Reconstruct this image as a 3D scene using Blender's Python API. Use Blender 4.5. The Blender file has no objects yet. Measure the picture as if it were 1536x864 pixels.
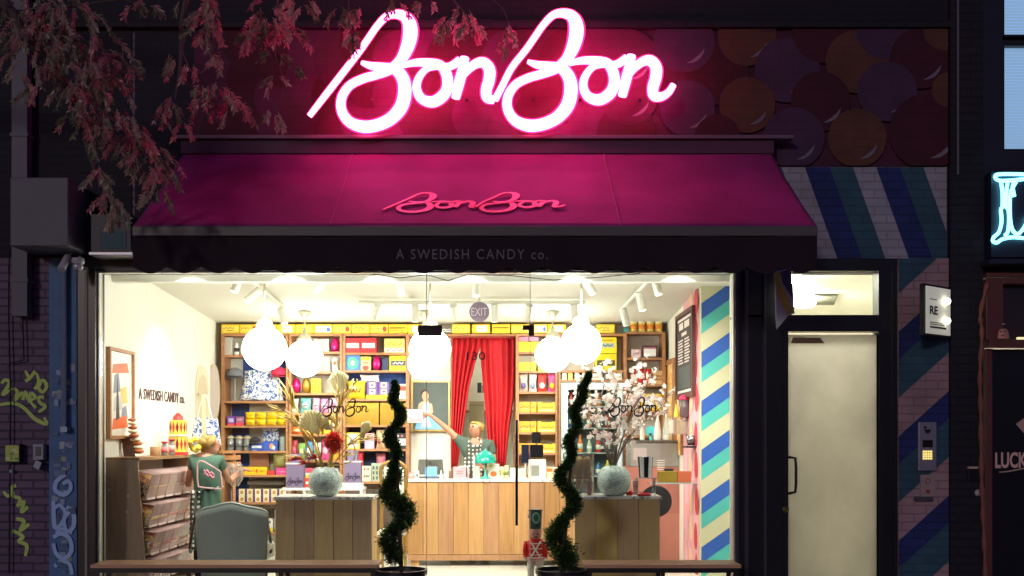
import bpy, bmesh, math, random
from mathutils import Vector, Matrix
R = math.radians
rnd = random.Random(11)
sc = bpy.context.scene
COL = sc.collection

# ------------------------------------------------------------------ camera, world, sun, exposure
F, CX, CY, CZ, CD = 1567.5, 760.0, 655.0, 1.52, 9.5      # focal (px), vanishing point (px), eye height, metres to the shop front
cam = bpy.data.objects.new('camera', bpy.data.cameras.new('camera'))
COL.objects.link(cam); sc.camera = cam
cam.location = (0, -CD, CZ); cam.rotation_euler = (R(90), 0, 0)
cam.data.sensor_width = 36; cam.data.lens = F / 1536 * 36
cam.data.shift_x = (768 - CX) / 1536; cam.data.shift_y = (CY - 432) / 1536
cam.data.clip_end = 400; cam.data.clip_start = 0.05
w = bpy.data.worlds.new("World"); sc.world = w; w.use_nodes = True
nt = w.node_tree
sky = nt.nodes.new('ShaderNodeTexSky'); sky.sky_type = 'NISHITA'; sky.sun_disc = False
SUN_EL, SUN_AZ = 30.0, 200.0
sky.sun_elevation = R(2.0); sky.sun_rotation = R(SUN_AZ)
tint = nt.nodes.new('ShaderNodeMix'); tint.data_type = 'RGBA'; tint.blend_type = 'MULTIPLY'
tint.inputs[0].default_value = 1.0; tint.inputs[7].default_value = (0.33, 0.38, 1.35, 1)
nt.links.new(sky.outputs[0], tint.inputs[6]); nt.links.new(tint.outputs[2], nt.nodes['Background'].inputs[0])
nt.nodes['Background'].inputs[1].default_value = 0.10
sun = bpy.data.objects.new('street_glow_sun', bpy.data.lights.new('street_glow_sun', 'SUN'))
COL.objects.link(sun); sun.data.energy = 0.36; sun.data.angle = R(6); sun.data.color = (1.0, 0.92, 0.9)
sun.rotation_euler = (R(90 - 13), 0, R(-24))
sc.view_settings.view_transform = 'Standard'; sc.view_settings.look = 'None'
sc.view_settings.exposure = 0.0; sc.view_settings.gamma = 1.0
cy = sc.cycles
cy.max_bounces = 8; cy.diffuse_bounces = 4; cy.glossy_bounces = 3; cy.transmission_bounces = 4; cy.transparent_max_bounces = 12
cy.use_denoising = True; cy.caustics_reflective = False; cy.caustics_refractive = False
cy.sample_clamp_indirect = 8.0

# ------------------------------------------------------------------ helpers
def S(Y): return F / (CD + Y)                       # pixels per metre at depth Y
def X(px, Y): return (px - CX) / S(Y)
def Z(py, Y): return CZ + (CY - py) / S(Y)
def P(px, py, Y): return Vector((X(px, Y), Y, Z(py, Y)))
def YX(px, x): return x * F / (px - CX) - CD         # depth at which the plane X=x is seen at px

def lin(h):
    h = h.lstrip('#'); c = [int(h[i:i+2], 16) / 255 for i in (0, 2, 4)]
    return tuple(((v / 12.92) if v <= .04045 else ((v + .055) / 1.055) ** 2.4) for v in c) + (1,)

MATS = {}
def nodes_of(m):
    m.use_nodes = True; return m.node_tree, m.node_tree.nodes['Principled BSDF']

def M(color, rough=.55, metal=0.0, var=.12, scale=9.0, bump=0.0, name=None, coat=0.0):
    """plain surface of one colour with a little uneven tone"""
    key = (color, rough, metal, var, scale, bump, coat)
    if key in MATS: return MATS[key]
    m = bpy.data.materials.new(name or 'surface_' + color.strip('#')); t, b = nodes_of(m)
    b.inputs['Roughness'].default_value = rough; b.inputs['Metallic'].default_value = metal
    b.inputs['Coat Weight'].default_value = coat
    c = lin(color)
    n = t.nodes.new('ShaderNodeTexNoise'); n.inputs['Scale'].default_value = scale; n.inputs['Detail'].default_value = 4
    tc = t.nodes.new('ShaderNodeTexCoord'); t.links.new(tc.outputs['Object'], n.inputs['Vector'])
    mx = t.nodes.new('ShaderNodeMix'); mx.data_type = 'RGBA'
    mx.inputs[6].default_value = tuple(v * (1 - var) for v in c[:3]) + (1,)
    mx.inputs[7].default_value = tuple(min(1, v * (1 + var)) for v in c[:3]) + (1,)
    t.links.new(n.outputs['Fac'], mx.inputs[0]); t.links.new(mx.outputs[2], b.inputs['Base Color'])
    if bump:
        bp = t.nodes.new('ShaderNodeBump'); bp.inputs['Strength'].default_value = bump; bp.inputs['Distance'].default_value = .01
        t.links.new(n.outputs['Fac'], bp.inputs['Height']); t.links.new(bp.outputs[0], b.inputs['Normal'])
    MATS[key] = m; return m

def emis(color, s, name):
    m = bpy.data.materials.new(name); t, b = nodes_of(m)
    c = lin(color) if isinstance(color, str) else tuple(color) + (1,)
    b.inputs['Base Color'].default_value = c
    b.inputs['Emission Color'].default_value = c; b.inputs['Emission Strength'].default_value = s
    return m

def clearmat(name, tint='#FFFFFF', gloss=1.0, rough=.02, body=0.0, bodycol='#FFFFFF'):
    m = bpy.data.materials.new(name); m.use_nodes = True; t = m.node_tree; t.nodes.clear()
    o = t.nodes.new('ShaderNodeOutputMaterial'); tr = t.nodes.new('ShaderNodeBsdfTransparent'); gl = t.nodes.new('ShaderNodeBsdfGlossy')
    tr.inputs[0].default_value = lin(tint); gl.inputs['Roughness'].default_value = rough
    fr = t.nodes.new('ShaderNodeFresnel'); fr.inputs[0].default_value = 1.25
    mu = t.nodes.new('ShaderNodeMath'); mu.operation = 'MULTIPLY'; mu.inputs[1].default_value = gloss
    mx = t.nodes.new('ShaderNodeMixShader')
    t.links.new(fr.outputs[0], mu.inputs[0]); t.links.new(mu.outputs[0], mx.inputs[0])
    t.links.new(tr.outputs[0], mx.inputs[1]); t.links.new(gl.outputs[0], mx.inputs[2])
    out = mx
    if body:
        d = t.nodes.new('ShaderNodeBsdfDiffuse'); d.inputs[0].default_value = lin(bodycol)
        m2 = t.nodes.new('ShaderNodeMixShader'); m2.inputs[0].default_value = body
        t.links.new(mx.outputs[0], m2.inputs[1]); t.links.new(d.outputs[0], m2.inputs[2]); out = m2
    t.links.new(out.outputs[0], o.inputs[0]); return m

def brick(name, c1, c2, mortar, rough=.8, bump=.5, mort=.01):
    """painted or bare brick on a wall facing the street"""
    m = bpy.data.materials.new(name); t, b = nodes_of(m); b.inputs['Roughness'].default_value = rough
    tc = t.nodes.new('ShaderNodeTexCoord'); sp = t.nodes.new('ShaderNodeSeparateXYZ'); cb = t.nodes.new('ShaderNodeCombineXYZ')
    ad = t.nodes.new('ShaderNodeMath'); ad.operation = 'ADD'
    t.links.new(tc.outputs['Object'], sp.inputs[0]); t.links.new(sp.outputs[0], ad.inputs[0]); t.links.new(sp.outputs[1], ad.inputs[1])
    t.links.new(ad.outputs[0], cb.inputs[0]); t.links.new(sp.outputs[2], cb.inputs[1])
    br = t.nodes.new('ShaderNodeTexBrick'); br.inputs['Scale'].default_value = 1.0
    br.inputs['Brick Width'].default_value = .22; br.inputs['Row Height'].default_value = .075
    br.inputs['Mortar Size'].default_value = mort; br.inputs['Mortar Smooth'].default_value = .3
    br.inputs['Color1'].default_value = lin(c1); br.inputs['Color2'].default_value = lin(c2); br.inputs['Mortar'].default_value = lin(mortar)
    t.links.new(cb.outputs[0], br.inputs['Vector'])
    n = t.nodes.new('ShaderNodeTexNoise'); n.inputs['Scale'].default_value = 3.5; n.inputs['Detail'].default_value = 8
    t.links.new(tc.outputs['Object'], n.inputs['Vector'])
    mp = t.nodes.new('ShaderNodeMapRange'); mp.inputs[3].default_value = .55; mp.inputs[4].default_value = 1.35
    t.links.new(n.outputs['Fac'], mp.inputs[0])
    mx = t.nodes.new('ShaderNodeMix'); mx.data_type = 'RGBA'; mx.blend_type = 'MULTIPLY'; mx.inputs[0].default_value = 1
    t.links.new(br.outputs['Color'], mx.inputs[6]); t.links.new(mp.outputs[0], mx.inputs[7])
    t.links.new(mx.outputs[2], b.inputs['Base Color'])
    inv = t.nodes.new('ShaderNodeMath'); inv.operation = 'SUBTRACT'; inv.inputs[0].default_value = 1.0
    t.links.new(br.outputs['Fac'], inv.inputs[1])
    bp = t.nodes.new('ShaderNodeBump'); bp.inputs['Strength'].default_value = bump; bp.inputs['Distance'].default_value = .012
    a2 = t.nodes.new('ShaderNodeMath'); a2.operation = 'MULTIPLY_ADD'; a2.inputs[1].default_value = .25
    t.links.new(n.outputs['Fac'], a2.inputs[0]); t.links.new(inv.outputs[0], a2.inputs[2])
    t.links.new(a2.outputs[0], bp.inputs['Height']); t.links.new(bp.outputs[0], b.inputs['Normal'])
    return m

def wood(name, c1, c2, rough=.45, axis='Z', scale=1.0):
    m = bpy.data.materials.new(name); t, b = nodes_of(m); b.inputs['Roughness'].default_value = rough
    tc = t.nodes.new('ShaderNodeTexCoord'); mp = t.nodes.new('ShaderNodeMapping')
    s = {'Z': (14, 14, 1.1), 'X': (1.1, 14, 14), 'Y': (14, 1.1, 14)}[axis]
    mp.inputs['Scale'].default_value = tuple(v * scale for v in s)
    n = t.nodes.new('ShaderNodeTexNoise'); n.inputs['Scale'].default_value = 2.2; n.inputs['Detail'].default_value = 7; n.inputs['Distortion'].default_value = .6
    t.links.new(tc.outputs['Object'], mp.inputs[0]); t.links.new(mp.outputs[0], n.inputs['Vector'])
    r = t.nodes.new('ShaderNodeValToRGB'); r.color_ramp.elements[0].color = lin(c1); r.color_ramp.elements[1].color = lin(c2)
    r.color_ramp.elements[0].position = .32; r.color_ramp.elements[1].position = .68
    oi = t.nodes.new('ShaderNodeObjectInfo'); 
    t.links.new(n.outputs['Fac'], r.inputs[0]); t.links.new(r.outputs[0], b.inputs['Base Color'])
    return m

def blotch(name, base, ink, scale=40, thr=.52, rough=.7, dist=2.0):
    """printed cloth: ink blotches on a base colour"""
    m = bpy.data.materials.new(name); t, b = nodes_of(m); b.inputs['Roughness'].default_value = rough
    tc = t.nodes.new('ShaderNodeTexCoord'); n = t.nodes.new('ShaderNodeTexNoise')
    n.inputs['Scale'].default_value = scale; n.inputs['Detail'].default_value = 1.5; n.inputs['Distortion'].default_value = dist
    t.links.new(tc.outputs['Object'], n.inputs['Vector'])
    r = t.nodes.new('ShaderNodeValToRGB'); r.color_ramp.interpolation = 'CONSTANT'
    r.color_ramp.elements[0].color = lin(base); r.color_ramp.elements[1].color = lin(ink); r.color_ramp.elements[1].position = thr
    t.links.new(n.outputs['Fac'], r.inputs[0]); t.links.new(r.outputs[0], b.inputs['Base Color']); return m

def dots(name, base, dot, pitch=.045, rad=.36):
    m = bpy.data.materials.new(name); t, b = nodes_of(m); b.inputs['Roughness'].default_value = .8
    tc = t.nodes.new('ShaderNodeTexCoord'); mp = t.nodes.new('ShaderNodeMapping'); mp.inputs['Scale'].default_value = (1/pitch, 0, 1/pitch)
    t.links.new(tc.outputs['Object'], mp.inputs[0])
    v = t.nodes.new('ShaderNodeTexVoronoi'); v.inputs['Scale'].default_value = 1.0; v.inputs['Randomness'].default_value = .25
    t.links.new(mp.outputs[0], v.inputs['Vector'])
    r = t.nodes.new('ShaderNodeValToRGB'); r.color_ramp.interpolation = 'CONSTANT'
    r.color_ramp.elements[0].color = lin(dot); r.color_ramp.elements[1].color = lin(base); r.color_ramp.elements[1].position = rad
    t.links.new(v.outputs['Distance'], r.inputs[0]); t.links.new(r.outputs[0], b.inputs['Base Color']); return m

ORG = {}
def tag(o, label=None, cat=None, group=None, kind=None):
    if label: o['label'] = label
    if cat: o['category'] = cat
    if group: o['group'] = group
    if kind: o['kind'] = kind
    return o
def thing(name, label, cat, org, group=None, kind=None):
    o = bpy.data.objects.new(name, None); COL.objects.link(o); o.location = org; o.empty_display_size = .1
    ORG[o.name] = Vector(org); return tag(o, label, cat, group, kind)

class MB:
    def __init__(s): s.v = []; s.f = []; s.m = []
    def add(s, vs, fs, mi=0):
        k = len(s.v); s.v += [Vector(p) for p in vs]; s.f += [tuple(i + k for i in f) for f in fs]; s.m += [mi] * len(fs); return s
    def box(s, x0, x1, y0, y1, z0, z1, mi=0):
        vs = [(x, y, z) for z in (z0, z1) for y in (y0, y1) for x in (x0, x1)]
        return s.add(vs, [(0,2,3,1), (4,5,7,6), (0,1,5,4), (2,6,7,3), (0,4,6,2), (1,3,7,5)], mi)
    def hexa(s, bot, top, mi=0):
        return s.add(list(bot) + list(top), [(3,2,1,0), (4,5,6,7), (0,1,5,4), (1,2,6,5), (2,3,7,6), (3,0,4,7)], mi)
    def pbox(s, px0, px1, py0, py1, Y, dep, mi=0):
        """box whose front face fills the given pixels at depth Y"""
        return s.box(X(px0, Y), X(px1, Y), Y, Y + dep, Z(py1, Y), Z(py0, Y), mi)
    def poly(s, pts, y, mi=0, t=0.0):
        """flat polygon on the plane Y=y facing the street, with thickness t backwards; pts (x, z)"""
        a = sum(pts[i][0]*pts[(i+1) % len(pts)][1] - pts[(i+1) % len(pts)][0]*pts[i][1] for i in range(len(pts)))
        if a > 0: pts = pts[::-1]
        n = len(pts); pts = pts[::-1]
        if t <= 0: return s.add([(p[0], y, p[1]) for p in pts], [tuple(range(n))], mi)
        vs = [(p[0], y, p[1]) for p in pts] + [(p[0], y + t, p[1]) for p in pts]
        fs = [tuple(range(n)), tuple(range(2*n-1, n-1, -1))] + [(i, i+n, (i+1) % n + n, (i+1) % n) for i in range(n)]
        return s.add(vs, fs, mi)
    def ell(s, cx, cz, rx, rz, y, mi=0, t=0.0, n=20, a0=0):
        return s.poly([(cx + rx*math.cos(a0 + 2*math.pi*i/n), cz + rz*math.sin(a0 + 2*math.pi*i/n)) for i in range(n)], y, mi, t)
    def tube(s, pts, rad, n=8, mi=0, caps=True, flat=1.0):
        pts = [Vector(p) for p in pts]
        if not hasattr(rad, '__len__'): rad = [rad] * len(pts)
        k = len(s.v); up = Vector((0, 0, 1)); prev = None
        for i, p in enumerate(pts):
            d = (pts[min(i+1, len(pts)-1)] - pts[max(i-1, 0)]).normalized()
            if prev is None:
                a = d.cross(up); a = a if a.length > .1 else d.cross(Vector((1, 0, 0)))
            else: a = prev - d * prev.dot(d)
            a.normalize(); prev = a; b = d.cross(a).normalized()
            for j in range(n):
                th = 2 * math.pi * j / n
                s.v.append(p + (a * math.cos(th) + b * math.sin(th) * flat) * rad[i])
        for i in range(len(pts) - 1):
            for j in range(n):
                j2 = (j + 1) % n
                s.f.append((k+i*n+j, k+i*n+j2, k+(i+1)*n+j2, k+(i+1)*n+j)); s.m.append(mi)
        if caps:
            s.f.append(tuple(k + j for j in range(n))[::-1]); s.m.append(mi)
            e = k + (len(pts) - 1) * n; s.f.append(tuple(e + j for j in range(n))); s.m.append(mi)
        return s
    def lathe(s, prof, c, n=20, mi=0, ax='Z', sx=1.0, sy=1.0):
        """prof: (radius, height) pairs"""
        k = len(s.v); c = Vector(c)
        for r, h in prof:
            for j in range(n):
                th = 2 * math.pi * j / n; a, b = r * math.cos(th) * sx, r * math.sin(th) * sy
                s.v.append(c + (Vector((a, b, h)) if ax == 'Z' else Vector((a, h, b)) if ax == 'Y' else Vector((h, a, b))))
        for i in range(len(prof) - 1):
            for j in range(n):
                j2 = (j + 1) % n; s.f.append((k+i*n+j, k+i*n+j2, k+(i+1)*n+j2, k+(i+1)*n+j)); s.m.append(mi)
        s.f.append(tuple(k + j for j in range(n))[::-1]); s.m.append(mi)
        e = k + (len(prof) - 1) * n; s.f.append(tuple(e + j for j in range(n))); s.m.append(mi)
        return s
    def ball(s, c, r, n=16, mi=0, sz=1.0, sx=1.0, sy=1.0):
        m = max(5, n // 2)
        return s.lathe([(r * math.sin(math.pi * (i + .02) / (m + .04)), -r * sz * math.cos(math.pi * i / m)) for i in range(m + 1)], c, n, mi, 'Z', sx, sy)
    def quadpatch(s, fn, nu, nv, mi=0, t=0.0):
        k = len(s.v)
        for i in range(nu + 1):
            for j in range(nv + 1): s.v.append(Vector(fn(i / nu, j / nv)))
        for i in range(nu):
            for j in range(nv):
                a = k + i * (nv + 1) + j
                s.f.append((a, a + 1, a + nv + 2, a + nv + 1)); s.m.append(mi)
        return s
    def build(s, name, mats, parent=None, smooth=False, bevel=0.0, label=None, cat=None, group=None, kind=None, org=None, solid=0.0, wtd=False):
        if not isinstance(mats, (list, tuple)): mats = [mats]
        if parent is not None: og = ORG[parent.name]
        elif org is not None: og = Vector(org)
        else:
            xs = [p.x for p in s.v]; ys = [p.y for p in s.v]; zs = [p.z for p in s.v]
            og = Vector(((min(xs)+max(xs))/2, (min(ys)+max(ys))/2, min(zs)))
        me = bpy.data.meshes.new(name); me.from_pydata([tuple(p - og) for p in s.v], [], s.f)
        for m in mats: me.materials.append(m)
        me.polygons.foreach_set('material_index', s.m)
        if smooth: me.polygons.foreach_set('use_smooth', [True] * len(s.f))
        me.update()
        o = bpy.data.objects.new(name, me); COL.objects.link(o)
        if parent is not None: o.parent = parent
        else: o.location = og
        ORG[o.name] = og
        if solid:
            q = o.modifiers.new('thickness', 'SOLIDIFY'); q.thickness = solid; q.offset = 0
        if bevel:
            q = o.modifiers.new('soft_edge', 'BEVEL'); q.width = bevel; q.segments = 2; q.limit_method = 'ANGLE'
        return tag(o, label, cat, group, kind)

def text_mb(txt, h, fn, mats_i=0, th=.004, bold=0.0, space=1.0, mb=None, align='CENTER', wid=None):
    """lettering: fn maps (u, v) metres on the surface and w off it to a world point"""
    cu = bpy.data.curves.new('lettering', 'FONT'); cu.body = txt; cu.align_x = align; cu.size = 1.0; cu.offset = bold
    cu.space_character = space; cu.resolution_u = 3
    o = bpy.data.objects.new('lettering', cu); COL.objects.link(o)
    dg = bpy.context.evaluated_depsgraph_get(); me = bpy.data.meshes.new_from_object(o.evaluated_get(dg))
    vs = [v.co.copy() for v in me.vertices]; fs = [tuple(p.vertices) for p in me.polygons]
    bpy.data.objects.remove(o); bpy.data.curves.remove(cu); bpy.data.meshes.remove(me)
    x0 = min(v.x for v in vs); x1 = max(v.x for v in vs); z0 = min(v.y for v in vs); z1 = max(v.y for v in vs)
    k = h / (z1 - z0); kx = k if wid is None else wid / (x1 - x0); cxx = (x0 + x1) / 2; czz = (z0 + z1) / 2
    mb = mb or MB(); b = len(mb.v)
    for v in vs: mb.v.append(Vector(fn((v.x - cxx) * kx, (v.y - czz) * k, th)))
    for f in fs: mb.f.append(tuple(i + b for i in f)); mb.m.append(mats_i)
    # sides: outline edges drop back to the surface
    from collections import Counter
    ec = Counter(); ed = {}
    for f in fs:
        for i in range(len(f)):
            a, c = f[i], f[(i+1) % len(f)]; ec[tuple(sorted((a, c)))] += 1; ed[tuple(sorted((a, c)))] = (a, c)
    low = {}
    for e, n in ec.items():
        if n == 1:
            a, c = ed[e]
            for q in (a, c):
                if q not in low: low[q] = len(mb.v); mb.v.append(Vector(fn((vs[q].x - cxx) * kx, (vs[q].y - czz) * k, 0)))
            mb.f.append((a + b, low[a], low[c], c + b)); mb.m.append(mats_i)
    return mb

def catmull(pts, n=6):
    out = []
    for i in range(len(pts) - 1):
        p0, p1, p2, p3 = pts[max(i-1, 0)], pts[i], pts[i+1], pts[min(i+2, len(pts)-1)]
        for k in range(n):
            t = k / n
            out.append(tuple(.5 * ((2*b) + (-a+c)*t + (2*a-5*b+4*c-d)*t*t + (-a+3*b-3*c+d)*t**3) for a, b, c, d in zip(p0, p1, p2, p3)))
    out.append(tuple(pts[-1])); return out

# hand-lettered shop name: centre line and width of each stroke (u right, v down)
B1 = [(262,235,16),(300,248,30),(350,254,36),(395,264,44),(422,300,50),(428,350,54),(414,405,54),(375,450,50),(320,476,48),(265,481,48),(215,462,42),(186,420,38),(186,370,36),(215,325,34),(265,298,34),(320,282,34),(370,262,38),(410,228,42),(436,180,52),(449,128,58),(446,85,54),(425,57,42),(388,49,32),(355,60,28),(320,97,26),(290,140,26),(255,190,26),(200,262,26),(130,352,26),(62,440,22)]
O1 = [(418,248,18),(465,236,28),(520,236,34),(565,246,38),(588,280,42),(592,325,44),(575,362,46),(535,386,44),(493,374,38),(474,338,34),(480,298,30),(508,262,26),(545,250,26),(600,250,30),(640,226,34)]
N1 = [(658,216,36),(650,262,40),(636,315,42),(623,372,34)]
H1 = [(628,322,20),(662,272,30),(700,240,36),(732,236,42),(753,262,46),(752,300,46),(741,340,44),(745,370,40),(772,380,30)]
def sh(st, dx, dy): return [(a + dx, b + dy, c) for a, b, c in st]
B2 = sh(B1[:-2], 638, -4)[:-1] + [(838,256,26),(800,330,26),(774,378,28)]
H2 = sh(H1[:-1], 640, -8) + [(1412,366,34),(1440,350,28),(1460,320,24)]
STROKES = [B1, O1, N1, H1, B2, sh(O1, 640, -8), sh(N1, 640, -8), H2]

def ribbon(mb, stroke, fn, mi=0, th=.004, wf=1.0, lift=.0006, n=5, k0=0):
    c = catmull(stroke, n); L = []; 
    for i, p in enumerate(c):
        a = c[max(i-1, 0)]; b = c[min(i+1, len(c)-1)]; d = Vector((b[0]-a[0], b[1]-a[1], 0)).normalized(); nn = Vector((-d.y, d.x, 0))
        L.append((p[0] + nn.x*p[2]/2*wf, p[1] + nn.y*p[2]/2*wf, p[0] - nn.x*p[2]/2*wf, p[1] - nn.y*p[2]/2*wf, th + (k0 + i) * lift / 10))
    k = len(mb.v)
    for a, b, c2, d, t in L:
        mb.v += [Vector(fn(a, b, t)), Vector(fn(c2, d, t)), Vector(fn(a, b, 0)), Vector(fn(c2, d, 0))]
    for i in range(len(L) - 1):
        q = k + i * 4
        for f in ((q, q+1, q+5, q+4), (q, q+4, q+6, q+2), (q+1, q+3, q+7, q+5)): mb.f.append(f); mb.m.append(mi)
    e = k + (len(L)-1)*4
    mb.f += [(k, k+2, k+3, k+1), (e, e+1, e+3, e+2)]; mb.m += [mi, mi]
def logo(fn, th=.004, wf=1.0, lift=.0006):
    mb = MB(); k = 0
    for st in STROKES: ribbon(mb, st, fn, 0, th, wf, lift, 5, k); k += 8
    return mb

def clip(poly, x0, x1, z0, z1):
    def cut(ps, inside, inter):
        out = []
        for i in range(len(ps)):
            a, b = ps[i-1], ps[i]
            if inside(b):
                if not inside(a): out.append(inter(a, b))
                out.append(b)
            elif inside(a): out.append(inter(a, b))
        return out
    def ix(v): return lambda a, b: (v, a[1] + (b[1]-a[1]) * (v-a[0]) / (b[0]-a[0]))
    def iz(v): return lambda a, b: (a[0] + (b[0]-a[0]) * (v-a[1]) / (b[1]-a[1]), v)
    for ins, it in ((lambda p: p[0] >= x0, ix(x0)), (lambda p: p[0] <= x1, ix(x1)), (lambda p: p[1] >= z0, iz(z0)), (lambda p: p[1] <= z1, iz(z1))):
        if not poly: return []
        poly = cut(poly, ins, it)
    return poly

def skinned(nodes, edges, name, mats, parent, sub=2, fmat=None, root=0):
    """one continuous surface grown over a skeleton of joints (x, y, z, radius)"""
    og = ORG[parent.name]; me = bpy.data.meshes.new(name)
    me.from_pydata([tuple(Vector(p[:3]) - og) for p in nodes], edges, [])
    o = bpy.data.objects.new(name, me); COL.objects.link(o)
    o.modifiers.new('skin', 'SKIN')
    for i, p in enumerate(nodes):
        sv = me.skin_vertices[0].data[i]; r = p[3]; sv.radius = r if isinstance(r, tuple) else (r, r); sv.use_root = (i == root)
    q = o.modifiers.new('sub', 'SUBSURF'); q.levels = sub; q.render_levels = sub
    dg = bpy.context.evaluated_depsgraph_get(); m2 = bpy.data.meshes.new_from_object(o.evaluated_get(dg))
    bpy.data.objects.remove(o); bpy.data.meshes.remove(me); m2.name = name
    m2.materials.clear()
    for m in (mats if isinstance(mats, (list, tuple)) else [mats]): m2.materials.append(m)
    for p in m2.polygons:
        p.use_smooth = True; p.material_index = fmat(p.center + og) if fmat else 0
    o = bpy.data.objects.new(name, m2); COL.objects.link(o); o.parent = parent; ORG[o.name] = og
    return o

ORD = ['first', 'second', 'third', 'fourth', 'fifth', 'sixth', 'seventh', 'eighth', 'ninth', 'tenth', 'eleventh', 'twelfth']

def leafmat(col, nm):
    m = bpy.data.materials.new(nm); t, pb = nodes_of(m); pb.inputs['Base Color'].default_value = lin(col); pb.inputs['Roughness'].default_value = .35
    tl = t.nodes.new('ShaderNodeBsdfTranslucent'); tl.inputs[0].default_value = lin(col); ms = t.nodes.new('ShaderNodeMixShader'); ms.inputs[0].default_value = .45
    t.links.new(pb.outputs[0], ms.inputs[1]); t.links.new(tl.outputs[0], ms.inputs[2]); t.links.new(ms.outputs[0], t.nodes['Material Output'].inputs[0]); return m

def candymix(name, cols, scale=55):
    """loose sweets: rounded cells, each its own colour"""
    m = bpy.data.materials.new(name); t, pb = nodes_of(m); pb.inputs['Roughness'].default_value = .35
    tc = t.nodes.new('ShaderNodeTexCoord'); v = t.nodes.new('ShaderNodeTexVoronoi'); v.inputs['Scale'].default_value = scale
    t.links.new(tc.outputs['Object'], v.inputs['Vector']); sp = t.nodes.new('ShaderNodeSeparateColor'); t.links.new(v.outputs['Color'], sp.inputs[0])
    r = t.nodes.new('ShaderNodeValToRGB'); r.color_ramp.interpolation = 'CONSTANT'
    for i, q in enumerate(cols):
        e = r.color_ramp.elements[i] if i < 2 else r.color_ramp.elements.new(i / len(cols)); e.position = i / len(cols); e.color = lin(q)
    t.links.new(sp.outputs[0], r.inputs[0]); t.links.new(r.outputs[0], pb.inputs['Base Color'])
    bp = t.nodes.new('ShaderNodeBump'); bp.inputs['Strength'].default_value = .8; bp.inputs['Distance'].default_value = .01; bp.invert = True
    t.links.new(v.outputs['Distance'], bp.inputs['Height']); t.links.new(bp.outputs[0], pb.inputs['Normal']); return m

# ------------------------------------------------------------------ materials
m_brick_up = brick('dimmed_painted_brick', '#1E1828', '#1B1624', '#171320', bump=.2)  # dark paint, darkened further to stand in for the weaker light upstairs
m_brick_left = brick('plum_brick', '#6A5070', '#5C4464', '#382C42', rough=.6)
m_brick_dark = brick('charcoal_brick', '#211E29', '#1D1A24', '#15131C')
m_black = M('#121016', .45); m_dark = M('#1E1B24', .5); m_frame = M('#17151C', .35)
m_alu = M('#D9D6C6', .4, var=.05); m_greyframe = M('#6A6872', .35, .3)
m_cream = M('#ECE9DC', .8, var=.03, scale=2); m_ceil = M('#DCDACD', .85, var=.02, scale=2)
m_white = M('#ECEBE6', .45, var=.04); m_plastic = M('#E8E6DC', .3, var=.03)
m_glass = clearmat('window_glass', '#F6FAF8', .55); m_acryl = clearmat('clear_acrylic', '#F4F6F4', .9, .04, .08)
m_shelfw = wood('shelf_wood', '#9C6A44', '#B98256', .5, 'X'); m_counterw = wood('counter_oak', '#8A5F38', '#A87848', .5, 'Z')
m_counterw2 = wood('counter_oak_pale', '#94683F', '#B28453', .5, 'Z')
m_marble = blotch('marble', '#E9E6DE', '#A9A69E', 9, .6, .25, 3)
m_tile = M('#DDDCD0', .3, var=.05, scale=3)

# ------------------------------------------------------------------ ground
MB().box(-120, 120, -120, 120, -1.0, -.16).build('ground', M('#3A3A3D', .9), kind='structure')
MB().box(-100, 100, -12.5, -4.2, -.155, -.13).build('road', M('#3B3B3E', .85, var=.2, scale=30, bump=.3), kind='structure')
MB().box(-100, 100, -4.2, -4.05, -.155, .0).build('kerb', M('#7E7C78', .8, bump=.2), kind='structure')
sw = MB()
for i in range(-16, 17):
    for j in range(3): sw.box(i*1.35, i*1.35 + 1.342, -4.045 + j*1.35, -4.045 + j*1.35 + 1.342, -.15, -.002)
sw.build('sidewalk', M('#A8A5A0', .85, var=.15, scale=14, bump=.2), kind='structure', bevel=.004)

# ------------------------------------------------------------------ the candy shop building
shop = thing('candy_shop', 'dark painted brick shopfront with a bright glass front, round-candy mural and a lit doorway', 'shop', (-.8, .1, 0))
WX0, WX1 = X(148, 0), X(1101, 0); ZH = 3.02
Yw = -.05
b = MB()
b.box(-9.5, X(1421, Yw), Yw, .22, 3.13, 8.2)
b.box(-9.5, X(76, Yw), Yw, .22, 0, 3.13)
b.build('brick_wall', [m_brick_left], shop)
bu = MB(); bu.box(-9.0, X(1421, Yw), Yw - .012, Yw - .004, 5.2, 8.2); bu.box(X(203, Yw), X(292, Yw), Yw - .012, Yw - .004, 3.3, 5.2); bu.box(-9.0, X(198, Yw), Yw - .012, Yw - .004, 3.14, 5.2)
bu.build('upper_brick_face', [m_brick_up], shop)
# corbel of bricks and coping lines above the mural
b = MB(); b.box(X(20, Yw), X(1421, Yw), Yw - .07, Yw - .012, 5.2, 5.26); b.box(X(250, Yw), X(1421, Yw), Yw - .05, Yw - .012, 5.5, 5.56)
b.build('string_course', [m_brick_dark], shop)
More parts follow.
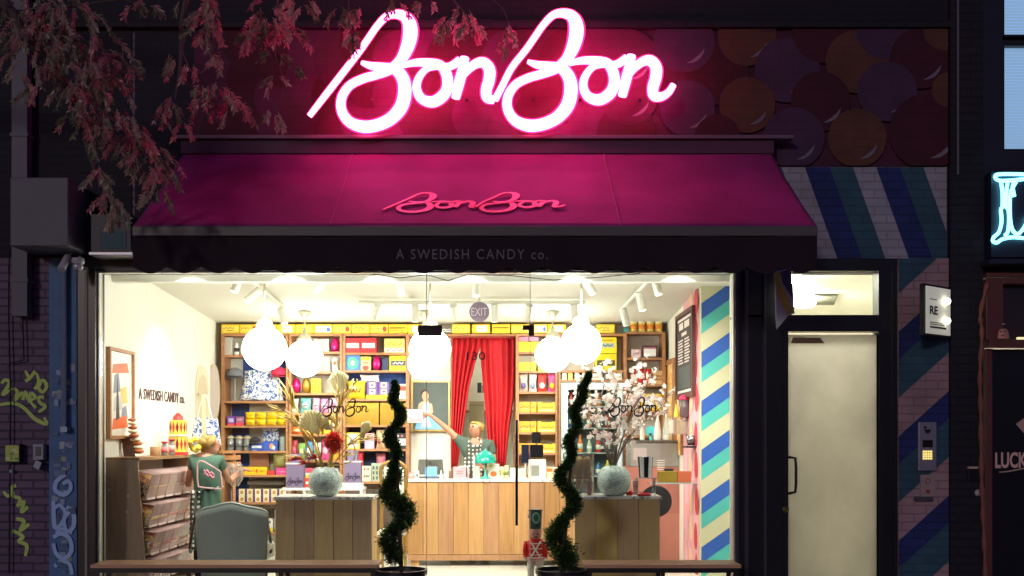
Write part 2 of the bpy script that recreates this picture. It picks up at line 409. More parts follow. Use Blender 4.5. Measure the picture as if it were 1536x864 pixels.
# painted mural
rm = ['#1B1018', '#6E1F38', '#B06A3E', '#8A4E78', '#C7BFCB']
mats = [brick('mural_ground', '#4E1A36', '#4A1833', '#43162F', bump=.15, mort=.004), brick('mural_red', '#470E22', '#430D20', '#3B0C1D', bump=.15, mort=.004),
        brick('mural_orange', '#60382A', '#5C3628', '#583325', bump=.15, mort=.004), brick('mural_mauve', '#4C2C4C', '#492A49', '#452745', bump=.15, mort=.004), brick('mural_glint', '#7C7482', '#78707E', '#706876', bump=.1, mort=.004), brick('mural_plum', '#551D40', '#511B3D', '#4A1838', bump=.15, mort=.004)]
mu = MB(); mx0, mx1, mz0, mz1 = X(292, Yw), X(1419, Yw), Z(250, Yw), Z(46, Yw)
mu.box(mx0, mx1, Yw - .012, Yw - .003, mz0, mz1, 0)
q = [(150,225,95,1),(50,130,92,3),(240,115,88,2),(360,215,98,3),(240,320,84,2),(60,330,84,3),(470,100,95,1),(570,190,95,2),(660,90,95,3),(760,180,92,1),(460,310,90,1),(660,280,90,3),(380,420,92,3),(570,420,88,2),(780,400,115,1),(830,95,62,2),(845,275,52,2),(150,420,70,1),(300,40,60,3)]
balls = [(1000 + a/2.009, c/2.009, r/2.009, k) for a, c, r, k in q]
for i in range(17):
    for j in range(4):
        px = 985 - i * 43 + rnd.uniform(-5, 5); py = 65 + j * 55 + (25 if i % 2 else 0)
        if px > 300 and not (px > 970 and j < 4 and i == 0): balls.insert(0, (px, py, 44, (1, 5, 1, 5, 1, 0, 5)[(i * 3 + j * 2) % 7]))
for n_, (px, py, r, k) in enumerate(balls):
    cx, cz, rr = X(px, Yw), Z(py, Yw), r / S(Yw); y = Yw - .0128 - n_ * .0004
    pg = clip([(cx + rr*math.cos(t*math.pi/16), cz + rr*math.sin(t*math.pi/16)) for t in range(32)], mx0, mx1, mz0, mz1)
    if len(pg) > 2: mu.poly(pg, y, k)
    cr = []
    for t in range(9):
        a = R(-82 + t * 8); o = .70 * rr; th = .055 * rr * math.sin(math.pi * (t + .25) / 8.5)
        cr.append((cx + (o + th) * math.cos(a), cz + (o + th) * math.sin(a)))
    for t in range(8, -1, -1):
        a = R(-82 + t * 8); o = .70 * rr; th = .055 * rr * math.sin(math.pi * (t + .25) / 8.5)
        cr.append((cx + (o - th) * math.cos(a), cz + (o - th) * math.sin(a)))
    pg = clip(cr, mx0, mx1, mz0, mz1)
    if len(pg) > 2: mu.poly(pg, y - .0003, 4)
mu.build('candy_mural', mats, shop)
# painted stripes: over the door and down the pier
mats = [brick('stripe_white', '#A39EAA', '#9C97A3', '#86818E', bump=.35, mort=.006), brick('stripe_navy', '#23306E', '#1F2B64', '#182250', bump=.35, mort=.006), brick('stripe_teal', '#33586A', '#2F5262', '#2A4958', bump=.35, mort=.006), brick('stripe_pink', '#AC8C90', '#A48488', '#8A6C72', bump=.35, mort=.006)]
st = MB(); x0, x1, z0, z1 = X(1090, Yw), X(1419, Yw), 3.13, Z(251, Yw)
st.box(x0, x1, Yw - .012, Yw - .003, z0, z1, 0)
def u3(u, v): return (X(1000 + u/2.009, Yw), Z(v/2.009, Yw))
for u, wd, k in ((-15, 70, 2), (200, 75, 1), (275, 70, 2), (415, 75, 1), (490, 70, 2), (630, 72, 1), (702, 70, 2), (845, 70, 1)):
    pg = clip([u3(u, 505), u3(u + wd, 505), u3(u + wd + 98, 780), u3(u + 98, 780)], x0, x1, z0, z1)
    if len(pg) > 2: st.poly(pg, Yw - .0135, k)
xa, xb = X(1346, Yw), X(1421, Yw)
st.box(xa, xb, Yw - .03, .2, 0, 3.128, 3)
for j in range(-2, 4):
    for off, wd, k in ((0, 75, 1), (75, 105, 2)):
        v = 455 + (j - 1) * 285 + off
        def pp(u, v): return (X(1100 + u/1.823, Yw), Z(390 + v/1.823, Yw))
        pg = clip([pp(440, v + 35), pp(600, v - 110), pp(600, v + wd - 110), pp(440, v + wd + 35)], xa, xb, 0.001, 3.127)
        if len(pg) > 2: st.poly(pg, Yw - .0315, k)
st.build('striped_mural', mats, shop)
# lintel / fascia above windows and door
b = MB(); b.box(X(118, Yw), X(1345, Yw), Yw - .01, .2, 3.02, 3.128); b.box(X(1101, 0), X(1345, Yw), Yw, .16, 2.6, 2.62)
b.build('lintel', [m_black], shop)
# stickered pilaster left of the window
b = MB(); b.box(X(76, Yw), X(117, Yw), Yw - .03, .2, 0, 3.128, 0)
cols = ['#5D7B9A', '#8FA9C4', '#44618A', '#7C95A8', '#A9B4BE', '#3E5874', '#98A68C', '#6C7FA6']
smats = [M('#4A72A0', .6, var=.35, scale=7)] + [M(c, .5) for c in cols]
for i in range(70):
    px = rnd.uniform(77, 106); py = rnd.uniform(540, 860); wd, ht = rnd.uniform(5, 12), rnd.uniform(3, 11)
    a = rnd.uniform(-.12, .12); y = Yw - .0312 - i * .0002; c = [(px, py), (min(115.5, px+wd), py + a*wd), (min(115.5, px+wd), py+ht + a*wd), (px, py+ht)]
    b.poly([(X(p, y), Z(q_, y)) for p, q_ in c], y, 1 + rnd.randrange(len(cols)))
gl = M('#A8C8F0', .6)
smats.append(gl)
def gfn(y0): return lambda u, v, t: (X(u, y0 - t), y0 - t, Z(v, y0 - t))
for stq in ([(98,712,3),(85,722,3.5),(83,735,3.5),(96,742,3.5),(106,733,3),(103,722,3),(94,726,3)], [(80,752,3),(82,790,3.5),(92,786,3),(98,770,3),(90,758,3),(82,762,3)],
            [(100,760,3),(110,770,3.5),(110,790,3.5),(100,797,3),(96,780,3),(104,768,3)], [(80,806,3),(92,800,3.5),(104,808,3.5),(107,826,3.5),(96,838,3.5),(84,830,3),(80,815,3)],
            [(82,850,3),(92,842,3),(104,846,3),(108,862,3)], [(84,800,2.5),(94,793,2.5),(108,800,2.5)]):
    ribbon(b, stq, gfn(Yw - .041), len(smats) - 1, .002, 1.9, .002)
b.build('stickered_pilaster', smats, shop)
# green spray tags on the bricks
g = MB(); gm = M('#C4E070', .6)
for stq in ([(2,575,2.5),(8,570,3),(14,575,3),(4,592,3),(18,583,2)], [(38,556,2),(44,566,3),(51,560,2.5)], [(38,572,3),(46,566,3),(52,556,2)], [(44,566,2),(54,560,2),(58,574,3),(52,584,3)],
            [(60,572,3),(66,571,3),(70,580,3),(64,588,3),(58,582,3),(62,574,2)], [(20,582,2.5),(26,588,3),(22,600,3),(34,588,3)], [(34,600,3),(38,588,3),(42,600,3)], [(44,604,3),(46,590,3),(53,596,3),(46,602,2),(54,612,3)],
            [(66,596,3),(58,596,2.5),(60,604,3),(68,610,3),(58,618,2.5)], [(0,607,2.5),(20,605,3),(36,612,3),(52,628,3.5),(70,636,3),(66,626,2)]):
    ribbon(g, stq, gfn(Yw - .002), 0, .002, 1.75, .002)
g.build('spray_paint_tag', [gm], shop); g = MB()
for stq in ([(24,728,3),(18,732,3),(20,744,3),(30,748,3),(26,760,3)], [(5,737,2),(12,744,3),(22,738,2)], [(26,760,3),(36,752,3),(32,768,3),(42,760,3)], [(24,778,3),(36,782,3.5),(30,796,3),(44,786,3)],
            [(18,796,3),(28,800,3),(34,806,3.5),(28,812,3),(40,818,3.5),(38,834,2.5)]):
    ribbon(g, stq, gfn(Yw - .002), 0, .002, 1.75, .002)
g.build('spray_paint_tag', [gm], shop)
# shell of the room: side walls, ceiling, floor, back wall with an opening
XL, XR, YB = -3.78, 2.10, 4.34
def zc(y): return 3.25 - .26 * y / YB
b = MB()
b.hexa([(XL-.12, .22, 0), (XL, .22, 0), (XL, YB+.1, 0), (XL-.12, YB+.1, 0)], [(XL-.12, .22, 3.4), (XL, .22, 3.4), (XL, YB+.1, 3.4), (XL-.12, YB+.1, 3.4)])
b.box(XL-.12, XL+.03, .0, .22, 0, 3.4)
b.build('side_wall', [m_cream], shop)
b = MB(); b.box(XR, XR+.12, 1.9, YB+.1, 0, 3.4); b.box(2.415, 2.46, .06, 1.78, 0, 3.4); b.build('side_wall', [m_cream], shop)
ws_mats = [M('#E8A5AE', .6, var=.1), M('#C03442', .5), M('#F0C0A0', .6), M('#F3B9C6', .6)]
b = MB(); y0w, y1w = 1.9, 2.85      # pink painted strip of the right wall with hanging drops
b.box(XR-.012, XR-.002, y0w, y1w, 0, 3.12, 0)
for i in range(26):
    y = y0w + .1 + (i % 3) * .31 + rnd.uniform(-.04, .04); z = .1 + (i // 3) * .37 + rnd.uniform(-.05, .05); k = 1 + i % 3; r_ = .1
    pts = [(math.cos(t*math.pi/8)*r_ * (1 - .25*math.sin(t*math.pi/8)), math.sin(t*math.pi/8)*r_*1.5) for t in range(16)]
    b.add([(XR-.0135 - i*.0003, y + p, z + q_) for p, q_ in pts], [tuple(range(16))], k)
b.build('candy_drop_mural', ws_mats, shop)
b = MB(); x0, x1, y = XR, 2.415, 1.78
b.box(x0, x1, y, y+.12, 0, 3.2, 0)
for j in range(-2, 14):
    pz = (190 + 85) / 3.54; top = 681 - 73 * 6 + j * 73.2 - 8
    for off, wd, k in ((0, 24, 1), (24, 22, 2)):
        c = [(1040, top + off + 9), (1112, top + off - 42), (1112, top + off + wd - 42), (1040, top + off + wd + 9)]
        pg = clip([(X(p, y), Z(q_, y)) for p, q_ in c], x0 + .002, x1 - .002, .01, 3.19)
        if len(pg) > 2: b.poly(pg, y - .0015, k)
b.build('striped_return_wall', [M('#C9C3A2', .6, var=.04), M('#2A58AE', .55, var=.05), M('#4FB3AC', .55, var=.05)], shop)
b = MB()
b.hexa([(XL-.12, .2, zc(.2)), (2.5, .2, zc(.2)), (2.5, YB+.1, zc(YB)), (XL-.12, YB+.1, zc(YB))], [(XL-.12, .2, 3.6), (2.5, .2, 3.6), (2.5, YB+.1, 3.6), (XL-.12, YB+.1, 3.6)])
b.build('ceiling', [m_ceil], shop)
fl = MB()
for i in range(14):
    for j in range(10): fl.box(XL-.1 + i*.46, XL-.1 + i*.46 + .456, .22 + j*.46, .22 + j*.46 + .456, -.1, .004)
fl.box(XL-.12, 2.46, .06, YB+1.5, -.12, -.004); fl.build('tiled_floor', [m_tile], shop)
dx0, dx1, dz = X(684, YB), X(770, YB), Z(508, YB)
b = MB(); b.box(XL-.12, dx0, YB, YB+.1, 0, 3.4); b.box(dx1, XR+.12, YB, YB+.1, 0, 3.4); b.box(dx0, dx1, YB, YB+.1, dz, 3.4)
b.box(dx0-.5, dx1+.5, YB+1.4, YB+1.5, 0, 3.1); b.box(dx0-.6, dx0-.5, YB+.1, YB+1.5, 0, 3.1); b.box(dx1+.5, dx1+.6, YB+.1, YB+1.5, 0, 3.1); b.box(dx0-.6, dx1+.6, YB+.1, YB+1.5, 3.1, 3.2)
b.build('back_wall', [m_cream], shop)
b = MB(); b.box(dx0-.07, dx0, YB-.03, YB+.1, 0, dz+.07); b.box(dx1, dx1+.07, YB-.03, YB+.1, 0, dz+.07); b.box(dx0, dx1, YB-.03, YB+.1, dz, dz+.07)
b.build('door_casing', [m_shelfw], shop)

# shop window: frame, glass panes, frameless glass door
b = MB(); z_t, z_h = Z(408, 0), Z(423, 0)
b.box(WX0, WX1, -.03, .06, z_t-.012, z_t); b.box(WX0, WX0+.012, -.03, .06, .09, z_t-.012); b.box(WX1-.012, WX1, -.03, .06, .09, z_t-.012)
b.box(WX0, X(640, 0), -.03, .06, 0, .09); b.box(X(795, 0), WX1, -.03, .06, 0, .09)
z_h = z_t - .014
wf = b.build('window_frame', [m_alu], shop, bevel=.003)
for a, c in ((152, 640), (796, 1098)):
    MB().box(X(a, 0), X(c, 0), -.006, .006, .09, z_h).build('glass_pane', [m_glass], wf)
MB().box(X(641, 0), X(795, 0), -.006, .006, Z(494, 0), z_h).build('glass_pane', [m_glass], wf)
MB().box(XL-.1, 2.415, .5, .6, Z(422.5, .5), zc(.55)+.05).build('window_bulkhead', [m_cream], shop)
MB().box(X(144, .1), X(152, .1), .08, .2, 0, 3.2).build('window_return', [m_cream], shop)
MB().box(X(1098, .1), X(1110, .1), .08, .2, 0, 3.2).build('window_return', [m_cream], shop)
b = MB(); b.box(X(640, 0)-.002, X(640, 0)+.004, -.009, .009, .09, z_h); b.box(X(795, 0)-.002, X(795, 0)+.004, -.009, .009, .09, z_h)
b.build('glass_joint', [M('#B9B7A6', .5)], wf)
gd = MB().box(X(642.5, 0), X(793, 0), -.006, .006, .02, Z(497, 0)).build('glass_door', [m_glass], shop)
hb = MB().tube([(X(775, -.06), -.07, Z(630, -.06)), (X(775, -.06), -.07, Z(788, -.06))], .013, 10)
for py in (650, 770): hb.tube([(X(775, -.06), -.07, Z(py, -.06)), (X(775, -.06), -.005, Z(py, -.06))], .008, 8)
hb.build('pull_bar', [M('#1A1A1C', .3, .4)], gd, smooth=True)
pf = MB().box(X(627, 0), X(663, 0), -.02, .02, Z(504, 0), Z(488, 0)); pf.build('patch_fitting', [M('#1D1C1E', .4)], gd); pf = MB(); pf.box(X(784, 0), X(801, 0), -.02, .02, Z(495, 0), Z(488, 0)); pf.box(X(793, 0), X(801, 0), -.02, .02, Z(504, 0), Z(495, 0))
pf.build('patch_fitting', [M('#1D1C1E', .4)], gd)
pf = MB().box(X(641, 0), X(665, 0), -.02, .02, .02, .09); pf.build('patch_fitting', [M('#1D1C1E', .4)], gd)
text_mb('130', 12.5 / S(0), lambda u, v, t: (X(714, 0) + u, -.007 - t, Z(534, 0) + v), th=.001, wid=28 / S(0)).build('house_number', [M('#2A1012', .5)], gd)
md = M('#1B1512', .5)
for (a, c, e, f) in ((477, 554, 597, 626), (908, 988, 595, 626)):
    logo(lambda u, v, t, a=a, c=c, e=e, f=f: (X(a + (u-50)/1425*(c-a), 0), -.0065 - t*.25, Z(e + (v-25)/480*(f-e), 0)), .001, .85, .0004).build('window_lettering', [md], wf)
# small cable looped under the window head
b = MB().tube([P(px, py, -.05) for px, py in ((560,411),(600,417),(640,412),(672,421),(700,412),(760,413),(830,420),(900,416),(960,410))], .004, 6)
b.build('loose_cable', [M('#4A4640', .6)], wf)

# right of the window: mullions, glazed door with transom, closed hallway behind
mm = [m_frame, M('#4E4C58', .35, .5), M('#8C8078', .6)]
for a, c, y, k in ((1103, 1108, -.06, 1), (1108, 1117, -.03, 0), (1117, 1123, -.07, 1), (1123, 1146, -.05, 0), (1146, 1150, -.08, 1), (1150, 1182, -.06, 0), (1318, 1340, -.06, 0), (1340, 1346, -.09, 0)):
    MB().box(X(a, y), X(c, y), y, .1, 0, 3.02).build('steel_mullion', [mm[k]], shop)
MB().box(X(1182, -.06), X(1318, -.06), -.06, .1, 2.47, 2.62).build('transom_bar', [m_frame], shop)
MB().box(X(118, -.06), X(144, -.06), -.08, .14, 0, 3.02).box(X(127, -.09), X(131, -.09), -.09, -.081, 0, 3.0, 1).build('window_jamb', [m_frame, mm[2]], shop)
hx0, hx1 = 2.47, 4.95
b = MB(); b.box(hx0-.01, hx0, .12, 5, 0, 3.3); b.box(hx1, hx1+.1, .12, 5, 0, 3.3); b.box(hx0, hx1, 4.9, 5, 0, 3.3); b.box(hx0, hx1, .12, 5, -.05, 0.0)
b.build('hallway_wall', [M('#EEEADC', .7, var=.03)], shop)
b = MB(); b.box(hx0, hx1, .12, 5, 3.13, 3.3); b.build('hallway_ceiling', [M('#F0EDE0', .7, var=.03)], shop)
y = 1.15
b = MB(); a_, c_, e_, f_ = X(1215, 1.4), X(1256, 1.2), 1.05, 1.75; vc = [(X(1221, 2.3), 2.3), (X(1257, 2.3), 2.3), (X(1251, 3.15), 3.15), (X(1215, 3.15), 3.15)]; b.hexa([(p, q_, 3.112) for p, q_ in vc], [(p, q_, 3.129) for p, q_ in vc])
b.build('ceiling_vent', [M('#5B5A48', .6)], shop)
b = MB().lathe([(.09, 3.02), (.13, 3.05), (.13, 3.1), (.05, 3.128)], (2.72, .62, 0), 20); b.build('hallway_lamp', [emis((1, .96, .86), 270, 'warm_lamp')], shop, smooth=True)
b = MB().lathe([(.09, 3.02), (.13, 3.05), (.13, 3.1), (.05, 3.128)], (X(1206, 2.6), 2.6, 0), 20); b.build('hallway_lamp', [emis((1, .96, .86), 270, 'warm_lamp_b')], shop, smooth=True)
tr = MB().box(X(1182, 0), X(1340, 0), -.006, .006, 2.62, 3.02).build('transom_window', [m_glass], shop)
b = MB(); b.box(X(1334, 0), X(1336.5, 0), -.02, -.007, 2.625, 3.0); b.box(X(1188, 0), X(1340, 0), -.02, -.007, 3.0, 3.012); b.build('transom_frame', [m_alu], tr)
fr = bpy.data.materials.new('frosted_glass'); t, pb = nodes_of(fr); t.nodes.remove(pb)
tl = t.nodes.new('ShaderNodeBsdfTranslucent'); df = t.nodes.new('ShaderNodeBsdfDiffuse'); n1 = t.nodes.new('ShaderNodeTexNoise'); n1.inputs['Scale'].default_value = 2.2; n1.inputs['Detail'].default_value = 9; n1.inputs['Roughness'].default_value = .65; tcd = t.nodes.new('ShaderNodeTexCoord'); t.links.new(tcd.outputs['Object'], n1.inputs['Vector'])
rr_ = t.nodes.new('ShaderNodeValToRGB'); rr_.color_ramp.elements[0].color = lin('#BEBDB4'); rr_.color_ramp.elements[1].color = lin('#CFCEC4'); rr_.color_ramp.elements[0].position = .3; rr_.color_ramp.elements[1].position = .7
ms = t.nodes.new('ShaderNodeMixShader'); ms.inputs[0].default_value = .35
t.links.new(n1.outputs['Fac'], rr_.inputs[0]); t.links.new(rr_.outputs[0], tl.inputs[0]); t.links.new(rr_.outputs[0], df.inputs[0])
t.links.new(tl.outputs[0], ms.inputs[1]); t.links.new(df.outputs[0], ms.inputs[2]); t.links.new(ms.outputs[0], t.nodes['Material Output'].inputs[0])
dr = MB().box(X(1182, 0), X(1318, 0), -.006, .006, .1, Z(502, 0)); dr = dr.build('frosted_door', [fr], shop)
b = MB(); b.box(X(1182, -.05), X(1318, -.05), -.05, .05, .0, .1); b.box(X(1176, -.06), X(1182, -.06), -.068, .05, 0, Z(500, 0)); b.box(X(1318, -.06), X(1324, -.06), -.068, .05, 0, Z(500, 0))
b.build('door_frame', [m_black], dr)
b = MB().tube([P(1184, 686, -.05), P(1184, 686, -.12), P(1193, 687, -.14), P(1194, 700, -.14), P(1194, 726, -.14), P(1193, 738, -.14), P(1184, 740, -.12), P(1184, 740, -.05)], .013, 10)
b.build('door_handle', [m_black], dr, smooth=True)
b = MB().lathe([(.028, 0), (.028, -.02), (.012, -.03)], P(1178, 764, -.07), 14, 0, 'Y').build('door_lock', [M('#8C7A50', .3, .9)], dr)
b = MB(); b.hexa([P(1186,515,-.03), P(1237,515,-.03), P(1237,515,.0), P(1186,515,0)], [P(1190,506,-.03), P(1230,507,-.03), P(1230,507,0), P(1190,506,0)]); b.build('door_closer', [M('#7E6248', .5)], dr)

# ------------------------------------------------------------------ things on the facade
# awning
aw = thing('awning', 'long magenta fabric awning with a scalloped dark valance over the bright shop window', 'awning', (X(715, -.1), -.1, 3.0))
mf = bpy.data.materials.new('awning_fabric'); t, pb = nodes_of(mf); pb.inputs['Roughness'].default_value = .8
n1 = t.nodes.new('ShaderNodeTexNoise'); n1.inputs['Scale'].default_value = 2.0; n1.inputs['Detail'].default_value = 5; tc = t.nodes.new('ShaderNodeTexCoord')
t.links.new(tc.outputs['Object'], n1.inputs['Vector']); r_ = t.nodes.new('ShaderNodeValToRGB'); r_.color_ramp.elements[0].color = lin('#86225E'); r_.color_ramp.elements[1].color = lin('#9E2C74')
r_.color_ramp.elements[0].position = .35; r_.color_ramp.elements[1].position = .65
t.links.new(n1.outputs['Fac'], r_.inputs[0]); t.links.new(r_.outputs[0], pb.inputs['Base Color'])
n2 = t.nodes.new('ShaderNodeTexNoise'); n2.inputs['Scale'].default_value = 240; bp = t.nodes.new('ShaderNodeBump'); bp.inputs['Strength'].default_value = .15; bp.inputs['Distance'].default_value = .002
t.links.new(tc.outputs['Object'], n2.inputs['Vector']); t.links.new(n2.outputs['Fac'], bp.inputs['Height']); t.links.new(bp.outputs[0], pb.inputs['Normal'])
YT, YF = -.17, -1.31
TL, TR, BL, BR = P(278, 226, YT), P(1155, 226, YT), P(200, 339, YF), P(1225, 339, YF)
def awp(u, v):
    a = TL.lerp(TR, u); c = BL.lerp(BR, u); p = a.lerp(c, v); k = math.sin(math.pi * v)
    p.z -= .022 * k * (1 + .25 * math.sin(u * 9)) + .004 * k * math.sin(u * 61 + v * 5) * math.sin(u*17) + .003 * math.sin(v * 17 + u * 8) * k; return p
b = MB().quadpatch(awp, 160, 24); fab = b.build('awning_fabric', [mf], aw, smooth=True, solid=.004)
for u in (.288, .714):
    MB().tube([awp(u, v/10) + Vector((0, -.004, .006)) for v in range(11)], .006, 6).build('fabric_seam', [M('#A84A80', .8)], fab)
nrm = (awp(.5, .6) - awp(.5, .4)).cross(awp(.6, .5) - awp(.4, .5)).normalized(); nrm = -nrm if nrm.z < 0 else nrm
def onaw(px, py, t):
    d = Vector((X(px, 0), CD, Z(py, 0) - CZ)); o = Vector((0, -CD, CZ)); vv = None
    p0 = awp(.5, .75); k = (p0 - o).dot(nrm) / d.dot(nrm); return o + d * k + nrm * (t + .012)
logo(lambda u, v, t: onaw(572 + (u-50)/1425*278, 291 + (v-25)/480*31, t), .003, 1.0, .0004).build('shop_lettering', [M('#FF5A70', .4)], aw)
b = MB(); b.box(BL.x, BR.x, YF - .03, YF + .05, Z(355, YF), Z(340, YF)); b.build('front_bar', [M('#5E5858', .5, .1)], aw, bevel=.006)
vz0, vz1 = Z(406.5, YF), Z(353, YF); pts = []; W_ = BR.x - BL.x; ns = 20
N = ns * 12
for i in range(N + 1):
    u = i / N; ph = (u * ns) % 1.0; pts.append((BL.x + u * W_, vz0 +   .05 * (abs(math.sin(math.pi * u * ns)) * -1 + .6)))
b = MB(); k = 0
for i in range(N):
    (xa, za), (xb, zb) = pts[i], pts[i+1]; ya = YF - .01 + .008*math.sin(i*.21); yb = YF - .01 + .008*math.sin((i+1)*.21)
    b.add([(xa, ya, za), (xb, yb, zb), (xb, yb, vz1), (xa, ya, vz1)], [(0,1,2,3)])
val = b.build('valance', [M('#281822', .9, var=.15)], aw, solid=.005)
text_mb('A SWEDISH CANDY co.', 15 / S(YF), lambda u, v, t: (X(708, YF) + u, YF - .021 - t, Z(382, YF) + v), th=.002, space=1.25, wid=227 / S(YF)).build('valance_lettering', [M('#80747C', .7)], val)
b = MB(); b.box(TL.x - .02, TR.x + .02, -.24, Yw - .02, Z(232, -.2), Z(212, -.2)); b.box(TL.x - .06, X(1190, -.26), -.28, Yw - .014, Z(212, -.2) + .003, Z(208, -.2) + .012, 1)
b.build('roller_case', [M('#5A2A4A', .6), M('#7A5A6C', .5, .2)], aw, bevel=.004)
for u in (.06, .94):
    a = awp(u, .04) + Vector((0, 0, -.1)); c = awp(u, .97) + Vector((0, 0, -.04)); e = a.lerp(c, .5) + Vector((.35 if u < .5 else -.35, 0, -.06))
    MB().tube([a, e, c], .02, 8).build('folding_arm', [M('#8A8890', .4, .5)], aw)

# neon sign
YN = -.33
ns_ = thing('neon_sign', 'large glowing pink and white neon script sign on the painted brick above the awning', 'neon sign', (X(735, YN), YN, Z(200, YN)))
def sg(u, v, t, y0=YN): return tuple(P(440 + u/2.56, v/2.56 + 2, y0 - t))
m_neon = emis((1.0, .12, .43), 15.5, 'neon_glow'); m_rim = emis((1.0, .03, .16), 1.1, 'neon_halo_rim'); m_chan = M('#8E1030', .5)  # rim has its own red glow, standing in for the halo round the tubes
names = ['neon_letter'] * 8
for i, stq in enumerate(STROKES):
    mb = MB(); ribbon(mb, stq, lambda u, v, t: sg(u, v, t, YN + .02), 0, .06, 1.16, .0006, 7)
    ch = mb.build('letter_channel', [m_rim], ns_)
    mb = MB()
    c = catmull(stq, 7); pth = [Vector(sg(p[0], p[1], .055 + .0002 * k)) for k, p in enumerate(c)]
    mb.tube(pth, [p[2] / 2.56 / S(YN) * .455 for p in c], 12, 0, True)
    mb.build('neon_tube', [m_neon], ch, smooth=True)
for px in (520, 600, 700, 800, 870, 960): MB().tube([P(px, 150, YN + .02), P(px, 150, Yw - .01)], .012, 8).build('mounting_standoff', [m_dark], ns_)

# metal box, cameras, downpipe, conduit, entry boxes on the left
b = MB(); yb = -.52; b.box(X(15, yb), X(102, yb), yb, Yw - .015, Z(369, yb), Z(266, yb))
bx = b.build('utility_box', [M('#5E5A66', .55, .0, var=.2, scale=4)], bevel=.008, label='big grey sheet-metal box mounted high on the brick wall beside the awning', cat='utility box')
ca = thing('security_camera', 'white bullet camera angled down under the grey metal box', 'security camera', P(98, 394, -.3), 'cameras under the metal box')
MB().tube([P(92, 404, -.42), P(102, 384, -.3)], [.034, .03], 14).build('camera_body', [M('#B9B6BE', .3)], ca, smooth=True, bevel=.004)
MB().tube([P(102, 388, -.3), P(106, 378, -.2), P(106, 376, Yw-.02)], .012, 8).build('bracket', [M('#B9B6BE', .3)], ca)
ca = thing('security_camera', 'round dome camera beside the bullet camera under the grey metal box', 'security camera', P(117, 398, -.3), 'cameras under the metal box')
MB().ball(P(117, 400, -.3), .045, 18, sz=.9).build('dome', [M('#C8C6D0', .12, .3)], ca, smooth=True)
MB().lathe([(.05, 0), (.056, .02), (.05, .05)], P(117, 396, -.3), 18).tube([P(120, 386, -.28), P(120, 384, Yw-.02)], .014, 8).build('bracket', [M('#B9B6BE', .3)], ca)
b = MB(); b.box(X(19, -.16), X(42, -.16), -.18, -.08, Z(474, -.16), 7.9); 
for z in (2.9, 4.2, 5.3): b.box(X(17, -.16), X(44, -.16), -.19, Yw, z, z + .03)
b.build('downpipe', [M('#5C5664', .55, .1, var=.25, scale=3)], label='grey square metal downpipe ending partway down the brick wall beside the metal box', cat='downpipe')
b = MB().tube([P(96, 395, -.13), P(96, 500, -.13), P(96, 645, -.13)], .022, 10); b.box(X(91, -.15), X(101, -.15), -.16, Yw-.03, Z(648, -.15), Z(640, -.15))
b.build('conduit_pipe', [M('#7788A0', .4, .4)], label='thin blue-grey conduit pipe running down the stickered pilaster', cat='pipe', smooth=False)
b = MB().tube([P(14, 375, -.09), P(13, 470, -.09), P(16, 600, -.09), P(14, 860, -.09)], .006, 6)
b.tube([P(34, 475, -.09), P(36, 540, -.09), P(15, 545, -.09)], .006, 6).build('wall_cable', [m_black], label='black cable hanging down the plum brick wall', cat='cable')
ib = thing('meter_box', 'small black box with a yellow-green sticker on the graffiti brick wall', 'box', P(18, 694, -.1))
MB().pbox(7, 30, 666, 694, -.13, .07).build('housing', [m_black], ib, bevel=.004)
b = MB().pbox(8, 28, 668, 692, -.135, .004); 
for i in range(6): b.ell(X(rnd.uniform(11, 25), -.136), Z(rnd.uniform(674, 689), -.136), .02, .012, -.1362 - i*.0003, 1 + i % 2)
b.build('sticker', [M('#C9D46A', .6), M('#6FB04A', .6), M('#E8E8A8', .6)], ib)
MB().ball(P(17, 707, -.09), .018, 12).build('status_light', [M('#9ED0C8', .3)], ib)
ph = thing('door_phone', 'grey wall-mounted handset box beside the small stickered box', 'intercom', P(57, 706, -.1))
MB().pbox(49, 65, 666, 690, -.13, .07).build('housing', [M('#8E90A0', .4)], ph, bevel=.005)
MB().pbox(53, 61, 670, 684, -.134, .004).build('face_plate', [M('#3A3A46', .4)], ph)
MB().hexa([P(49,700,-.15), P(58,705,-.15), P(58,705,-.09), P(49,700,-.09)], [P(54,690,-.15), P(63,694,-.15), P(63,694,-.09), P(54,690,-.09)]).build('handset', [M('#A0A4B2', .4)], ph, bevel=.004)
tp = MB(); tp.box(X(138, -.3), X(197, -.3), -.32, -.06, Z(378, -.3), Z(322, -.3)); tp.box(X(134, -.33), X(199, -.33), -.34, -.05, Z(383, -.3), Z(379.5, -.3), 1)
tp.box(X(150, -.321), X(190, -.321), -.324, -.32, Z(374, -.3), Z(346, -.3), 2)
tp.build('sign_end_panel', [M('#2B2733', .5), M('#A8A6B0', .35, .4), M('#2F5560', .6)], label='dark box with a dim teal panel between metal box and awning end', cat='panel')

# intercom, notices and blade sign on the right
it = thing('entry_keypad', 'steel intercom panel with a glowing yellow keypad on the striped pier', 'intercom', P(1392, 706, -.1))
MB().pbox(1378, 1405, 633, 706, -.11, .03).build('face_plate', [M('#9A97A4', .35, .5)], it, bevel=.004)
MB().pbox(1384, 1399, 660, 671, -.114, .003).build('screen', [M('#14141A', .2)], it)
kb = MB()
for i in range(4):
    for j in range(4): kb.pbox(1384.5 + i*3.7, 1387.2 + i*3.7, 676 + j*3.5, 678.6 + j*3.5, -.116, .004)
kb.build('keypad', [emis((1, .78, .22), 1.1, 'keypad_glow')], it)
b = MB(); b.hexa([P(1389,650,-.114), P(1394,650,-.114), P(1394,650,-.111), P(1389,650,-.111)], [P(1386,644,-.114), P(1397,644,-.114), P(1397,644,-.111), P(1386,644,-.111)]); b.ell(X(1388,-.114), Z(641,-.114), .012, .012, -.1145, 0, .003)
b.build('emblem', [m_black], it)
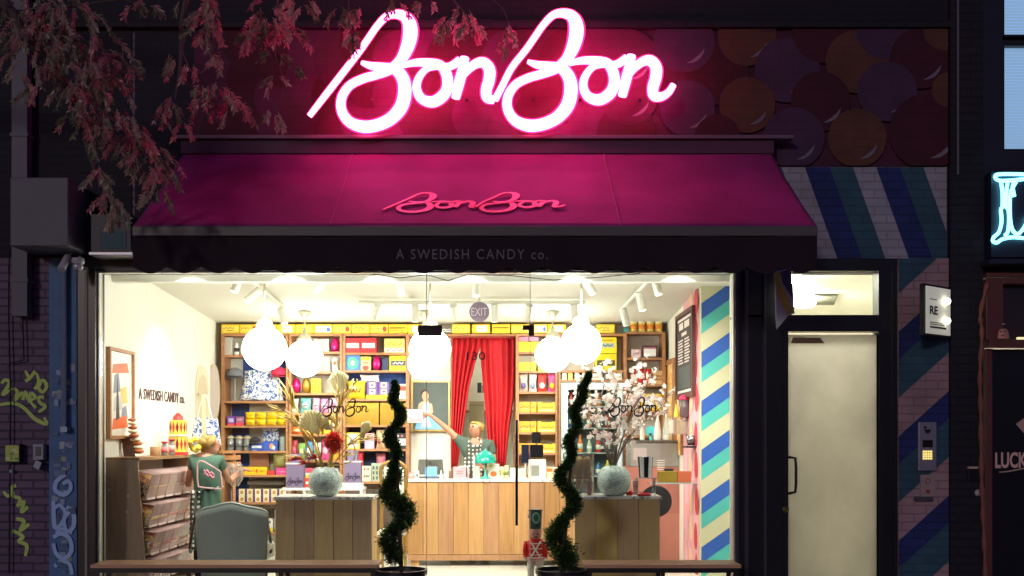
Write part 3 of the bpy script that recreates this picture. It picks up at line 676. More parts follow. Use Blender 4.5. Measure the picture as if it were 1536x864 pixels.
b = MB().pbox(1381, 1403, 712, 745, -.1, .02); b.ell(X(1392, -.101), Z(722, -.101), .025, .025, -.1015, 1); b.ell(X(1392, -.1015), Z(722, -.1), .018, .018, -.1022, 0); b.ell(X(1392, -.101), Z(737, -.101), .02, .02, -.1015, 1); b.pbox(1374, 1400, 745, 752, -.12, .06, 2)
b.build('warning_notice', [M('#A58E8A', .6), M('#8C3A3A', .6), M('#4A4650', .5)], label='small pinkish notice plate with round symbols under the steel intercom', cat='notice', bevel=.002)
bs = thing('realty_sign', 'white sign with black letters lit by two bright spots beside the striped pier', 'sign', P(1407, 498, -.2))
_sa, _sb = P(1390, 464, -.45), P(1425, 460, -.2)
_sx = (_sb - _sa); _sx.z = 0; _sl = _sx.length; _sx.normalize(); _sn = Vector((_sx.y, -_sx.x, 0))
def bsp(u, v, w_): # u 0..1 across, v 0..1 down, w_ behind the face
    return _sa + _sx * _sl * u + Vector((0, 0, .205 - .41 * v)) - _sn * w_
def slab(u0, u1, v0, v1, w0, w1): return [bsp(u0, v1, w0), bsp(u1, v1, w0), bsp(u1, v1, w1), bsp(u0, v1, w1)], [bsp(u0, v0, w0), bsp(u1, v0, w0), bsp(u1, v0, w1), bsp(u0, v0, w1)]
MB().hexa(*slab(-.07, 1.07, -.05, 1.04, .01, .05)).build('sign_box', [m_black], bs)
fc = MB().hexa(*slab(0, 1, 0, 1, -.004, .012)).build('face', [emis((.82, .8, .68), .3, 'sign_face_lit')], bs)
text_mb('RE', .075, lambda u, v, t: bsp(.27 + u/_sl, .5 - v/.41, -.0062 - t), th=.002, bold=.03, wid=.13).build('sign_lettering', [m_black], fc)
b = MB()
for v in (.75, .79, .84, .86): b.hexa(*slab(.12, .74 if v < .8 else .8, v, v + .018, -.008, -.003))
b.build('sign_small_print', [m_black], fc); b = MB(); b.hexa(*slab(.12, .4, .26, .275, -.008, -.003)); b.build('sign_small_print', [m_black], fc)
for v in (.3, .72):
    c = bsp(.74, v - .02, -.03); MB().ball(c, .03, 14).build('spot_bulb', [emis((1, .98, .75), 5, 'sign_bulb_%d' % int(v*10))], bs, smooth=True)
# folded banner by the transom
fb = MB(); pts = [(1163,407),(1186,402),(1192,470),(1182,474),(1165,494),(1163,440)]
fb.poly([(X(a, -.3), Z(c, -.3)) for a, c in pts], -.3, 0, .02)
fb.poly([(X(a, -.3), Z(c, -.3)) for a, c in ((1160,410),(1170,408),(1172,424),(1190,466),(1182,474),(1166,444))], -.302, 1, .0015)
fb.poly([(X(a, -.3), Z(c, -.3)) for a, c in ((1170,408),(1186,402),(1191,452),(1174,424))], -.3025, 2, .0015)
fb.tube([P(1162, 404, -.3), P(1162, 404, -.06)], .01, 8, 2)
fb.build('hanging_banner', [M('#B9BCCB', .6), M('#C8B84E', .6), M('#57505C', .6)], label='small folded grey and yellow banner hanging by the transom window', cat='banner')

# benches in front of the window
def bench(x0, x1, label):
    t = thing('bench', label, 'bench', ((x0+x1)/2, -.45, 0), 'benches before the shop window')
    MB().box(x0, x1, -.62, -.27, .402, .432).build('bench_top', [wood('bench_wood', '#C8946C', '#DCAA84', .5, 'X')], t, bevel=.004)
    MB().box(x0+.02, x1-.02, -.60, -.29, .36, .4).build('apron_rail', [m_black], t)
    n = max(2, round((x1 - x0) / .75) + 1)
    for i in range(n):
        xx = x0 + .03 + (x1 - x0 - .09) * i / (n - 1)
        b = MB(); b.box(xx, xx+.035, -.60, -.565, 0, .36); b.box(xx, xx+.035, -.325, -.29, 0, .36); b.box(xx, xx+.035, -.563, -.327, .0, .035); b.build('leg', [m_black], t)
bench(X(135, -.62), X(566, -.62), 'long wooden bench on black metal legs before the pane with the grey armchair')
bench(X(877, -.62), X(1112, -.62), 'shorter wooden bench on black metal legs between topiary and mullions')

# ------------------------------------------------------------------ neighbour building
nb = thing('neighbour_building', 'dark building with blue-lit blinds upstairs and a brown bar front at the photo edge', 'building', (6.6, .1, 0))
xp0, xp1 = X(1421, Yw), X(1470, Yw)
MB().box(xp0 + .004, xp1, Yw - .06, .25, 0, 8.2).build('pier', [m_brick_dark], nb)
b = MB(); b.box(xp1, 10, Yw, .25, Z(255, 0) , Z(228, 0)); b.box(xp1, X(1500, 0), Yw, .25, Z(228, 0), 8.2); b.box(X(1500, 0), 6.8, .02, .25, Z(67, 0), Z(57, 0)); b.box(6.8, 10, Yw, .25, Z(228, 0), 8.2)
b.box(xp1, 10, Yw, .25, Z(412, 0), Z(255, 0)); b.build('dark_wall', [M('#1C1C2E', .6, var=.2)], nb)
for py0, py1 in ((-200, 57), (67, 228)):
    wn = MB().box(X(1500, 0), 6.8, .0, .03, Z(py1, 0), Z(py0, 0)); wn = MB()
    z0, z1 = Z(py1, 0), Z(py0, 0); xa, xb = X(1501, 0), 6.8
    wn.box(xa, xa+.02, -.03, .03, z0, z1); wn.box(xb-.03, xb, -.03, .03, z0, z1); wn.box(xa+.02, xb-.03, -.03, .03, z0, z0+.02); wn.box(xa+.02, xb-.03, -.03, .03, z1-.02, z1)
    wn = wn.build('window', [m_black], nb)
    bl = MB(); k = int((z1 - z0) / .028)
    for i in range(k): bl.box(xa+.02, xb-.03, .04, .052, z0 + .02 + i*.028, z0 + .02 + i*.028 + .024)
    bl.build('blind', [emis((.3, .5, .74), .62, 'blue_lit_blind')], wn)
brw = M('#6A3C38', .4, var=.15, scale=4); brd = M('#3A2426', .5)
b = MB(); b.box(X(1472, 0), 8, -.12, .1, Z(418, 0), Z(412, 0)); b.box(X(1472, 0), X(1497, 0), -.1, .1, Z(512, 0), Z(420, 0)); b.box(X(1497, 0), 8, -.1, .1, Z(428, 0), Z(420, 0)); b.box(X(1474, 0), 8, -.14, .1, Z(522, 0), Z(512, 0)); b.box(X(1474, 0), 8, -.15, -.14, Z(523.5, 0), Z(521, 0))
b.box(X(1474, 0), X(1484, 0), -.06, .1, 0, Z(524, 0)); b.build('wooden_bar_front', [brw], nb, bevel=.003)
MB().box(X(1497, 0), 8, .03, .05, Z(512, 0), Z(428, 0)).build('upper_pane', [M('#2E2226', .15, var=.3, scale=3)], nb)
MB().box(X(1484, 0), 8, -.02, .05, 0, Z(524, 0)).build('dark_panel', [M('#15151E', .3)], nb)
text_mb('LUCK', 24 / S(0), lambda u, v, t: (X(1515, 0) + u, -.022 - t, Z(690, 0) + v + .02*u), th=.002, bold=.03, wid=48 / S(0)).build('painted_lettering', [M('#F0C0B0', .7)], nb)
b = MB(); ribbon(b, [(1497,708,1),(1510,707,1.6),(1536,702,1.6)], lambda u, v, t: (X(u, 0), -.022 - t, Z(v, 0)), 0, .002); b.build('painted_underline', [M('#E0B8A8', .7)], nb); b = MB(); b.poly([(X(a,0), Z(c,0)) for a, c in ((1522,636),(1536,626),(1550,640),(1536,652))], -.023, 0)
b.build('painted_flourish', [M('#C8A090', .7)], nb)
b = MB(); ch = [(1481,425,-.15),(1471,470,-.15),(1473,500,-.15),(1470,560,-.15),(1471,620,-.15),(1472,700,-.15),(1474,760,-.15),(1477,830,-.15),(1479,900,-.15)]
b.tube([P(a, c, y) for a, c, y in catmull(ch, 8)], [.018 + .006*math.sin(i*1.3) for i in range(len(catmull(ch, 8)))], 8)
b.build('twisted_rope', [M('#8E5444', .7, var=.3, scale=30)], label='long reddish twisted rope hanging down the edge of the brown bar front', cat='rope')
b = MB().lathe([(.001, -.01), (.05, -.012), (.055, 0), (.045, .06), (.03, .08), (.001, .085)], P(1505, 507, -.12), 16, sy=.5); b.lathe([(.001, 0), (.022, .003), (.001, .012)], P(1505, 487, -.12), 12, 1)
b.ell(X(1502, -.16), Z(497, -.16), .008, .004, -.152, 2, .003); b.ell(X(1508, -.16), Z(497, -.16), .008, .004, -.152, 2, .003); b.ell(X(1505, -.16), Z(503, -.16), .014, .004, -.149, 2, .003)
b.build('tiki_mug', [M('#D09080', .5), M('#D8D8E0', .4), brd], label='small pink face-shaped mug standing on the brown bar ledge', cat='mug', smooth=True)
b = MB(); b.box(X(1518, 0), 5.2, -.12, -.08, Z(511, 0)+.003, Z(507.5, 0)); b.build('ledge_light', [emis((1, .9, .45), .9, 'ledge_glow')], label='short yellow glowing strip lying on the brown bar ledge', cat='lamp')
b = MB(); b.lathe([(.001, 0), (.1, 0), (.13, .06), (.001, .07)], P(1469, 526, -.1), 16, 0, 'Y', .45, 1.2); b.build('paper_lantern', [M('#B07A76', .7)], label='oval pinkish disc mounted beside the ledge of the bar front', cat='ornament', smooth=True)
dl = thing('door_latch', 'small dark latch hardware with a white button by the twisted rope', 'latch', P(1463, 745, -.1))
b = MB(); b.pbox(1452, 1466, 703, 722, -.13, .04); b.build('latch_case', [M('#2A2830', .3, .5)], dl, bevel=.003)
MB().pbox(1453, 1467, 700, 703, -.14, .05).build('latch_lip', [M('#D8B8A8', .4)], dl); MB().lathe([(.03, 0), (.03, -.02), (.001, -.025)], P(1466, 739, -.1), 14, 0, 'Y').build('push_button', [M('#B8AEB4', .4)], dl, smooth=True)
# cyan neon letter
m_cy = emis((.22, .85, 1.0), 3.2, 'cyan_neon')
nl = thing('neon_letter_sign', 'glowing cyan neon letters on the dark wall above the bar front', 'neon sign', P(1530, 362, -.2))
def cr4(pl, r=.017): return [P(1460 + a/5.08, 230 + c/5.08, -.22) for a, c in pl]
paths = [[(390,160),(300,158),(190,160),(165,178),(190,205),(260,208),(390,196)], [(210,210),(222,300),(222,400),(210,430),(215,520),(195,600),(155,640),(150,670),(180,680),(220,655),(300,640),(420,650)],
         [(262,212),(252,300),(248,400),(268,430),(272,520),(262,600),(240,625)], [(330,210),(285,300),(278,420),(285,540),(310,600),(345,612),(390,560),(420,480)], [(310,215),(300,260),(312,330)]]
for pl in paths: MB().tube(cr4([tuple(p) for p in catmull([(a, c, 0) for a, c in pl], 5) for p in [p[:2]]]), .016, 8).build('neon_tube', [m_cy], nl, smooth=True)
b = MB(); b.box(X(1486, -.18), 5.3, -.19, Yw - .005, Z(386, -.18), Z(258, -.18)); b.build('backing_board', [M('#24283A', .5)], nl)
b = MB(); b.box(X(1484, -.3), 8, -.3, Yw, Z(395, -.3), Z(388, -.3)); b.build('metal_shelf', [M('#35384A', .4, .4)], nb)
b = MB(); b.tube([P(1437, 0, -.13), P(1437, 262, -.13)], .012, 8); b.build('thin_conduit', [M('#4A4656', .5)], label='thin vertical conduit on the dark pier next to the mural', cat='pipe')

# ------------------------------------------------------------------ interior lamps
m_globe = emis((1, .98, .92), 24, 'opal_globe')
m_rod = M('#C9C4AE', .35, .6)
def pendant(px, py, r, Y, label, top=None):
    t = thing('pendant_lamp', label, 'pendant lamp', (X(px, Y), Y, Z(py, Y)), 'round white globe pendants')
    c = P(px, py, Y); zt = zc(Y)
    MB().ball(c, r, 28).build('globe', [m_globe], t, smooth=True)
    MB().lathe([(.02, r + .13), (.03, r + .08), (.07, r + .06), (.085, r + .02), (.08, r - .035)], c, 20).build('fitter', [m_rod], t, smooth=True)
    MB().tube([c + Vector((0, 0, r + .05)), (c.x, c.y, zt - .03)], .011, 10).build('rod', [m_rod], t)
    MB().lathe([(.012, -.1), (.03, -.07), (.08, -.02), (.085, 0)], (c.x, c.y, zt), 20).build('canopy', [m_rod], t, smooth=True)
pendant(397, 523, .215, .75, 'large glowing globe pendant leftmost of the front three, before the capped tote shelf')
pendant(645, 524, .205, .75, 'large glowing globe pendant in the middle, above the framed portrait')
pendant(872, 516, .20, .75, 'large glowing globe pendant rightmost of the front three, above the blossom branches')
pendant(457, 538, .225, 3.3, 'smaller glowing globe pendant hanging behind the leftmost front globe')
pendant(636, 545, .20, 3.3, 'smaller glowing globe pendant half hidden behind the middle front globe')
pendant(829, 532, .215, 3.3, 'smaller glowing globe pendant beside the rightmost front globe, over the candy shelves')

m_spot = M('#E9E7DC', .4)
def track(p0, p1, heads, label):
    t = thing('track_light', label, 'track lights', ((Vector(p0) + Vector(p1)) / 2), 'track lights on the ceiling')
    MB().tube([p0, p1], .022, 6).build('rail', [m_spot], t)
    for k, d, hot in heads:
        a = Vector(p0).lerp(Vector(p1), k); d = Vector(d).normalized(); h = a + Vector((0, 0, -.07))
        b = MB().tube([a, h], .012, 8); b.tube([h - d * .05, h + d * .15], .042, 16)
        hd = b.build('spot_head', [m_spot], t, smooth=False)
        MB().lathe([(.034, 0), (.034, .004)], h + d * .146, 14) if False else None
        q = MB().tube([h + d * .1505, h + d * .154], .036, 16); q.build('lens', [emis((1, .97, .85), 1.5 if p0[1] < .3 else 14 if hot else 2.2, 'spot_lens')], hd)
        if hot:
            L = bpy.data.objects.new('spot_beam', bpy.data.lights.new('spot_beam', 'SPOT')); COL.objects.link(L)
            L.data.energy = hot * (2.6 if p0[1] > .3 else 3.6); L.data.spot_size = R(55 if p0[1] > .3 else 96); L.data.spot_blend = .9; L.data.shadow_soft_size = .03; L.data.color = (1, .96, .88)
            L.parent = hd; L.location = (h + d * .16) - ORG[hd.name]; L.rotation_euler = d.to_track_quat('-Z', 'Y').to_euler()
def TP(px, py, Y): return P(px, py, Y)
track((-2.62, .45, zc(.45)-.05), (-2.62, 2.9, zc(2.9)-.05), [(.12, (-.45, .3, -1), 60), (.42, (-.8, .25, -.6), 38), (.9, (.3, -.2, -1), 0)], 'track rail with three spot heads along the cream lettered wall')
track((1.5, .55, zc(.55)-.05), (1.36, 2.9, zc(2.9)-.05), [(.15, (.3, .3, -.9), 0), (.5, (.25, .3, -.9), 30), (.92, (.25, .2, -1), 0)], 'slanting track rail with three spot heads near the menu board wall')
track((-1.7, 2.5, zc(2.5)-.04), (.9, 2.5, zc(2.5)-.04), [(.08, (-.3, .8, -.7), 30), (.25, (0, .1, -1), 0), (.42, (.1, .8, -.7), 30), (.6, (0, .2, -1), 0), (.75, (-.2, .7, -.8), 30), (.95, (.1, .2, -1), 0)], 'long track rail with six spot heads running across above the red curtain')
track((-1.9, 1.0, zc(1.0)-.04), (1.0, 1.0, zc(1.0)-.04), [(.02, (-.6, .5, -.6), 25), (.28, (.2, .4, -.9), 0), (.55, (0, -.1, -1), 0), (.93, (.5, .5, -.7), 25)], 'track rail with four spot heads just behind the window head')
track((-3.3, .11, 3.24), (1.9, .11, 3.24), [(.04, (.1, .55, -.6), 60), (.22, (.1, .6, -.6), 60), (.40, (0, .6, -.6), 60), (.58, (-.1, .6, -.6), 60), (.76, (0, .6, -.6), 60), (.95, (0, .6, -.6), 60)], 'long front track rail with six wide spot heads right above the shop window')
MB().tube([(-3.5, .3, 3.19), (1.95, .3, 3.19)], .018, 8).build('fill_light_tube', [emis((1, .97, .88), 8, 'added_fill_glow')], label='long thin added fill light tube, unseen above the window head', cat='fill light')  # unseen fill light, added to brighten the bulkhead and the window display
MB().ball((.35, YB+.7, 2.75), .12, 16).tube([(.35, YB+.7, 2.86), (.35, YB+.7, 3.1)], .01, 6).build('hidden_stockroom_lamp', [emis((1, .96, .85), 30, 'hidden_stock_lamp')], label='unseen round lamp added in the stock room behind the red curtains', cat='lamp')  # out-of-view lamp added to brighten the gap between the curtains

ex = thing('exit_sign', 'round purple-grey EXIT sign hanging on a rod above the red curtain', 'exit sign', P(719, 484, 1.8))
c = P(719, 468, 1.8); rx = 15 / S(1.8)
MB().lathe([(rx*.2, -.02), (rx, -.018), (rx, .018), (rx*.2, .02)], c, 28, 0, 'Y').build('sign_disc', [M('#7A6878', .5)], ex)
MB().tube([c + Vector((0, 0, rx)), (c.x, c.y, zc(1.8))], .012, 8).build('rod', [m_rod], ex)
text_mb('EXIT', 12 / S(1.8), lambda u, v, t: (c.x + u, c.y - .0205 - t, c.z + v), th=.002, wid=24 / S(1.8)).build('lettering', [M('#C9B4C4', .5)], ex)

# ------------------------------------------------------------------ shelving along the back wall
Y0, Y1 = 4.0, 4.325
PXS = Y0
def sx(px): return X(px, Y0)
def sz(py): return Z(py, Y0)
def unit(name, label, posts, boards, ztop, zbot, back=None):
    """posts: px of upright centres; boards: list of (px0, px1, py)"""
    t = thing('shelf_unit', label, 'shelves', ((sx(posts[0]) + sx(posts[-1])) / 2, 4.15, 0), 'wooden shelf units on the back wall')
    for p in posts: MB().box(sx(p) - .02, sx(p) + .02, Y0, Y1, zbot, sz(ztop)).build('side_panel', [m_shelfw], t)
    for a, c, py in boards: MB().box(sx(a) + .0205, sx(c) - .0205, Y0 + .005, Y1, sz(py) - .014, sz(py) + .014).build('shelf', [m_shelfw], t)
    for i, (a, c, e, f, colr) in enumerate(back or []):
        MB().box(sx(a), sx(c), YB - .012 - i*.0008, YB - .002, sz(f), sz(e)).build('back_panel', [M(colr, .7)], t)
    return t
A = [(334, 431, y) for y in (502, 534, 603, 640, 678, 714, 755, 800)]
unit('a', 'tall wooden shelf unit by the lettered wall with tote bag, jars and yellow bags', [334, 431], A, 501, 0.02, [(336, 430, 503, 533, '#C9C4B4'), (355, 430, 536, 602, '#2C4F9E'), (338, 364, 604, 754, '#274488'), (366, 429, 604, 754, '#D9D2C2')])
B = [(434.5, 512, y) for y in (502, 529, 559, 591, 621, 653, 692, 728)]
unit('b', 'middle wooden shelf unit with foil eggs and small candy bags', [434.5, 512], B, 501, 0.02, [(436, 511, 503, 760, '#E5DECB')])
C = [(515.5, 611, y) for y in (502, 530.5, 557, 600, 639, 675)] + [(515.5, 611, 724)]
unit('c', 'wooden shelf unit with two gold parcels beside the framed portrait', [515.5, 611], C, 501, 0.02, [(517, 610, 503, 556, '#DAD2C4'), (517, 610, 558, 599, '#3A5CA8'), (517, 610, 640, 723, '#2E3A5C')])
Dd = [(776, 835, y) for y in (502, 529, 558, 589, 619.5, 650, 681, 715)]
unit('d', 'narrow wooden shelf unit of yellow boxes beside the red curtain', [776, 835.5], Dd, 501, 0.02, [(778, 834, 503, 800, '#E0D8C0')])
Ee = [(838.5, 938, 502), (838.5, 938, 557), (838.5, 938, 571), (938, 996, 499), (938, 996, 538), (938, 996, 578), (938, 996, 617), (938, 996, 655)]
unit('e', 'wide wooden shelf unit above and beside the tall glass-door fridge', [838.5, 938, 996], Ee, 499, 0.02, [(840, 937, 504, 556, '#D8D0BC'), (940, 995, 500, 655, '#E2DACA')])
MB().box(sx(676) - .02, sx(838), Y0 + .02, Y1, sz(502) - .012, sz(502) + .012).build('high_shelf_board', [m_shelfw], shop)
MB().box(sx(613), sx(676) - .022, Y0 + .02, Y1, sz(502) - .012, sz(502) + .012).build('high_shelf_board', [m_shelfw], shop)

cnt = [0]
def prod(px0, px1, py0, py1, label, cat, name, base, marks=(), Y=4.04, dep=None, group=None, shape='box', rough=.45):
    """one packet or object on a shelf; marks: (kind, x, y, w, h, colour) in fractions of its face"""
    cnt[0] += 1
    x0, x1, z0, z1 = X(px0, Y), X(px1, Y), Z(py1, Y), Z(py0, Y); W_, H_ = x1 - x0, z1 - z0
    mats = [M(base, rough)] if isinstance(base, str) else [base]; b = MB(); dep = dep or min(.2, max(.06, W_ * .6)); yf = Y
    if shape == 'box': b.box(x0, x1, Y, Y + dep, z0, z1)
    elif shape == 'bag':   # soft pouch, puffed in the middle, crimped top
        n, m_ = 8, 8; k = len(b.v)
        for side in (-1, 1):
            k = len(b.v)
            for i in range(n + 1):
                for j in range(m_ + 1):
                    u, v = i/n, j/m_; pf = math.sin(math.pi*u)**.5 * math.sin(math.pi*min(1, v*1.02))**.5 if 0 < u < 1 and 0 < v < 1 else 0
                    wob = .02 * W_ * math.sin(7*v + px0)
                    b.v.append(Vector((x0 + W_*(.5 + (u-.5)*(1 - .12*math.sin(math.pi*v))) + wob, Y + dep/2 + side * pf * dep/2 + .004*math.sin(9*u+5*v+px0), z0 + H_*v)))
            for i in range(n):
                for j in range(m_): a = k + i*(m_+1) + j; b.f.append((a, a+1, a+m_+2, a+m_+1)); b.m.append(0)
        yf = Y - .002
    elif shape == 'egg': b.lathe([(W_/2 * math.sin(math.pi*(i+.02)/12.04) * (1 - .13*math.cos(math.pi*(1 - i/12)) * 1), H_ * (1 - math.cos(math.pi*i/12)) / 2) for i in range(13)], ((x0+x1)/2, Y + W_/2, z0), 18)
    elif shape == 'jar':
        b.lathe([(W_*.42, 0), (W_*.46, H_*.08), (W_*.46, H_*.68), (W_*.3, H_*.8), (W_*.3, H_)], ((x0+x1)/2, Y + W_/2, z0), 16)
    elif shape == 'can': b.lathe([(W_*.46, 0), (W_*.48, H_*.03), (W_*.48, H_*.97), (W_*.46, H_)], ((x0+x1)/2, Y + W_/2, z0), 18)
    elif shape == 'bottle': b.lathe([(W_*.45, 0), (W_*.48, H_*.04), (W_*.44, H_*.35), (W_*.14, H_*.85), (W_*.12, H_)], ((x0+x1)/2, Y + W_/2, z0), 14)
    ci = {}
    for q_, mk in enumerate(marks):
        kind, u, v, ww, hh, colr = mk
        if colr not in ci: ci[colr] = len(mats); mats.append(M(colr, .5))
        y = yf - .0012 - q_ * .0006
        if shape in ('can', 'jar') :
            b.lathe([(W_*.487, H_*(v - hh/2)), (W_*.487, H_*(v + hh/2))], ((x0+x1)/2, Y + W_/2, z0), 18, ci[colr]); continue
        cx, cz = x0 + W_*u, z0 + H_*v
        if kind == 'r': b.poly([(cx - W_*ww/2, cz - H_*hh/2), (cx + W_*ww/2, cz - H_*hh/2), (cx + W_*ww/2, cz + H_*hh/2), (cx - W_*ww/2, cz + H_*hh/2)], y, ci[colr], .0012)
        elif kind == 'o': b.ell(cx, cz, W_*ww/2, H_*hh/2, y, ci[colr], .0012, 14)
        elif kind == 's':   # squiggle of print
            pts = [(cx - W_*ww/2 + W_*ww*i/8, cz + H_*hh/2*math.sin(i*2.1 + u*7)) for i in range(9)]
            b.tube([(p[0], y, p[1]) for p in pts], H_*.035, 5, ci[colr])
    o = b.build(name, mats, label=label, cat=cat, group=group, smooth=shape in ('egg', 'jar', 'can', 'bottle', 'bag'))
    if shape == 'box': q = o.modifiers.new('soft_edge', 'BEVEL'); q.width = min(.003, W_*.04); q.segments = 1; q.limit_method = 'ANGLE'
    return o

Yel = '#F0C92A'
# yellow boxes along the very top
xs = [332 + 27.9*i for i in range(11)] + [678, 708, 738, 767, 801, 822, 895]
for i, x in enumerate(xs):
    wd = 27 if x < 640 else (20 if x in (801,) else 27); 
    st_ = [[('r', .5, .5, .86, .7, '#F7DA58'), ('s', .4, .6, .6, .2, '#C04A28'), ('s', .5, .33, .4, .1, '#A86A20')],
           [('r', .5, .5, .86, .7, '#F7DA58'), ('s', .3, .6, .45, .15, '#C04A28'), ('o', .8, .5, .24, .6, '#D84438')],
           [('r', .5, .5, .86, .7, '#F4EED8'), ('o', .78, .45, .22, .5, '#4A6AA8'), ('s', .35, .55, .4, .15, '#C8A040')],
           [('r', .55, .5, .6, .72, '#F6F0E0'), ('s', .5, .5, .4, .2, '#C8702C')],
           [('r', .5, .62, .9, .16, '#8A6A20'), ('r', .5, .36, .9, .1, '#B89028')]][(0, 1, 2, 3, 0, 2, 1, 0, 1, 4, 3, 0, 3, 4, 0, 2, 3, 0)[i]]
    lb = (f'yellow candy box, {ORD[i]} from the lettered wall in the row atop the shelves' if i < 11 else f'yellow candy box on the high shelf above curtain and fridge, {ORD[i-11]} after the pendant')
    prod(x, x + wd, 486.5, 499.8 + (.8 if i < 11 else 0), lb, 'candy box', 'candy_box', Yel if i % 4 else '#EFC21E', st_, Y=Y0 + .03, dep=.16, group='yellow boxes on top of the shelves')
for i in range(4):
    x = 945 + 12.6*i; prod(x, x + 11.5, 482, 498, f'yellow tin with an orange band, {ORD[i]} of four on the high corner shelf', 'tin', 'candy_tin', '#F1D060', [('r', .5, .5, 1, .4, '#E88A2A'), ('r', .5, .93, 1, .1, '#F6F0DA')], shape='can', group='tins on the high corner shelf')
prod(936, 943, 492, 498.5, 'small teal tub beside the yellow tins on the high shelf', 'tub', 'candy_tub', '#3F9A98')

# shelf unit by the lettered wall
prod(350, 358, 514, 533.3, 'small white jar with black label on the uppermost capped shelf', 'jar', 'candle_jar', '#EDEAE4', [('r', .5, .45, 1, .3, '#3A3438')], shape='jar')
prod(359, 366, 515, 533.3, 'small white canister beside the black-labelled jar on the uppermost shelf', 'jar', 'candle_jar', '#E4DED6', [], shape='jar')
prod(337, 348, 506, 533.3, 'pale grey gift bag in the uppermost shelf corner', 'gift bag', 'gift_bag', '#BDB8AE')
def cap(px, py, w_, colr, brim, label, Y=4.08):
    t = thing('baseball_cap', label, 'cap', P(px, py + 8, Y), 'caps on stands in the shelves')
    r = w_ / 2 / S(Y); c = P(px, py, Y)
    MB().lathe([(r, 0), (r*.98, r*.35), (r*.75, r*.8), (r*.3, r*1.02), (.003, r*1.05)], c, 20).build('crown', [M(colr, .8)], t, smooth=True)
    MB().quadpatch(lambda u, v: (c.x + r*1.05*math.cos(math.pi*u), c.y - .02 - (r*.95*math.sin(math.pi*u))*v*1.1 - .0, c.z - .008 - .015*v), 12, 3).build('brim', [M(brim, .8)], t, smooth=True, solid=.004)
    zf = sz(603) if py < 603 and py > 534 else sz(678)
    MB().tube([(c.x, c.y, zf + .016), (c.x, c.y, c.z + .01)], .008, 8).lathe([(.05, 0), (.05, .01), (.01, .014)], (c.x, c.y, zf + .015), 14).build('stand', [M('#9A9890', .4)], t)
cap(352, 565, 26, '#6E7076', '#5E6066', 'grey baseball cap on a stand beside the blue and white tote')
cap(419, 563, 24, '#D2264E', '#B41E44', 'bright red baseball cap on a stand under the globe pendant')
cap(383, 663, 16, '#22222A', '#1C1C24', 'small black cap on the shelf of glass jars')
m_tote = blotch('blue_print_canvas', '#E9ECEC', '#3C5FA8', 26, .52, .8, 1.5)
def tote(px0, px1, py0, py1, hy, Y, label, hang=False):
    t = thing('tote_bag', label, 'tote bag', P((px0+px1)/2, py1, Y)); W_ = px1 - px0
    def fn(s_): 
        return lambda u, v: (X(px0 + W_*(.5 + (u-.5)*(1 - .22*v)), Y), Y + .05 + s_*(.05*math.sin(math.pi*u)**.6*(1-.6*v) if 0<u<1 else 0) + .006*math.sin(14*u + 3*v), Z(py1 + (py0-py1)*v, Y) + .01*math.sin(5*u))
    MB().quadpatch(fn(-1), 14, 10).quadpatch(fn(1), 14, 10).build('bag_body', [m_tote], t, smooth=True, solid=.003)
    a, c = px0 + W_*.27, px1 - W_*.27; m = (a + c)/2
    for dy in (0, .07):
        if hang: pl = [(a-2, py0 + 6), (m - 4, hy + 6), (m, hy), (m + 4, hy + 6), (c+2, py0 + 6)]
        else: pl = [(a, py0 + 12), (a - 2, py0 + 2), (a + 3, hy + 3), (m, hy), (c - 3, hy + 3), (c + 4, py0 + 8), (c - 2, py0 + 26)]
        pts = [P(p, q_, Y + .0 + dy) for p, q_, _ in catmull([(p, q_, 0) for p, q_ in pl], 5)]
        MB().tube(pts, .014, 6, flat=.3).build('handle', [M('#F1F0EA', .8)], t, smooth=True)
tote(358, 424, 556, 601.3, 553, 4.06, 'large blue and white patterned tote bag on the shelf behind the globe pendant')
tote(284, 330, 627, 668, 592, 2.3, 'blue and white tote bag hanging by white handles behind the blonde shop assistant', True)
MB().tube([P(297, 590, 3.6), P(306, 593, 2.3)], .008, 6).box(X(306, 2.3) - .02, X(306, 2.3) + .02, 2.28, 2.32, 0, Z(592, 2.3)).build('bag_stand', [M('#D8C8A8', .5)], label='slim pale stand post carrying the hanging blue tote', cat='stand')
prod(394, 418, 642, 664, 'blue and grey patterned cloth bag leaning at the back of the jar shelf', 'bag', 'cloth_bag', m_tote, [], Y=4.2, dep=.08)
prod(341, 352, 624, 638.5, 'purple candy carton beside the yellow bags', 'carton', 'candy_carton', '#6A3AA0', [('r', .5, .55, .7, .4, '#C8B8E8'), ('r', .5, .12, 1, .24, '#D83848')])
prod(353.5, 365, 625, 638.5, 'red and mauve candy carton between purple carton and yellow bags', 'carton', 'candy_carton', '#9A5A86', [('r', .5, .15, 1, .3, '#D83848'), ('s', .5, .65, .6, .2, '#F0E0E8')])
for i in range(8):
    x = 366 + (i % 4)*16; y = (618, 628.5)[i // 4]
    prod(x, x + 15.6, y, y + 10.2, f'bright yellow candy bag, {ORD[i%4]} in the {"upper" if i < 4 else "lower"} row of eight', 'candy bag', 'candy_bag', '#F4D216', [('s', .5, .55, .7, .3, '#B8461C')], shape='bag', dep=.12, group='yellow candy bags stacked beside the purple carton')
m_jar = M('#8A8A86', .15, .2)
for i, x in enumerate((338.5, 351.5, 363.5)):
    prod(x, x + 11.5, 653, 676.5, f'squat glass storage jar, {ORD[i]} of three beside the blue boxes', 'jar', 'storage_jar', m_jar, [('r', .5, .85, 1, .12, '#C8B890'), ('r', .5, .35, 1, .2, '#5E6068')], shape='jar', group='glass jars in a row of three')
prod(376, 394, 664, 676.5, 'flat blue candy box beside the glass jars', 'candy box', 'candy_box', '#2E4FA6', [('r', .5, .5, .8, .3, '#D8E0F0')])
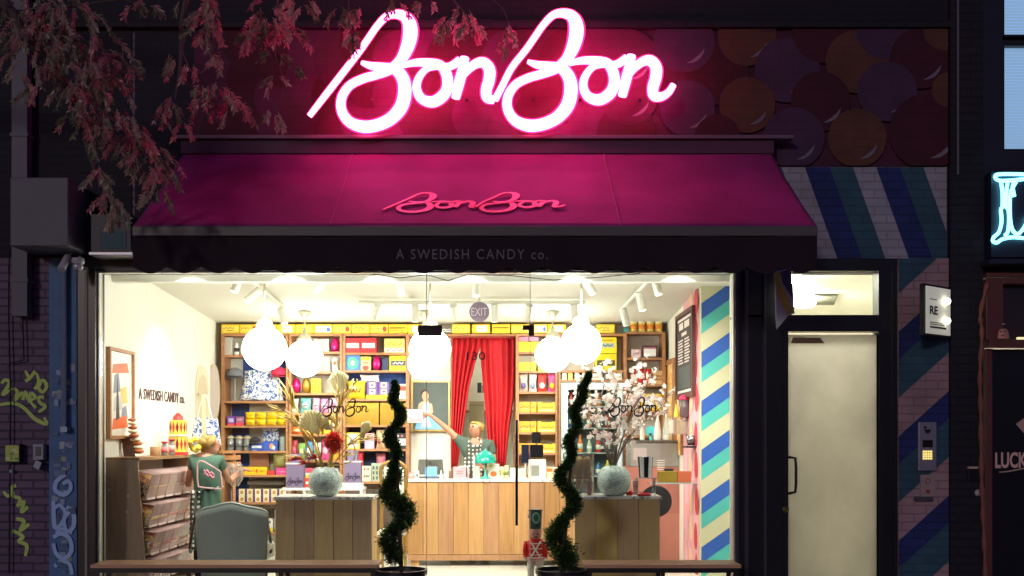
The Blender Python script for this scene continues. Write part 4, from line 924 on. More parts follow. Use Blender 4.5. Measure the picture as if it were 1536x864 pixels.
prod(394.5, 416, 662, 676.5, 'blue candy box with an orange and white picture under the hanging print bag', 'candy box', 'candy_box', '#3458B4', [('o', .6, .5, .3, .6, '#E8945A'), ('o', .75, .35, .2, .4, '#F0F0F0')])
prod(418, 428, 655, 676.5, 'pale grey-green canister at the end of the jar shelf', 'canister', 'canister', '#8E9A90', shape='can')
prod(375, 403, 679.5, 700, 'brown paper bag standing behind the long yellow box', 'paper bag', 'paper_bag', '#9A6A50', Y=4.2, dep=.07)
prod(361, 400, 700.5, 712.5, 'long yellow candy box with small red print above the candy rolls', 'candy box', 'candy_box', '#F2BE1A', [('s', .4, .5, .3, .2, '#8A4A1A'), ('o', .62, .5, .08, .5, '#C84428'), ('s', .82, .5, .2, .2, '#8A4A1A')])
prod(401, 412, 706, 712.5, 'small red packet beside the long yellow box', 'packet', 'candy_packet', '#CC4038')
prod(414, 430, 702, 712.5, 'hot pink packet at the end of the yellow box shelf', 'packet', 'candy_packet', '#E0488E', [('s', .5, .5, .7, .3, '#F8C8DC')])
prod(408, 429, 680, 701.5, 'olive green soft toy bag above the pink packet', 'soft toy', 'soft_toy', '#8C8A4A', shape='bag', dep=.12)
for i in range(12):
    x = 357 + (i % 6)*12.1; y = (733.5, 743.8)[i // 6]
    prod(x, x + 11.6, y, y + 10, f'cream candy roll with purple ends, {ORD[i%6]} in the {"upper" if i < 6 else "lower"} row', 'candy roll', 'candy_roll', '#F0E2B8', [('r', .06, .5, .14, 1, '#5E3A7A'), ('r', .94, .5, .14, 1, '#5E3A7A'), ('o', .5, .5, .45, .6, '#B89050')], group='cream and purple candy rolls in two rows')
prod(397, 409, 778, 799, 'white carton with a yellow stripe on the low shelf by the chair', 'carton', 'candy_carton', '#EDE8DC', [('r', .5, .2, 1, .3, '#E8CC2A'), ('r', .5, .75, .5, .2, '#5A6A7A')])
prod(366, 394, 762, 799, 'large brown basket box on the low shelf behind the armchair', 'box', 'storage_box', '#A89478', [('r', .5, .5, .7, .5, '#C0AE92')])
prod(412, 428, 765, 799, 'grey crate on the low shelf behind the oak cabinet', 'crate', 'storage_crate', '#8E8A82')
prod(371, 427, 720.5, 727, 'dark flat tray tucked above the candy rolls', 'tray', 'tray', '#6A6058', Y=4.15)
# middle unit
for i, (x, w_, c_) in enumerate(((446, 12, '#E8DCC8'), (470, 14, '#D8CCC0'), (484, 9, '#F0EAE0'))):
    prod(x, x + w_, 508, 528, ('cream paper parcel', 'beige paper parcel', 'white paper parcel')[i] + ' on the top shelf of the egg unit', 'parcel', 'paper_parcel', c_, shape='bag')
pk = M('#D41E74', .25, .5); gd_ = M('#D0A840', .25, .7)
prod(495.5, 508.5, 505.5, 528.5, 'large pink foil egg on the top shelf of the middle unit', 'foil egg', 'foil_egg', pk, shape='egg')
prod(497, 507, 536, 558, 'clear treat bag with orange ribbon under the top pink egg', 'treat bag', 'treat_bag', '#D8D4C8', [('o', .5, .6, .4, .3, '#B86A3A')], shape='bag')
prod(484, 495, 536, 558, 'pale treat bag under the top shelf beside the ribbon bag', 'treat bag', 'treat_bag', '#CFCBC0', shape='bag')
prod(436.5, 450, 566.5, 590, 'pink foil egg beside the gold egg in the middle unit', 'foil egg', 'foil_egg', pk, shape='egg')
prod(451.5, 465, 566.5, 590, 'gold foil egg between pink egg and dotted packet', 'foil egg', 'foil_egg', gd_, shape='egg')
prod(466.5, 481, 568, 590, 'yellow packet with black dots beside the gold egg', 'packet', 'candy_packet', '#F0C818', [('o', .2 + .3*(i % 3), .15 + .22*(i//3) , .14, .12, '#2A2418') for i in range(12)])
for i, (a, c_, y, colr, mk, lb) in enumerate((
    (434, 447, 598, '#D8DCC4', '#8AAA68', 'cream and green candy bag beside the teal bag'), (450, 466, 597, '#6FBFB8', '#D8F0E8', 'teal candy bag in the row under the foil eggs'),
    (468, 479, 597, '#DDA0C0', '#F6E0EC', 'pale pink candy bag beside the teal bag'), (480, 492, 598, '#C888B0', '#F0D8E8', 'mauve candy bag behind the window lettering'), (493, 507, 597, '#E2B8C8', '#B86A90', 'light rose candy bag at the end of its row'))):
    prod(a, c_, y, 619.8, lb, 'candy bag', 'candy_bag', colr, [('o', .5, .5, .6, .4, mk), ('s', .5, .5, .4, .1, '#806070')], shape='bag')
for i, (a, c_, y, colr, mk, lb) in enumerate((
    (436, 456, 640, '#E87A38', '#F8D8A0', 'flat orange candy bag lying by the yellow round bag'), (452, 468, 627, '#F2D21C', '#E8A820', 'round yellow candy bag above the flat orange bag'), (470, 482, 630, '#E8C81E', '#D04828', 'yellow candy bag with red mark behind the fan leaf'), (484, 496, 630, '#F0D850', '#3A6AA8', 'yellow and blue candy bag behind the fan leaf'), (498, 508, 632, '#E6DCC0', '#7A8A4A', 'cream candy pouch beside the shelf upright'))):
    prod(a, c_, y, 651.8, lb, 'candy bag', 'candy_bag', colr, [('o', .5, .5, .6, .4, mk)], shape='bag')
for i, (a, c_, y, colr, mk, lb) in enumerate((
    (436, 446, 660, '#A02438', '#D06070', 'dark red candy bag on the lower middle shelf'), (447, 457, 665, '#7EA84A', '#D0E0A0', 'green candy bag beside the dark red bag'), (458, 469, 662, '#4A8AB8', '#E0E8F0', 'blue candy bag on the lower middle shelf'), (470, 481, 664, '#E8E0D0', '#6AB88A', 'white and green candy bag beside the blue bag'), (482, 494, 661, '#D04C8A', '#F0C8DC', 'deep pink candy bag behind the red feather ball'), (496, 508, 660, '#E8B040', '#C85020', 'orange candy bag at the end of the lower middle shelf'))):
    prod(a, c_, y, 690.8, lb, 'candy bag', 'candy_bag', colr, [('o', .5, .5, .6, .4, mk)], shape='bag')
for i, (a, c_, colr, lb) in enumerate(((437, 452, '#CFC6B0', 'beige carton low in the middle unit'), (455, 470, '#C8506A', 'rose carton low in the middle unit'), (474, 490, '#E0D8C8', 'off-white carton low in the middle unit'), (494, 508, '#8A90A8', 'grey-blue carton low in the middle unit'))):
    prod(a, c_, 702, 726.8, lb, 'carton', 'candy_carton', colr, [('r', .5, .5, .7, .4, '#F2EEE4')])
# unit with the gold parcels
for i, (a, c_) in enumerate(((517, 540.5), (541, 564.5))):
    prod(a, c_, 507, 529.5, f'red chocolate box with white label, {ORD[i]} of two on the top shelf', 'chocolate box', 'chocolate_box', '#CC2A30', [('r', .5, .5, .82, .32, '#F4ECE4'), ('s', .5, .5, .5, .1, '#B89A98')], group='pair of red chocolate boxes')
prod(576.5, 607, 508, 529.5, 'yellow and pink patterned sweets box beside the red chocolate boxes', 'sweets box', 'sweets_box', '#F0D468', [('r', .5, .2, .95, .3, '#F4ECD8'), ('s', .5, .22, .8, .2, '#D86A6A'), ('s', .5, .65, .7, .3, '#D8A030')])
prod(518, 540, 533, 556, 'blue box with a green round picture under the red boxes', 'sweets box', 'sweets_box', '#4A7AB8', [('o', .5, .5, .75, .75, '#4AB088'), ('o', .5, .5, .3, .3, '#E0F0C8')])
prod(541, 556, 535, 556, 'yellow and white carton with red bow beside the blue box', 'carton', 'candy_carton', '#F2DFA0', [('r', .5, .85, .9, .25, '#F0B828'), ('o', .5, .2, .7, .35, '#D8483A'), ('s', .5, .55, .6, .1, '#8A4A3A')])
prod(557.5, 572, 532.5, 556, 'pink foil egg beside the navy tin and yellow box', 'foil egg', 'foil_egg', pk, shape='egg')
prod(573, 583, 537, 556, 'dark navy tin between pink egg and yellow box', 'tin', 'candy_tin', '#343A58')
prod(584, 610, 533.5, 556, 'yellow box with a dark blue stripe at the end of its shelf', 'candy box', 'candy_box', '#F2CC22', [('r', .5, .5, .84, .34, '#4A5A6A'), ('s', .5, .5, .6, .15, '#F0F0D8')])
prod(519, 548, 571, 598.5, 'big yellow bag shaped like a fish on the blue-backed shelf', 'candy bag', 'candy_bag', '#F0C82C', [('o', .35, .6, .35, .3, '#F6E8A0'), ('s', .5, .45, .5, .3, '#7A4A18'), ('o', .4, .5, .12, .1, '#2A2420')], shape='bag', dep=.14)
prod(539, 569, 562, 573, 'white soft toy lying on top of the purple boxes', 'soft toy', 'soft_toy', '#F2F0EA', shape='bag', dep=.12, Y=4.12)
prod(549, 585, 592.5, 598.5, 'low yellow tray carrying the purple boxes', 'tray', 'display_tray', '#F0C820', [('s', .5, .5, .6, .2, '#A8781A')], dep=.16)
for i in range(4):
    a = 550 + (i % 2)*17.5; y = (572.8, 582.6)[i // 2]
    prod(a, a + 16.5, y, y + 9.6, f'small purple and cream box, {("upper first", "upper second", "lower first", "lower second")[i]} of four on the yellow tray', 'candy box', 'candy_box', '#6A4A92', [('r', .5, .5, .55, .8, '#F0DC9A'), ('o', .5, .5, .3, .4, '#6A4A92')], Y=4.05, group='purple boxes on the yellow tray')
prod(599, 610.5, 576, 598.5, 'red and white carton behind the topiary tip', 'carton', 'candy_carton', '#F0DCD0', [('r', .5, .7, 1, .3, '#D84A3A')])
gold = M('#B8923E', .28, .85, bump=.2, scale=14)
prod(518, 568.5, 604, 638, 'large gold parcel behind the window lettering', 'parcel', 'gold_parcel', gold, dep=.2)
prod(570, 609, 604, 638, 'gold parcel beside the portrait, narrower than its neighbour', 'parcel', 'gold_parcel', gold, dep=.2)
prod(520, 539, 649, 673.5, 'yellow-framed card with grey print on the navy-backed shelf', 'card', 'framed_card', '#F0D85A', [('r', .5, .5, .7, .8, '#D8D4CC'), ('s', .5, .5, .5, .3, '#6A6A72')])
prod(547, 561, 650, 673.5, 'plain pale pink box under the gold parcels', 'box', 'gift_box', '#E8A8C0')
prod(564, 580, 645, 673.5, 'beige hat-shaped bag under the gold parcels', 'bag', 'treat_bag', '#C8A880', [('o', .3, .4, .3, .3, '#A85848')], shape='bag')
for i in range(2): prod(591 + i*9.6, 600 + i*9.6, 658, 668, f'small white speaker-like box, {ORD[i]} of two behind the topiary', 'box', 'white_box', '#F2F0EA', [('o', .5, .5, .3, .3, '#8A8A8A')], Y=4.03, group='two small white boxes behind the topiary')
prod(590, 610.5, 669, 673.5, 'dark base plinth under the two small white boxes', 'plinth', 'display_plinth', '#2A2A34')
prod(592, 608, 650, 657.8, 'dark candlestick group box on the two white boxes', 'box', 'dark_box', '#3A3438', [('o', .3, .5, .2, .4, '#E8E4DC'), ('o', .7, .5, .2, .4, '#C8746A')])
prod(563, 578, 680, 706, 'pink paper bag behind the house-shaped tins', 'paper bag', 'paper_bag', '#E48A98', shape='bag', dep=.1, Y=4.15)
prod(535, 545, 677, 703, 'red stocking pouch beside the purple tins', 'pouch', 'red_pouch', '#C8242C', shape='bag', dep=.08)
prod(543, 556, 699, 722.5, 'cream house-shaped tin with red windows', 'tin', 'house_tin', '#D8CFB8', [('o', .3, .8, .2, .16, '#B83A3A'), ('o', .7, .8, .2, .16, '#B83A3A'), ('s', .5, .35, .7, .2, '#8A8070')])
prod(557, 579, 695, 722.5, 'grey-green house-shaped tin with rows of windows', 'tin', 'house_tin', '#A9B09A', [('r', .15 + .23*(i % 4), .2 + .28*(i//4), .12, .18, '#4E5A54') for i in range(12)])
prod(517, 534, 697, 722.5, 'gold tin behind the purple lettered boxes', 'tin', 'candy_tin', '#C0A468', shape='can')
b = MB(); b.box(sx(515.5)+.021, sx(611)-.021, Y0+.01, Y0+.03, sz(800), sz(734)); b.box(sx(560), sx(561), Y0+.002, Y0+.01, sz(798), sz(736), 1)
b.build('base_cupboard', [M('#5A4A40', .5), m_black], label='low dark cupboard front beneath the house-shaped tins', cat='cupboard')
# unit beside the curtain
prod(778, 792, 505, 512, 'pink packet lying atop the yellow display box', 'packet', 'candy_packet', '#D88AA0', Y=4.06); prod(793, 808, 505, 512, 'mauve packet lying atop the yellow display box', 'packet', 'candy_packet', '#B88AA8', Y=4.06)
prod(778, 834, 512.5, 528, 'wide yellow display box on the top shelf beside the curtain', 'display box', 'display_box', '#F2D01E', [('r', .5, .5, .96, .1, '#E0B010')])
prod(778, 804, 543, 557, 'yellow-green sweets box on the second shelf beside the curtain', 'sweets box', 'sweets_box', '#E8C428', [('s', .5, .6, .8, .2, '#C86A28'), ('s', .5, .3, .7, .1, '#5A7A3A')])
prod(807, 833, 545, 557, 'yellow sweets box half hidden behind the smaller globe pendant', 'sweets box', 'sweets_box', '#EFCB30', [('s', .5, .5, .7, .2, '#B8502A')])
for a, c_, colr, mk, lb in ((778.5, 792, '#C9B8A8', '#7A6AA8', 'mixed print candy bag on the third shelf beside the curtain'), (793.5, 805, '#E8E6E0', '#8A9AB8', 'white candy bag hanging beside the mixed print bag'), (806.5, 820, '#D23A34', '#F0E8D8', 'red candy bag with white label on the third shelf'), (822, 833.5, '#E04A86', '#F4D020', 'pink and yellow candy bag by the unit edge')):
    prod(a, c_, 561, 588, lb, 'candy bag', 'candy_bag', colr, [('o', .5, .35, .6, .35, mk)], shape='bag')
for py0, py1, nm in ((603, 618.5, 'fourth'), (632, 649, 'fifth'), (665, 680, 'sixth')):
    prod(777.5, 804.5, py0, py1, f'orange-yellow candy box near the curtain on the {nm} shelf of its unit', 'candy box', 'candy_box', '#EDA92C', [('s', .5, .55, .8, .25, '#C8482A'), ('s', .4, .3, .5, .1, '#F8E8B0')])
    prod(806.5, 834, py0, py1, f'yellow candy box near the fridge on the {nm} shelf of its unit', 'candy box', 'candy_box', '#F2C234', [('r', .5, .96, .6, .08, '#5A4A20'), ('s', .5, .5, .7, .2, '#D0702A'), ('r', .5, .2, .8, .1, '#F6ECC8')])
# above the fridge and corner
prod(893, 925, 506, 530, 'upper of two big yellow boxes behind the rightmost front globe', 'candy box', 'candy_box', '#F4D224', [('r', .5, .5, .8, .3, '#B8C4B8'), ('s', .5, .5, .6, .15, '#4A5A4A'), ('s', .5, .8, .6, .1, '#C8A020')])
prod(893, 925, 531, 555.5, 'lower of two big yellow boxes behind the rightmost front globe', 'candy box', 'candy_box', '#F0CC1E', [('r', .5, .45, .84, .34, '#4A4E3A'), ('s', .5, .45, .6, .15, '#F0E8B0')])
for i, (a, c_, colr) in enumerate(((843, 850, '#E8DCC0'), (852, 859, '#E8C450'), (862, 869, '#D8D4C8'), (873, 883, '#EDE4CC'), (888, 903, '#F0EAD8'), (905, 914, '#5A5654'), (916, 924, '#F2EEDF'), (926, 933, '#EFEAD8'))):
    prod(a, c_, 558.5 if i != 4 else 560, 569.5, f'small {("cream", "yellow", "grey", "ivory", "wide ivory", "charcoal", "white", "off-white")[i]} carton in the slim shelf above the fridge', 'carton', 'small_carton', colr, [('r', .5, .4, .6, .3, '#B8A888')])
prod(947, 961, 524, 537, 'pink and white card box beside the dark picture frame', 'card box', 'card_box', '#E8C8CC', [('s', .5, .5, .6, .2, '#A87A98')])
prod(963.5, 986, 518, 537, 'small dark picture frame with a white card on the corner shelf', 'picture frame', 'desk_picture', '#4A3038', [('r', .5, .48, .8, .7, '#F4F0F0'), ('r', .5, .78, .8, .12, '#B86A90')], dep=.03)
for i in range(3): prod(945 + i*11.3, 955.5 + i*11.3, 553, 576.5, f'red and white striped packet, {ORD[i]} of three on the corner shelf', 'packet', 'candy_packet', '#D0382E', [('r', .5, .5, .7, .3, '#F0E0D0')], shape='bag', dep=.1, group='red packets on the corner shelf')
prod(980.5, 994.5, 556, 576.5, 'kraft paper box with print beside the red packets', 'box', 'kraft_box', '#D6B07A', [('s', .5, .6, .7, .15, '#A05A3A'), ('s', .5, .35, .7, .15, '#A05A3A')])
prod(962, 992, 591, 615.5, 'yellow box with a light blue circle behind the blossoms', 'candy box', 'candy_box', '#F0CC20', [('o', .3, .4, .35, .6, '#7ABCD8'), ('s', .7, .7, .4, .1, '#A8741A')])
prod(942, 958, 596, 615.5, 'pale carton behind the blossom branches beside the yellow box', 'carton', 'candy_carton', '#DCD0BC')

# fridge
fr_ = thing('display_fridge', 'tall pale blue-white glass-door fridge with drinks behind the blossoms', 'fridge', (X(890, 3.95), 4.1, 0))
x0, x1, z1 = X(842, 3.95), X(935, 3.95), Z(574, 3.95)
b = MB(); b.box(x0, x0+.06, 3.95, 4.32, .05, z1); b.box(x1-.06, x1, 3.95, 4.32, .05, z1); b.box(x0+.06, x1-.06, 3.95, 4.32, z1-.07, z1); b.box(x0+.06, x1-.06, 3.95, 4.32, .05, .2); b.box(x0+.06, x1-.06, 4.3, 4.32, .2, z1-.07, 1)
b.build('cabinet', [M('#C4D6DA', .35), M('#5E6A70', .5)], fr_)
b = MB(); b.box(x0+.02, x0+.08, 3.9, 3.945, .2, z1-.02); b.box(x1-.08, x1-.02, 3.9, 3.945, .2, z1-.02); b.box(x0+.08, x1-.08, 3.9, 3.945, z1-.09, z1-.02)
dd = b.build('door', [M('#D8E4E6', .3)], fr_); MB().box(x0+.08, x1-.08, 3.925, 3.935, .2, z1-.09).build('glass', [m_glass], dd)
for i, z in enumerate((1.0, 1.3, 1.62, 1.9)): MB().box(x0+.062, x1-.062, 3.97, 4.29, z, z+.015).build('wire_shelf', [M('#C9CFCF', .3, .4)], fr_)
cl_ = [('#E07828', 'orange'), ('#D84A30', 'red'), ('#E8C83A', 'yellow'), ('#C8D0B0', 'pale green'), ('#3A78B0', 'blue')]
for r_ in range(4):
    z = (1.0, 1.3, 1.62, 1.9)[r_] + .0155
    for k in range(5):
        cx = x0 + .13 + k*.118; h = .17 + .03*((r_ + k) % 3); c1, nm = cl_[(r_*2 + k*3) % 5]
        MB().lathe([(.03, 0), (.034, .01), (.034, h*.6), (.014, h*.85), (.014, h)], (cx, 4.03, z), 12).lathe([(.0345, h*.2), (.0345, h*.5)], (cx, 4.03, z), 12, 1).build('drink_bottle', [M(c1, .2), M('#F0ECE0', .4)], label=f'{nm} drink bottle in the fridge, {ORD[k]} on its {("lowest", "second", "third", "highest")[r_]} shelf', cat='bottle', group='bottles in the glass-door fridge', smooth=True)

# curtains and what shows between them
cm = M('#C41420', .7, var=.15, scale=5); 
def curtain(fe, name_label, n):
    t = MB().quadpatch(fe, n, 30).build('door_curtain', [cm], label=name_label, cat='curtain', group='pair of red door curtains', smooth=True, solid=.006)
def ed(tab, py):
    for (a, x), (c, y) in zip(tab, tab[1:]):
        if py <= c: return x + (y - x) * (py - a) / (c - a)
    return tab[-1][1]
YC = 4.24
LL, LR = [(508, 679), (560, 678.5), (640, 677), (700, 677)], [(508, 721), (522, 720), (548, 712), (580, 704), (640, 695), (700, 686)]
RL, RR = [(508, 720), (522, 720.5), (548, 722), (600, 727), (650, 731), (700, 737)], [(508, 772), (560, 772), (600, 770), (640, 764), (700, 758)]
def mkc(L, Rr, n):
    def fe(u, v):
        py = 508 + v * 192; px = ed(L, py) + (ed(Rr, py) - ed(L, py)) * u
        y = YC + .035 * math.sin(u * n * 2 * math.pi + .6*math.sin(v*3)) * (.5 + .5*v) + .012*math.sin(u*31 + v*2)
        return (X(px, YC), y - .02, Z(py, YC))
    return fe
curtain(mkc(LL, LR, 5), 'red curtain at the portrait side, pulled aside and narrowing downwards', 60)
curtain(mkc(RL, RR, 6), 'wider red curtain at the yellow box side of the doorway', 60)
MB().tube([(X(677, YC), YC - .02, Z(506, YC)), (X(774, YC), YC - .02, Z(506, YC))], .016, 8).build('curtain_rod', [M('#B02028', .5)], label='red rod across the doorway carrying both curtains', cat='curtain rod')
b = MB(); b.box(dx0 - .1, dx1 + .1, YB + 1.1, YB + 1.38, 1.86, 1.9).build('stock_shelf', [m_shelfw], label='wooden stock shelf in the room behind the curtains', cat='shelf')
prod(716, 722, 574, 589, 'dark box on the stock shelf seen between the curtains', 'box', 'stock_box', '#3A4050', Y=YB+1.15); prod(722.5, 729, 578, 589, 'brown box on the stock shelf seen between the curtains', 'box', 'stock_box', '#9A8A60', Y=YB+1.15)
prod(704, 726, 602, 660, 'tall tan carton stored behind the curtains', 'carton', 'stock_carton', '#B5A582', [('r', .5, .9, 1, .02, '#8A7A58')], Y=YB+.9)

# framed portrait: generic figure in a blue gown
pt = thing('framed_portrait', 'gold-framed painted portrait of a figure in a blue gown on dark grey', 'picture', P(646, 646, YB - .05))
yp = YB - .04
def q(px, py): return (X(px, yp), Z(py, yp))
b = MB(); x0, z1 = q(617, 571); x1, z0 = q(675, 647); f_ = .022
b.box(x0, x0+f_, yp-.02, yp+.03, z0, z1); b.box(x1-f_, x1, yp-.02, yp+.03, z0, z1); b.box(x0+f_, x1-f_, yp-.02, yp+.03, z1-f_, z1); b.box(x0+f_, x1-f_, yp-.02, yp+.03, z0, z0+f_)
b.build('frame', [M('#C8A866', .35, .4)], pt)
b = MB(); b.box(x0+f_, x1-f_, yp, yp+.02, z0+f_, z1-f_, 0)
b.poly([q(*p) for p in ((622,644),(626,630),(634,620),(641,620),(652,626),(664,636),(669,644))], yp-.001, 1)
b.poly([q(*p) for p in ((633,622),(632,606),(635,603),(643,603),(646,607),(644,622))], yp-.0015, 2)
b.poly([q(*p) for p in ((626,618),(628,606),(633,602),(636,606),(632,612),(631,622))], yp-.002, 3); b.poly([q(*p) for p in ((643,604),(648,606),(650,618),(645,624),(645,612))], yp-.002, 3)
b.poly([q(*p) for p in ((634,604),(636,598),(641,598),(644,604))], yp-.0025, 3)
b.ell(*q(638, 594), .045, .06, yp-.003, 3); b.ell(*q(637, 590), .055, .05, yp-.0028, 4); b.poly([q(*p) for p in ((631,640),(640,622),(648,640))], yp-.0031, 5)
b.build('canvas', [M('#56605C', .6, var=.25, scale=6), M('#7FB8DE', .6, var=.3, scale=20), M('#B8D4E8', .6), M('#D8B090', .6), M('#4A3428', .6), M('#C8E0F0', .6)], pt)

# ------------------------------------------------------------------ counters and cabinets
def planked(name, label, px0, px1, ytop, Yf, dep, n, woods, plinth=True, toptint=None):
    x0, x1, zt = X(px0, Yf), X(px1, Yf), Z(ytop, Yf); t = thing(name, label, 'counter', ((x0+x1)/2, Yf + dep/2, 0))
    wd = (x1 - x0) / n; zb = .14
    b = MB(); b.box(x0+.01, x1-.01, Yf+.022, Yf+dep, zb, zt-.03); b.build('carcass', [woods[0]], t)
    for i in range(n): MB().box(x0 + i*wd + .002, x0 + (i+1)*wd - .002, Yf, Yf+.02, zb, zt-.03).build('front_board', [woods[i % len(woods)]], t, bevel=.002)
    MB().box(x0, x1, Yf-.004, Yf+.0, zb-.06, zb).build('skirting', [woods[-1]], t) if False else MB().box(x0, x1, Yf-.006, Yf+dep, .07, zb-.003).build('base_rail', [woods[-1]], t)
    for xx in (x0+.03, x1-.13): 
        MB().box(xx, xx+.1, Yf+.02, Yf+.1, 0.004, .07).build('foot', [woods[0]], t)
    MB().box(x0-.015, x1+.015, Yf-.02, Yf+dep+.01, zt-.03, zt).build('marble_top', [m_marble], t, bevel=.004)
    return t, zt
w1 = [wood('oak_a', '#A87848', '#BC8C58', .5), wood('oak_b', '#B48452', '#C89864', .5), wood('oak_c', '#A07250', '#B4865E', .5)]
planked('sales_counter', 'long wooden plank sales counter with a marble top in front of the red curtain', 612, 862, 719, 2.75, .62, 11, w1)
w2 = [wood('grey_oak_a', '#C0A070', '#D0B080', .5), wood('grey_oak_b', '#B49470', '#C4A480', .5), wood('grey_oak_c', '#C8A870', '#D8B880', .5)]
planked('display_cabinet', 'brown plank display cabinet with marble top carrying the vase of dried palm leaves', 413, 558, 745, .47, .45, 5, w2)
w3 = [wood('brown_oak_a', '#C8A470', '#D4B07C', .5), wood('brown_oak_b', '#D4AE66', '#E0BA70', .5), wood('brown_oak_c', '#C09C72', '#CCA880', .5)]
planked('display_cabinet', 'brown plank display cabinet with marble top carrying the blossom vase', 862, 990, 744, .47, .45, 4, w3)
ZC = Z(719, 2.75); ZD = Z(745, .47); ZD2 = Z(744, .47)
def on(px0, px1, py0, Y, zbase, label, cat, name, base, marks=(), **k):
    return prod(px0, px1, py0, CY - (zbase - CZ) * S(Y) - .05, label, cat, name, base, marks, Y=Y, **k)
# on the sales counter
Yk = 2.95
lt = thing('laptop', 'open grey laptop on the sales counter under the portrait', 'laptop', P(646, 716, Yk + .1))
MB().hexa([P(626, 712, Yk+.15), P(666, 712, Yk+.15), P(666, 712, Yk+.165), P(626, 712, Yk+.165)], [P(628, 689, Yk+.1), P(664, 689, Yk+.1), P(664, 689, Yk+.112), P(628, 689, Yk+.112)]).build('screen_lid', [M('#77756E', .35, .5)], lt)
MB().box(X(626, Yk+.15), X(666, Yk+.15), Yk+.16, Yk+.4, ZC+.001, ZC+.015).build('keyboard_base', [M('#77756E', .35, .5)], lt); MB().ell(X(646, Yk+.12), Z(693, Yk+.12), .018, .012, Yk+.108, 0, .004).build('lid_badge', [M('#4A4A48', .3)], lt)
tb = thing('tablet', 'small tablet with a bright blue screen before the laptop', 'tablet', P(646, 717, Yk))
MB().hexa([P(637,716.5,Yk), P(656,716.5,Yk), P(656,716.5,Yk+.02), P(637,716.5,Yk+.02)], [P(638,699,Yk+.04), P(656,699,Yk+.04), P(656,699,Yk+.06), P(638,699,Yk+.06)]).build('tablet_case', [M('#26304A', .3)], tb)
MB().hexa([P(638.2,714.5,Yk-.0035), P(655.2,714.5,Yk-.0035), P(655.2,714.5,Yk+.004), P(638.2,714.5,Yk+.004)], [P(639,701,Yk+.0315), P(655,701,Yk+.0315), P(655,701,Yk+.039), P(639,701,Yk+.039)]).build('screen', [emis((.08, .3, .85), 1.0, 'blue_screen')], tb)
on(659, 664, 705, Yk, ZC, 'small white pump bottle beside the blue tablet', 'bottle', 'pump_bottle', '#EFEDE4', shape='bottle'); on(665, 671, 706, Yk+.05, ZC, 'white squat jar between pump bottle and pink sign', 'jar', 'cream_jar', '#E8E4D4', shape='jar')
on(613, 620, 709, Yk, ZC, 'red and white packet at the portrait end of the counter', 'packet', 'counter_packet', '#E48A86', [('r', .5, .6, .8, .3, '#F4ECE6')]); on(621, 629, 706, Yk+.1, ZC, 'pale blue-grey card holder at the counter end', 'card holder', 'card_holder', '#B8C4C2', [('o', .6, .4, .3, .4, '#3A3A40')], dep=.05)
on(673, 680, 706, Yk+.12, ZC, 'brown cup behind the pink counter sign', 'cup', 'paper_cup', '#8A6A58', shape='can')
on(680, 699, 700, Yk, ZC, 'square pink counter sign beside the teal lamp', 'counter sign', 'counter_sign', '#E8A0A8', [('s', .5, .62, .5, .1, '#C07078'), ('s', .5, .42, .5, .1, '#C07078')], dep=.03)
on(688, 703, 699, Yk+.14, ZC, 'white-edged dark frame behind the pink sign', 'price card', 'price_card', '#E8E4DC', [('r', .5, .5, .75, .85, '#4A4648')], dep=.03); on(704, 709, 694, Yk+.1, ZC, 'slim dark bottle beside the teal lamp', 'bottle', 'dark_bottle', '#3E3A38', shape='bottle')
lp = thing('table_lamp', 'teal mushroom-shaped table lamp on the sales counter', 'table lamp', P(728, 718, Yk - .03))
c = P(728, 718, Yk - .03); c.z = ZC; r = 16.5 / S(Yk)
MB().lathe([(.07, .001), (.07, .01), (.02, .03), (.012, .07), (.012, .2)], c, 18).build('lamp_stem', [M('#4FB5A4', .3)], lp, smooth=True)
MB().lathe([(r, 0), (r*1.01, .01), (r*.93, .06), (r*.72, .11), (r*.4, .142), (.008, .156), (.008, .175)], c + Vector((0, 0, .185)), 26).build('lamp_shade', [M('#10A08C', .18, coat=.5)], lp, smooth=True)
on(713, 720, 699, Yk+.12, ZC, 'white carton behind the teal lamp stem', 'carton', 'white_carton', '#F0EEE6'); on(732, 749, 696, Yk+.06, ZC, 'white box with an orange picture beside the teal lamp', 'box', 'picture_box', '#F2EDE0', [('o', .5, .3, .6, .4, '#E8742E'), ('r', .2, .85, .3, .15, '#D8C850')])
on(749.5, 756, 700, Yk, ZC, 'white and yellow patterned tin beside the picture box', 'tin', 'patterned_tin', '#EDE8C4', [('r', .5, .5, 1, .4, '#B8B060')], shape='can'); on(756.5, 763, 698, Yk+.02, ZC, 'taller yellow-green patterned tin beside the white boxes', 'tin', 'patterned_tin', '#E4E0A8', [('r', .5, .4, 1, .3, '#7A8A50')], shape='can')
on(765, 778, 702, Yk+.08, ZC, 'low plain white box before the door handle', 'box', 'white_box', '#F2F0E4'); on(779, 789, 703, Yk+.06, ZC, 'grey-striped card holder beside the payment stand', 'card holder', 'card_holder', '#E4E0D0', [('r', .5, .5, .7, .5, '#B8B4A4')])
pos = thing('payment_terminal', 'white payment terminal stand with black screens on the counter', 'payment terminal', P(800, 718, Yk))
on_x = lambda a, c, e, f, y, d: MB().pbox(a, c, e, f, y, d)
MB().pbox(793, 819, 689, 718, Yk, .1).build('housing', [M('#D6D4CC', .3)], pos, bevel=.006); MB().pbox(797, 809, 698, 714, Yk-.004, .004).build('card_slot', [M('#8A8880', .4)], pos)
MB().pbox(794, 815, 667, 686, Yk, .03).build('screen', [M('#16161C', .15)], pos); MB().pbox(782, 793.5, 667, 694, Yk+.02, .03).build('customer_screen', [M('#1E2436', .15)], pos); MB().pbox(798, 811, 648, 665, Yk, .03).build('barcode_scanner', [M('#1A1A1E', .2)], pos)
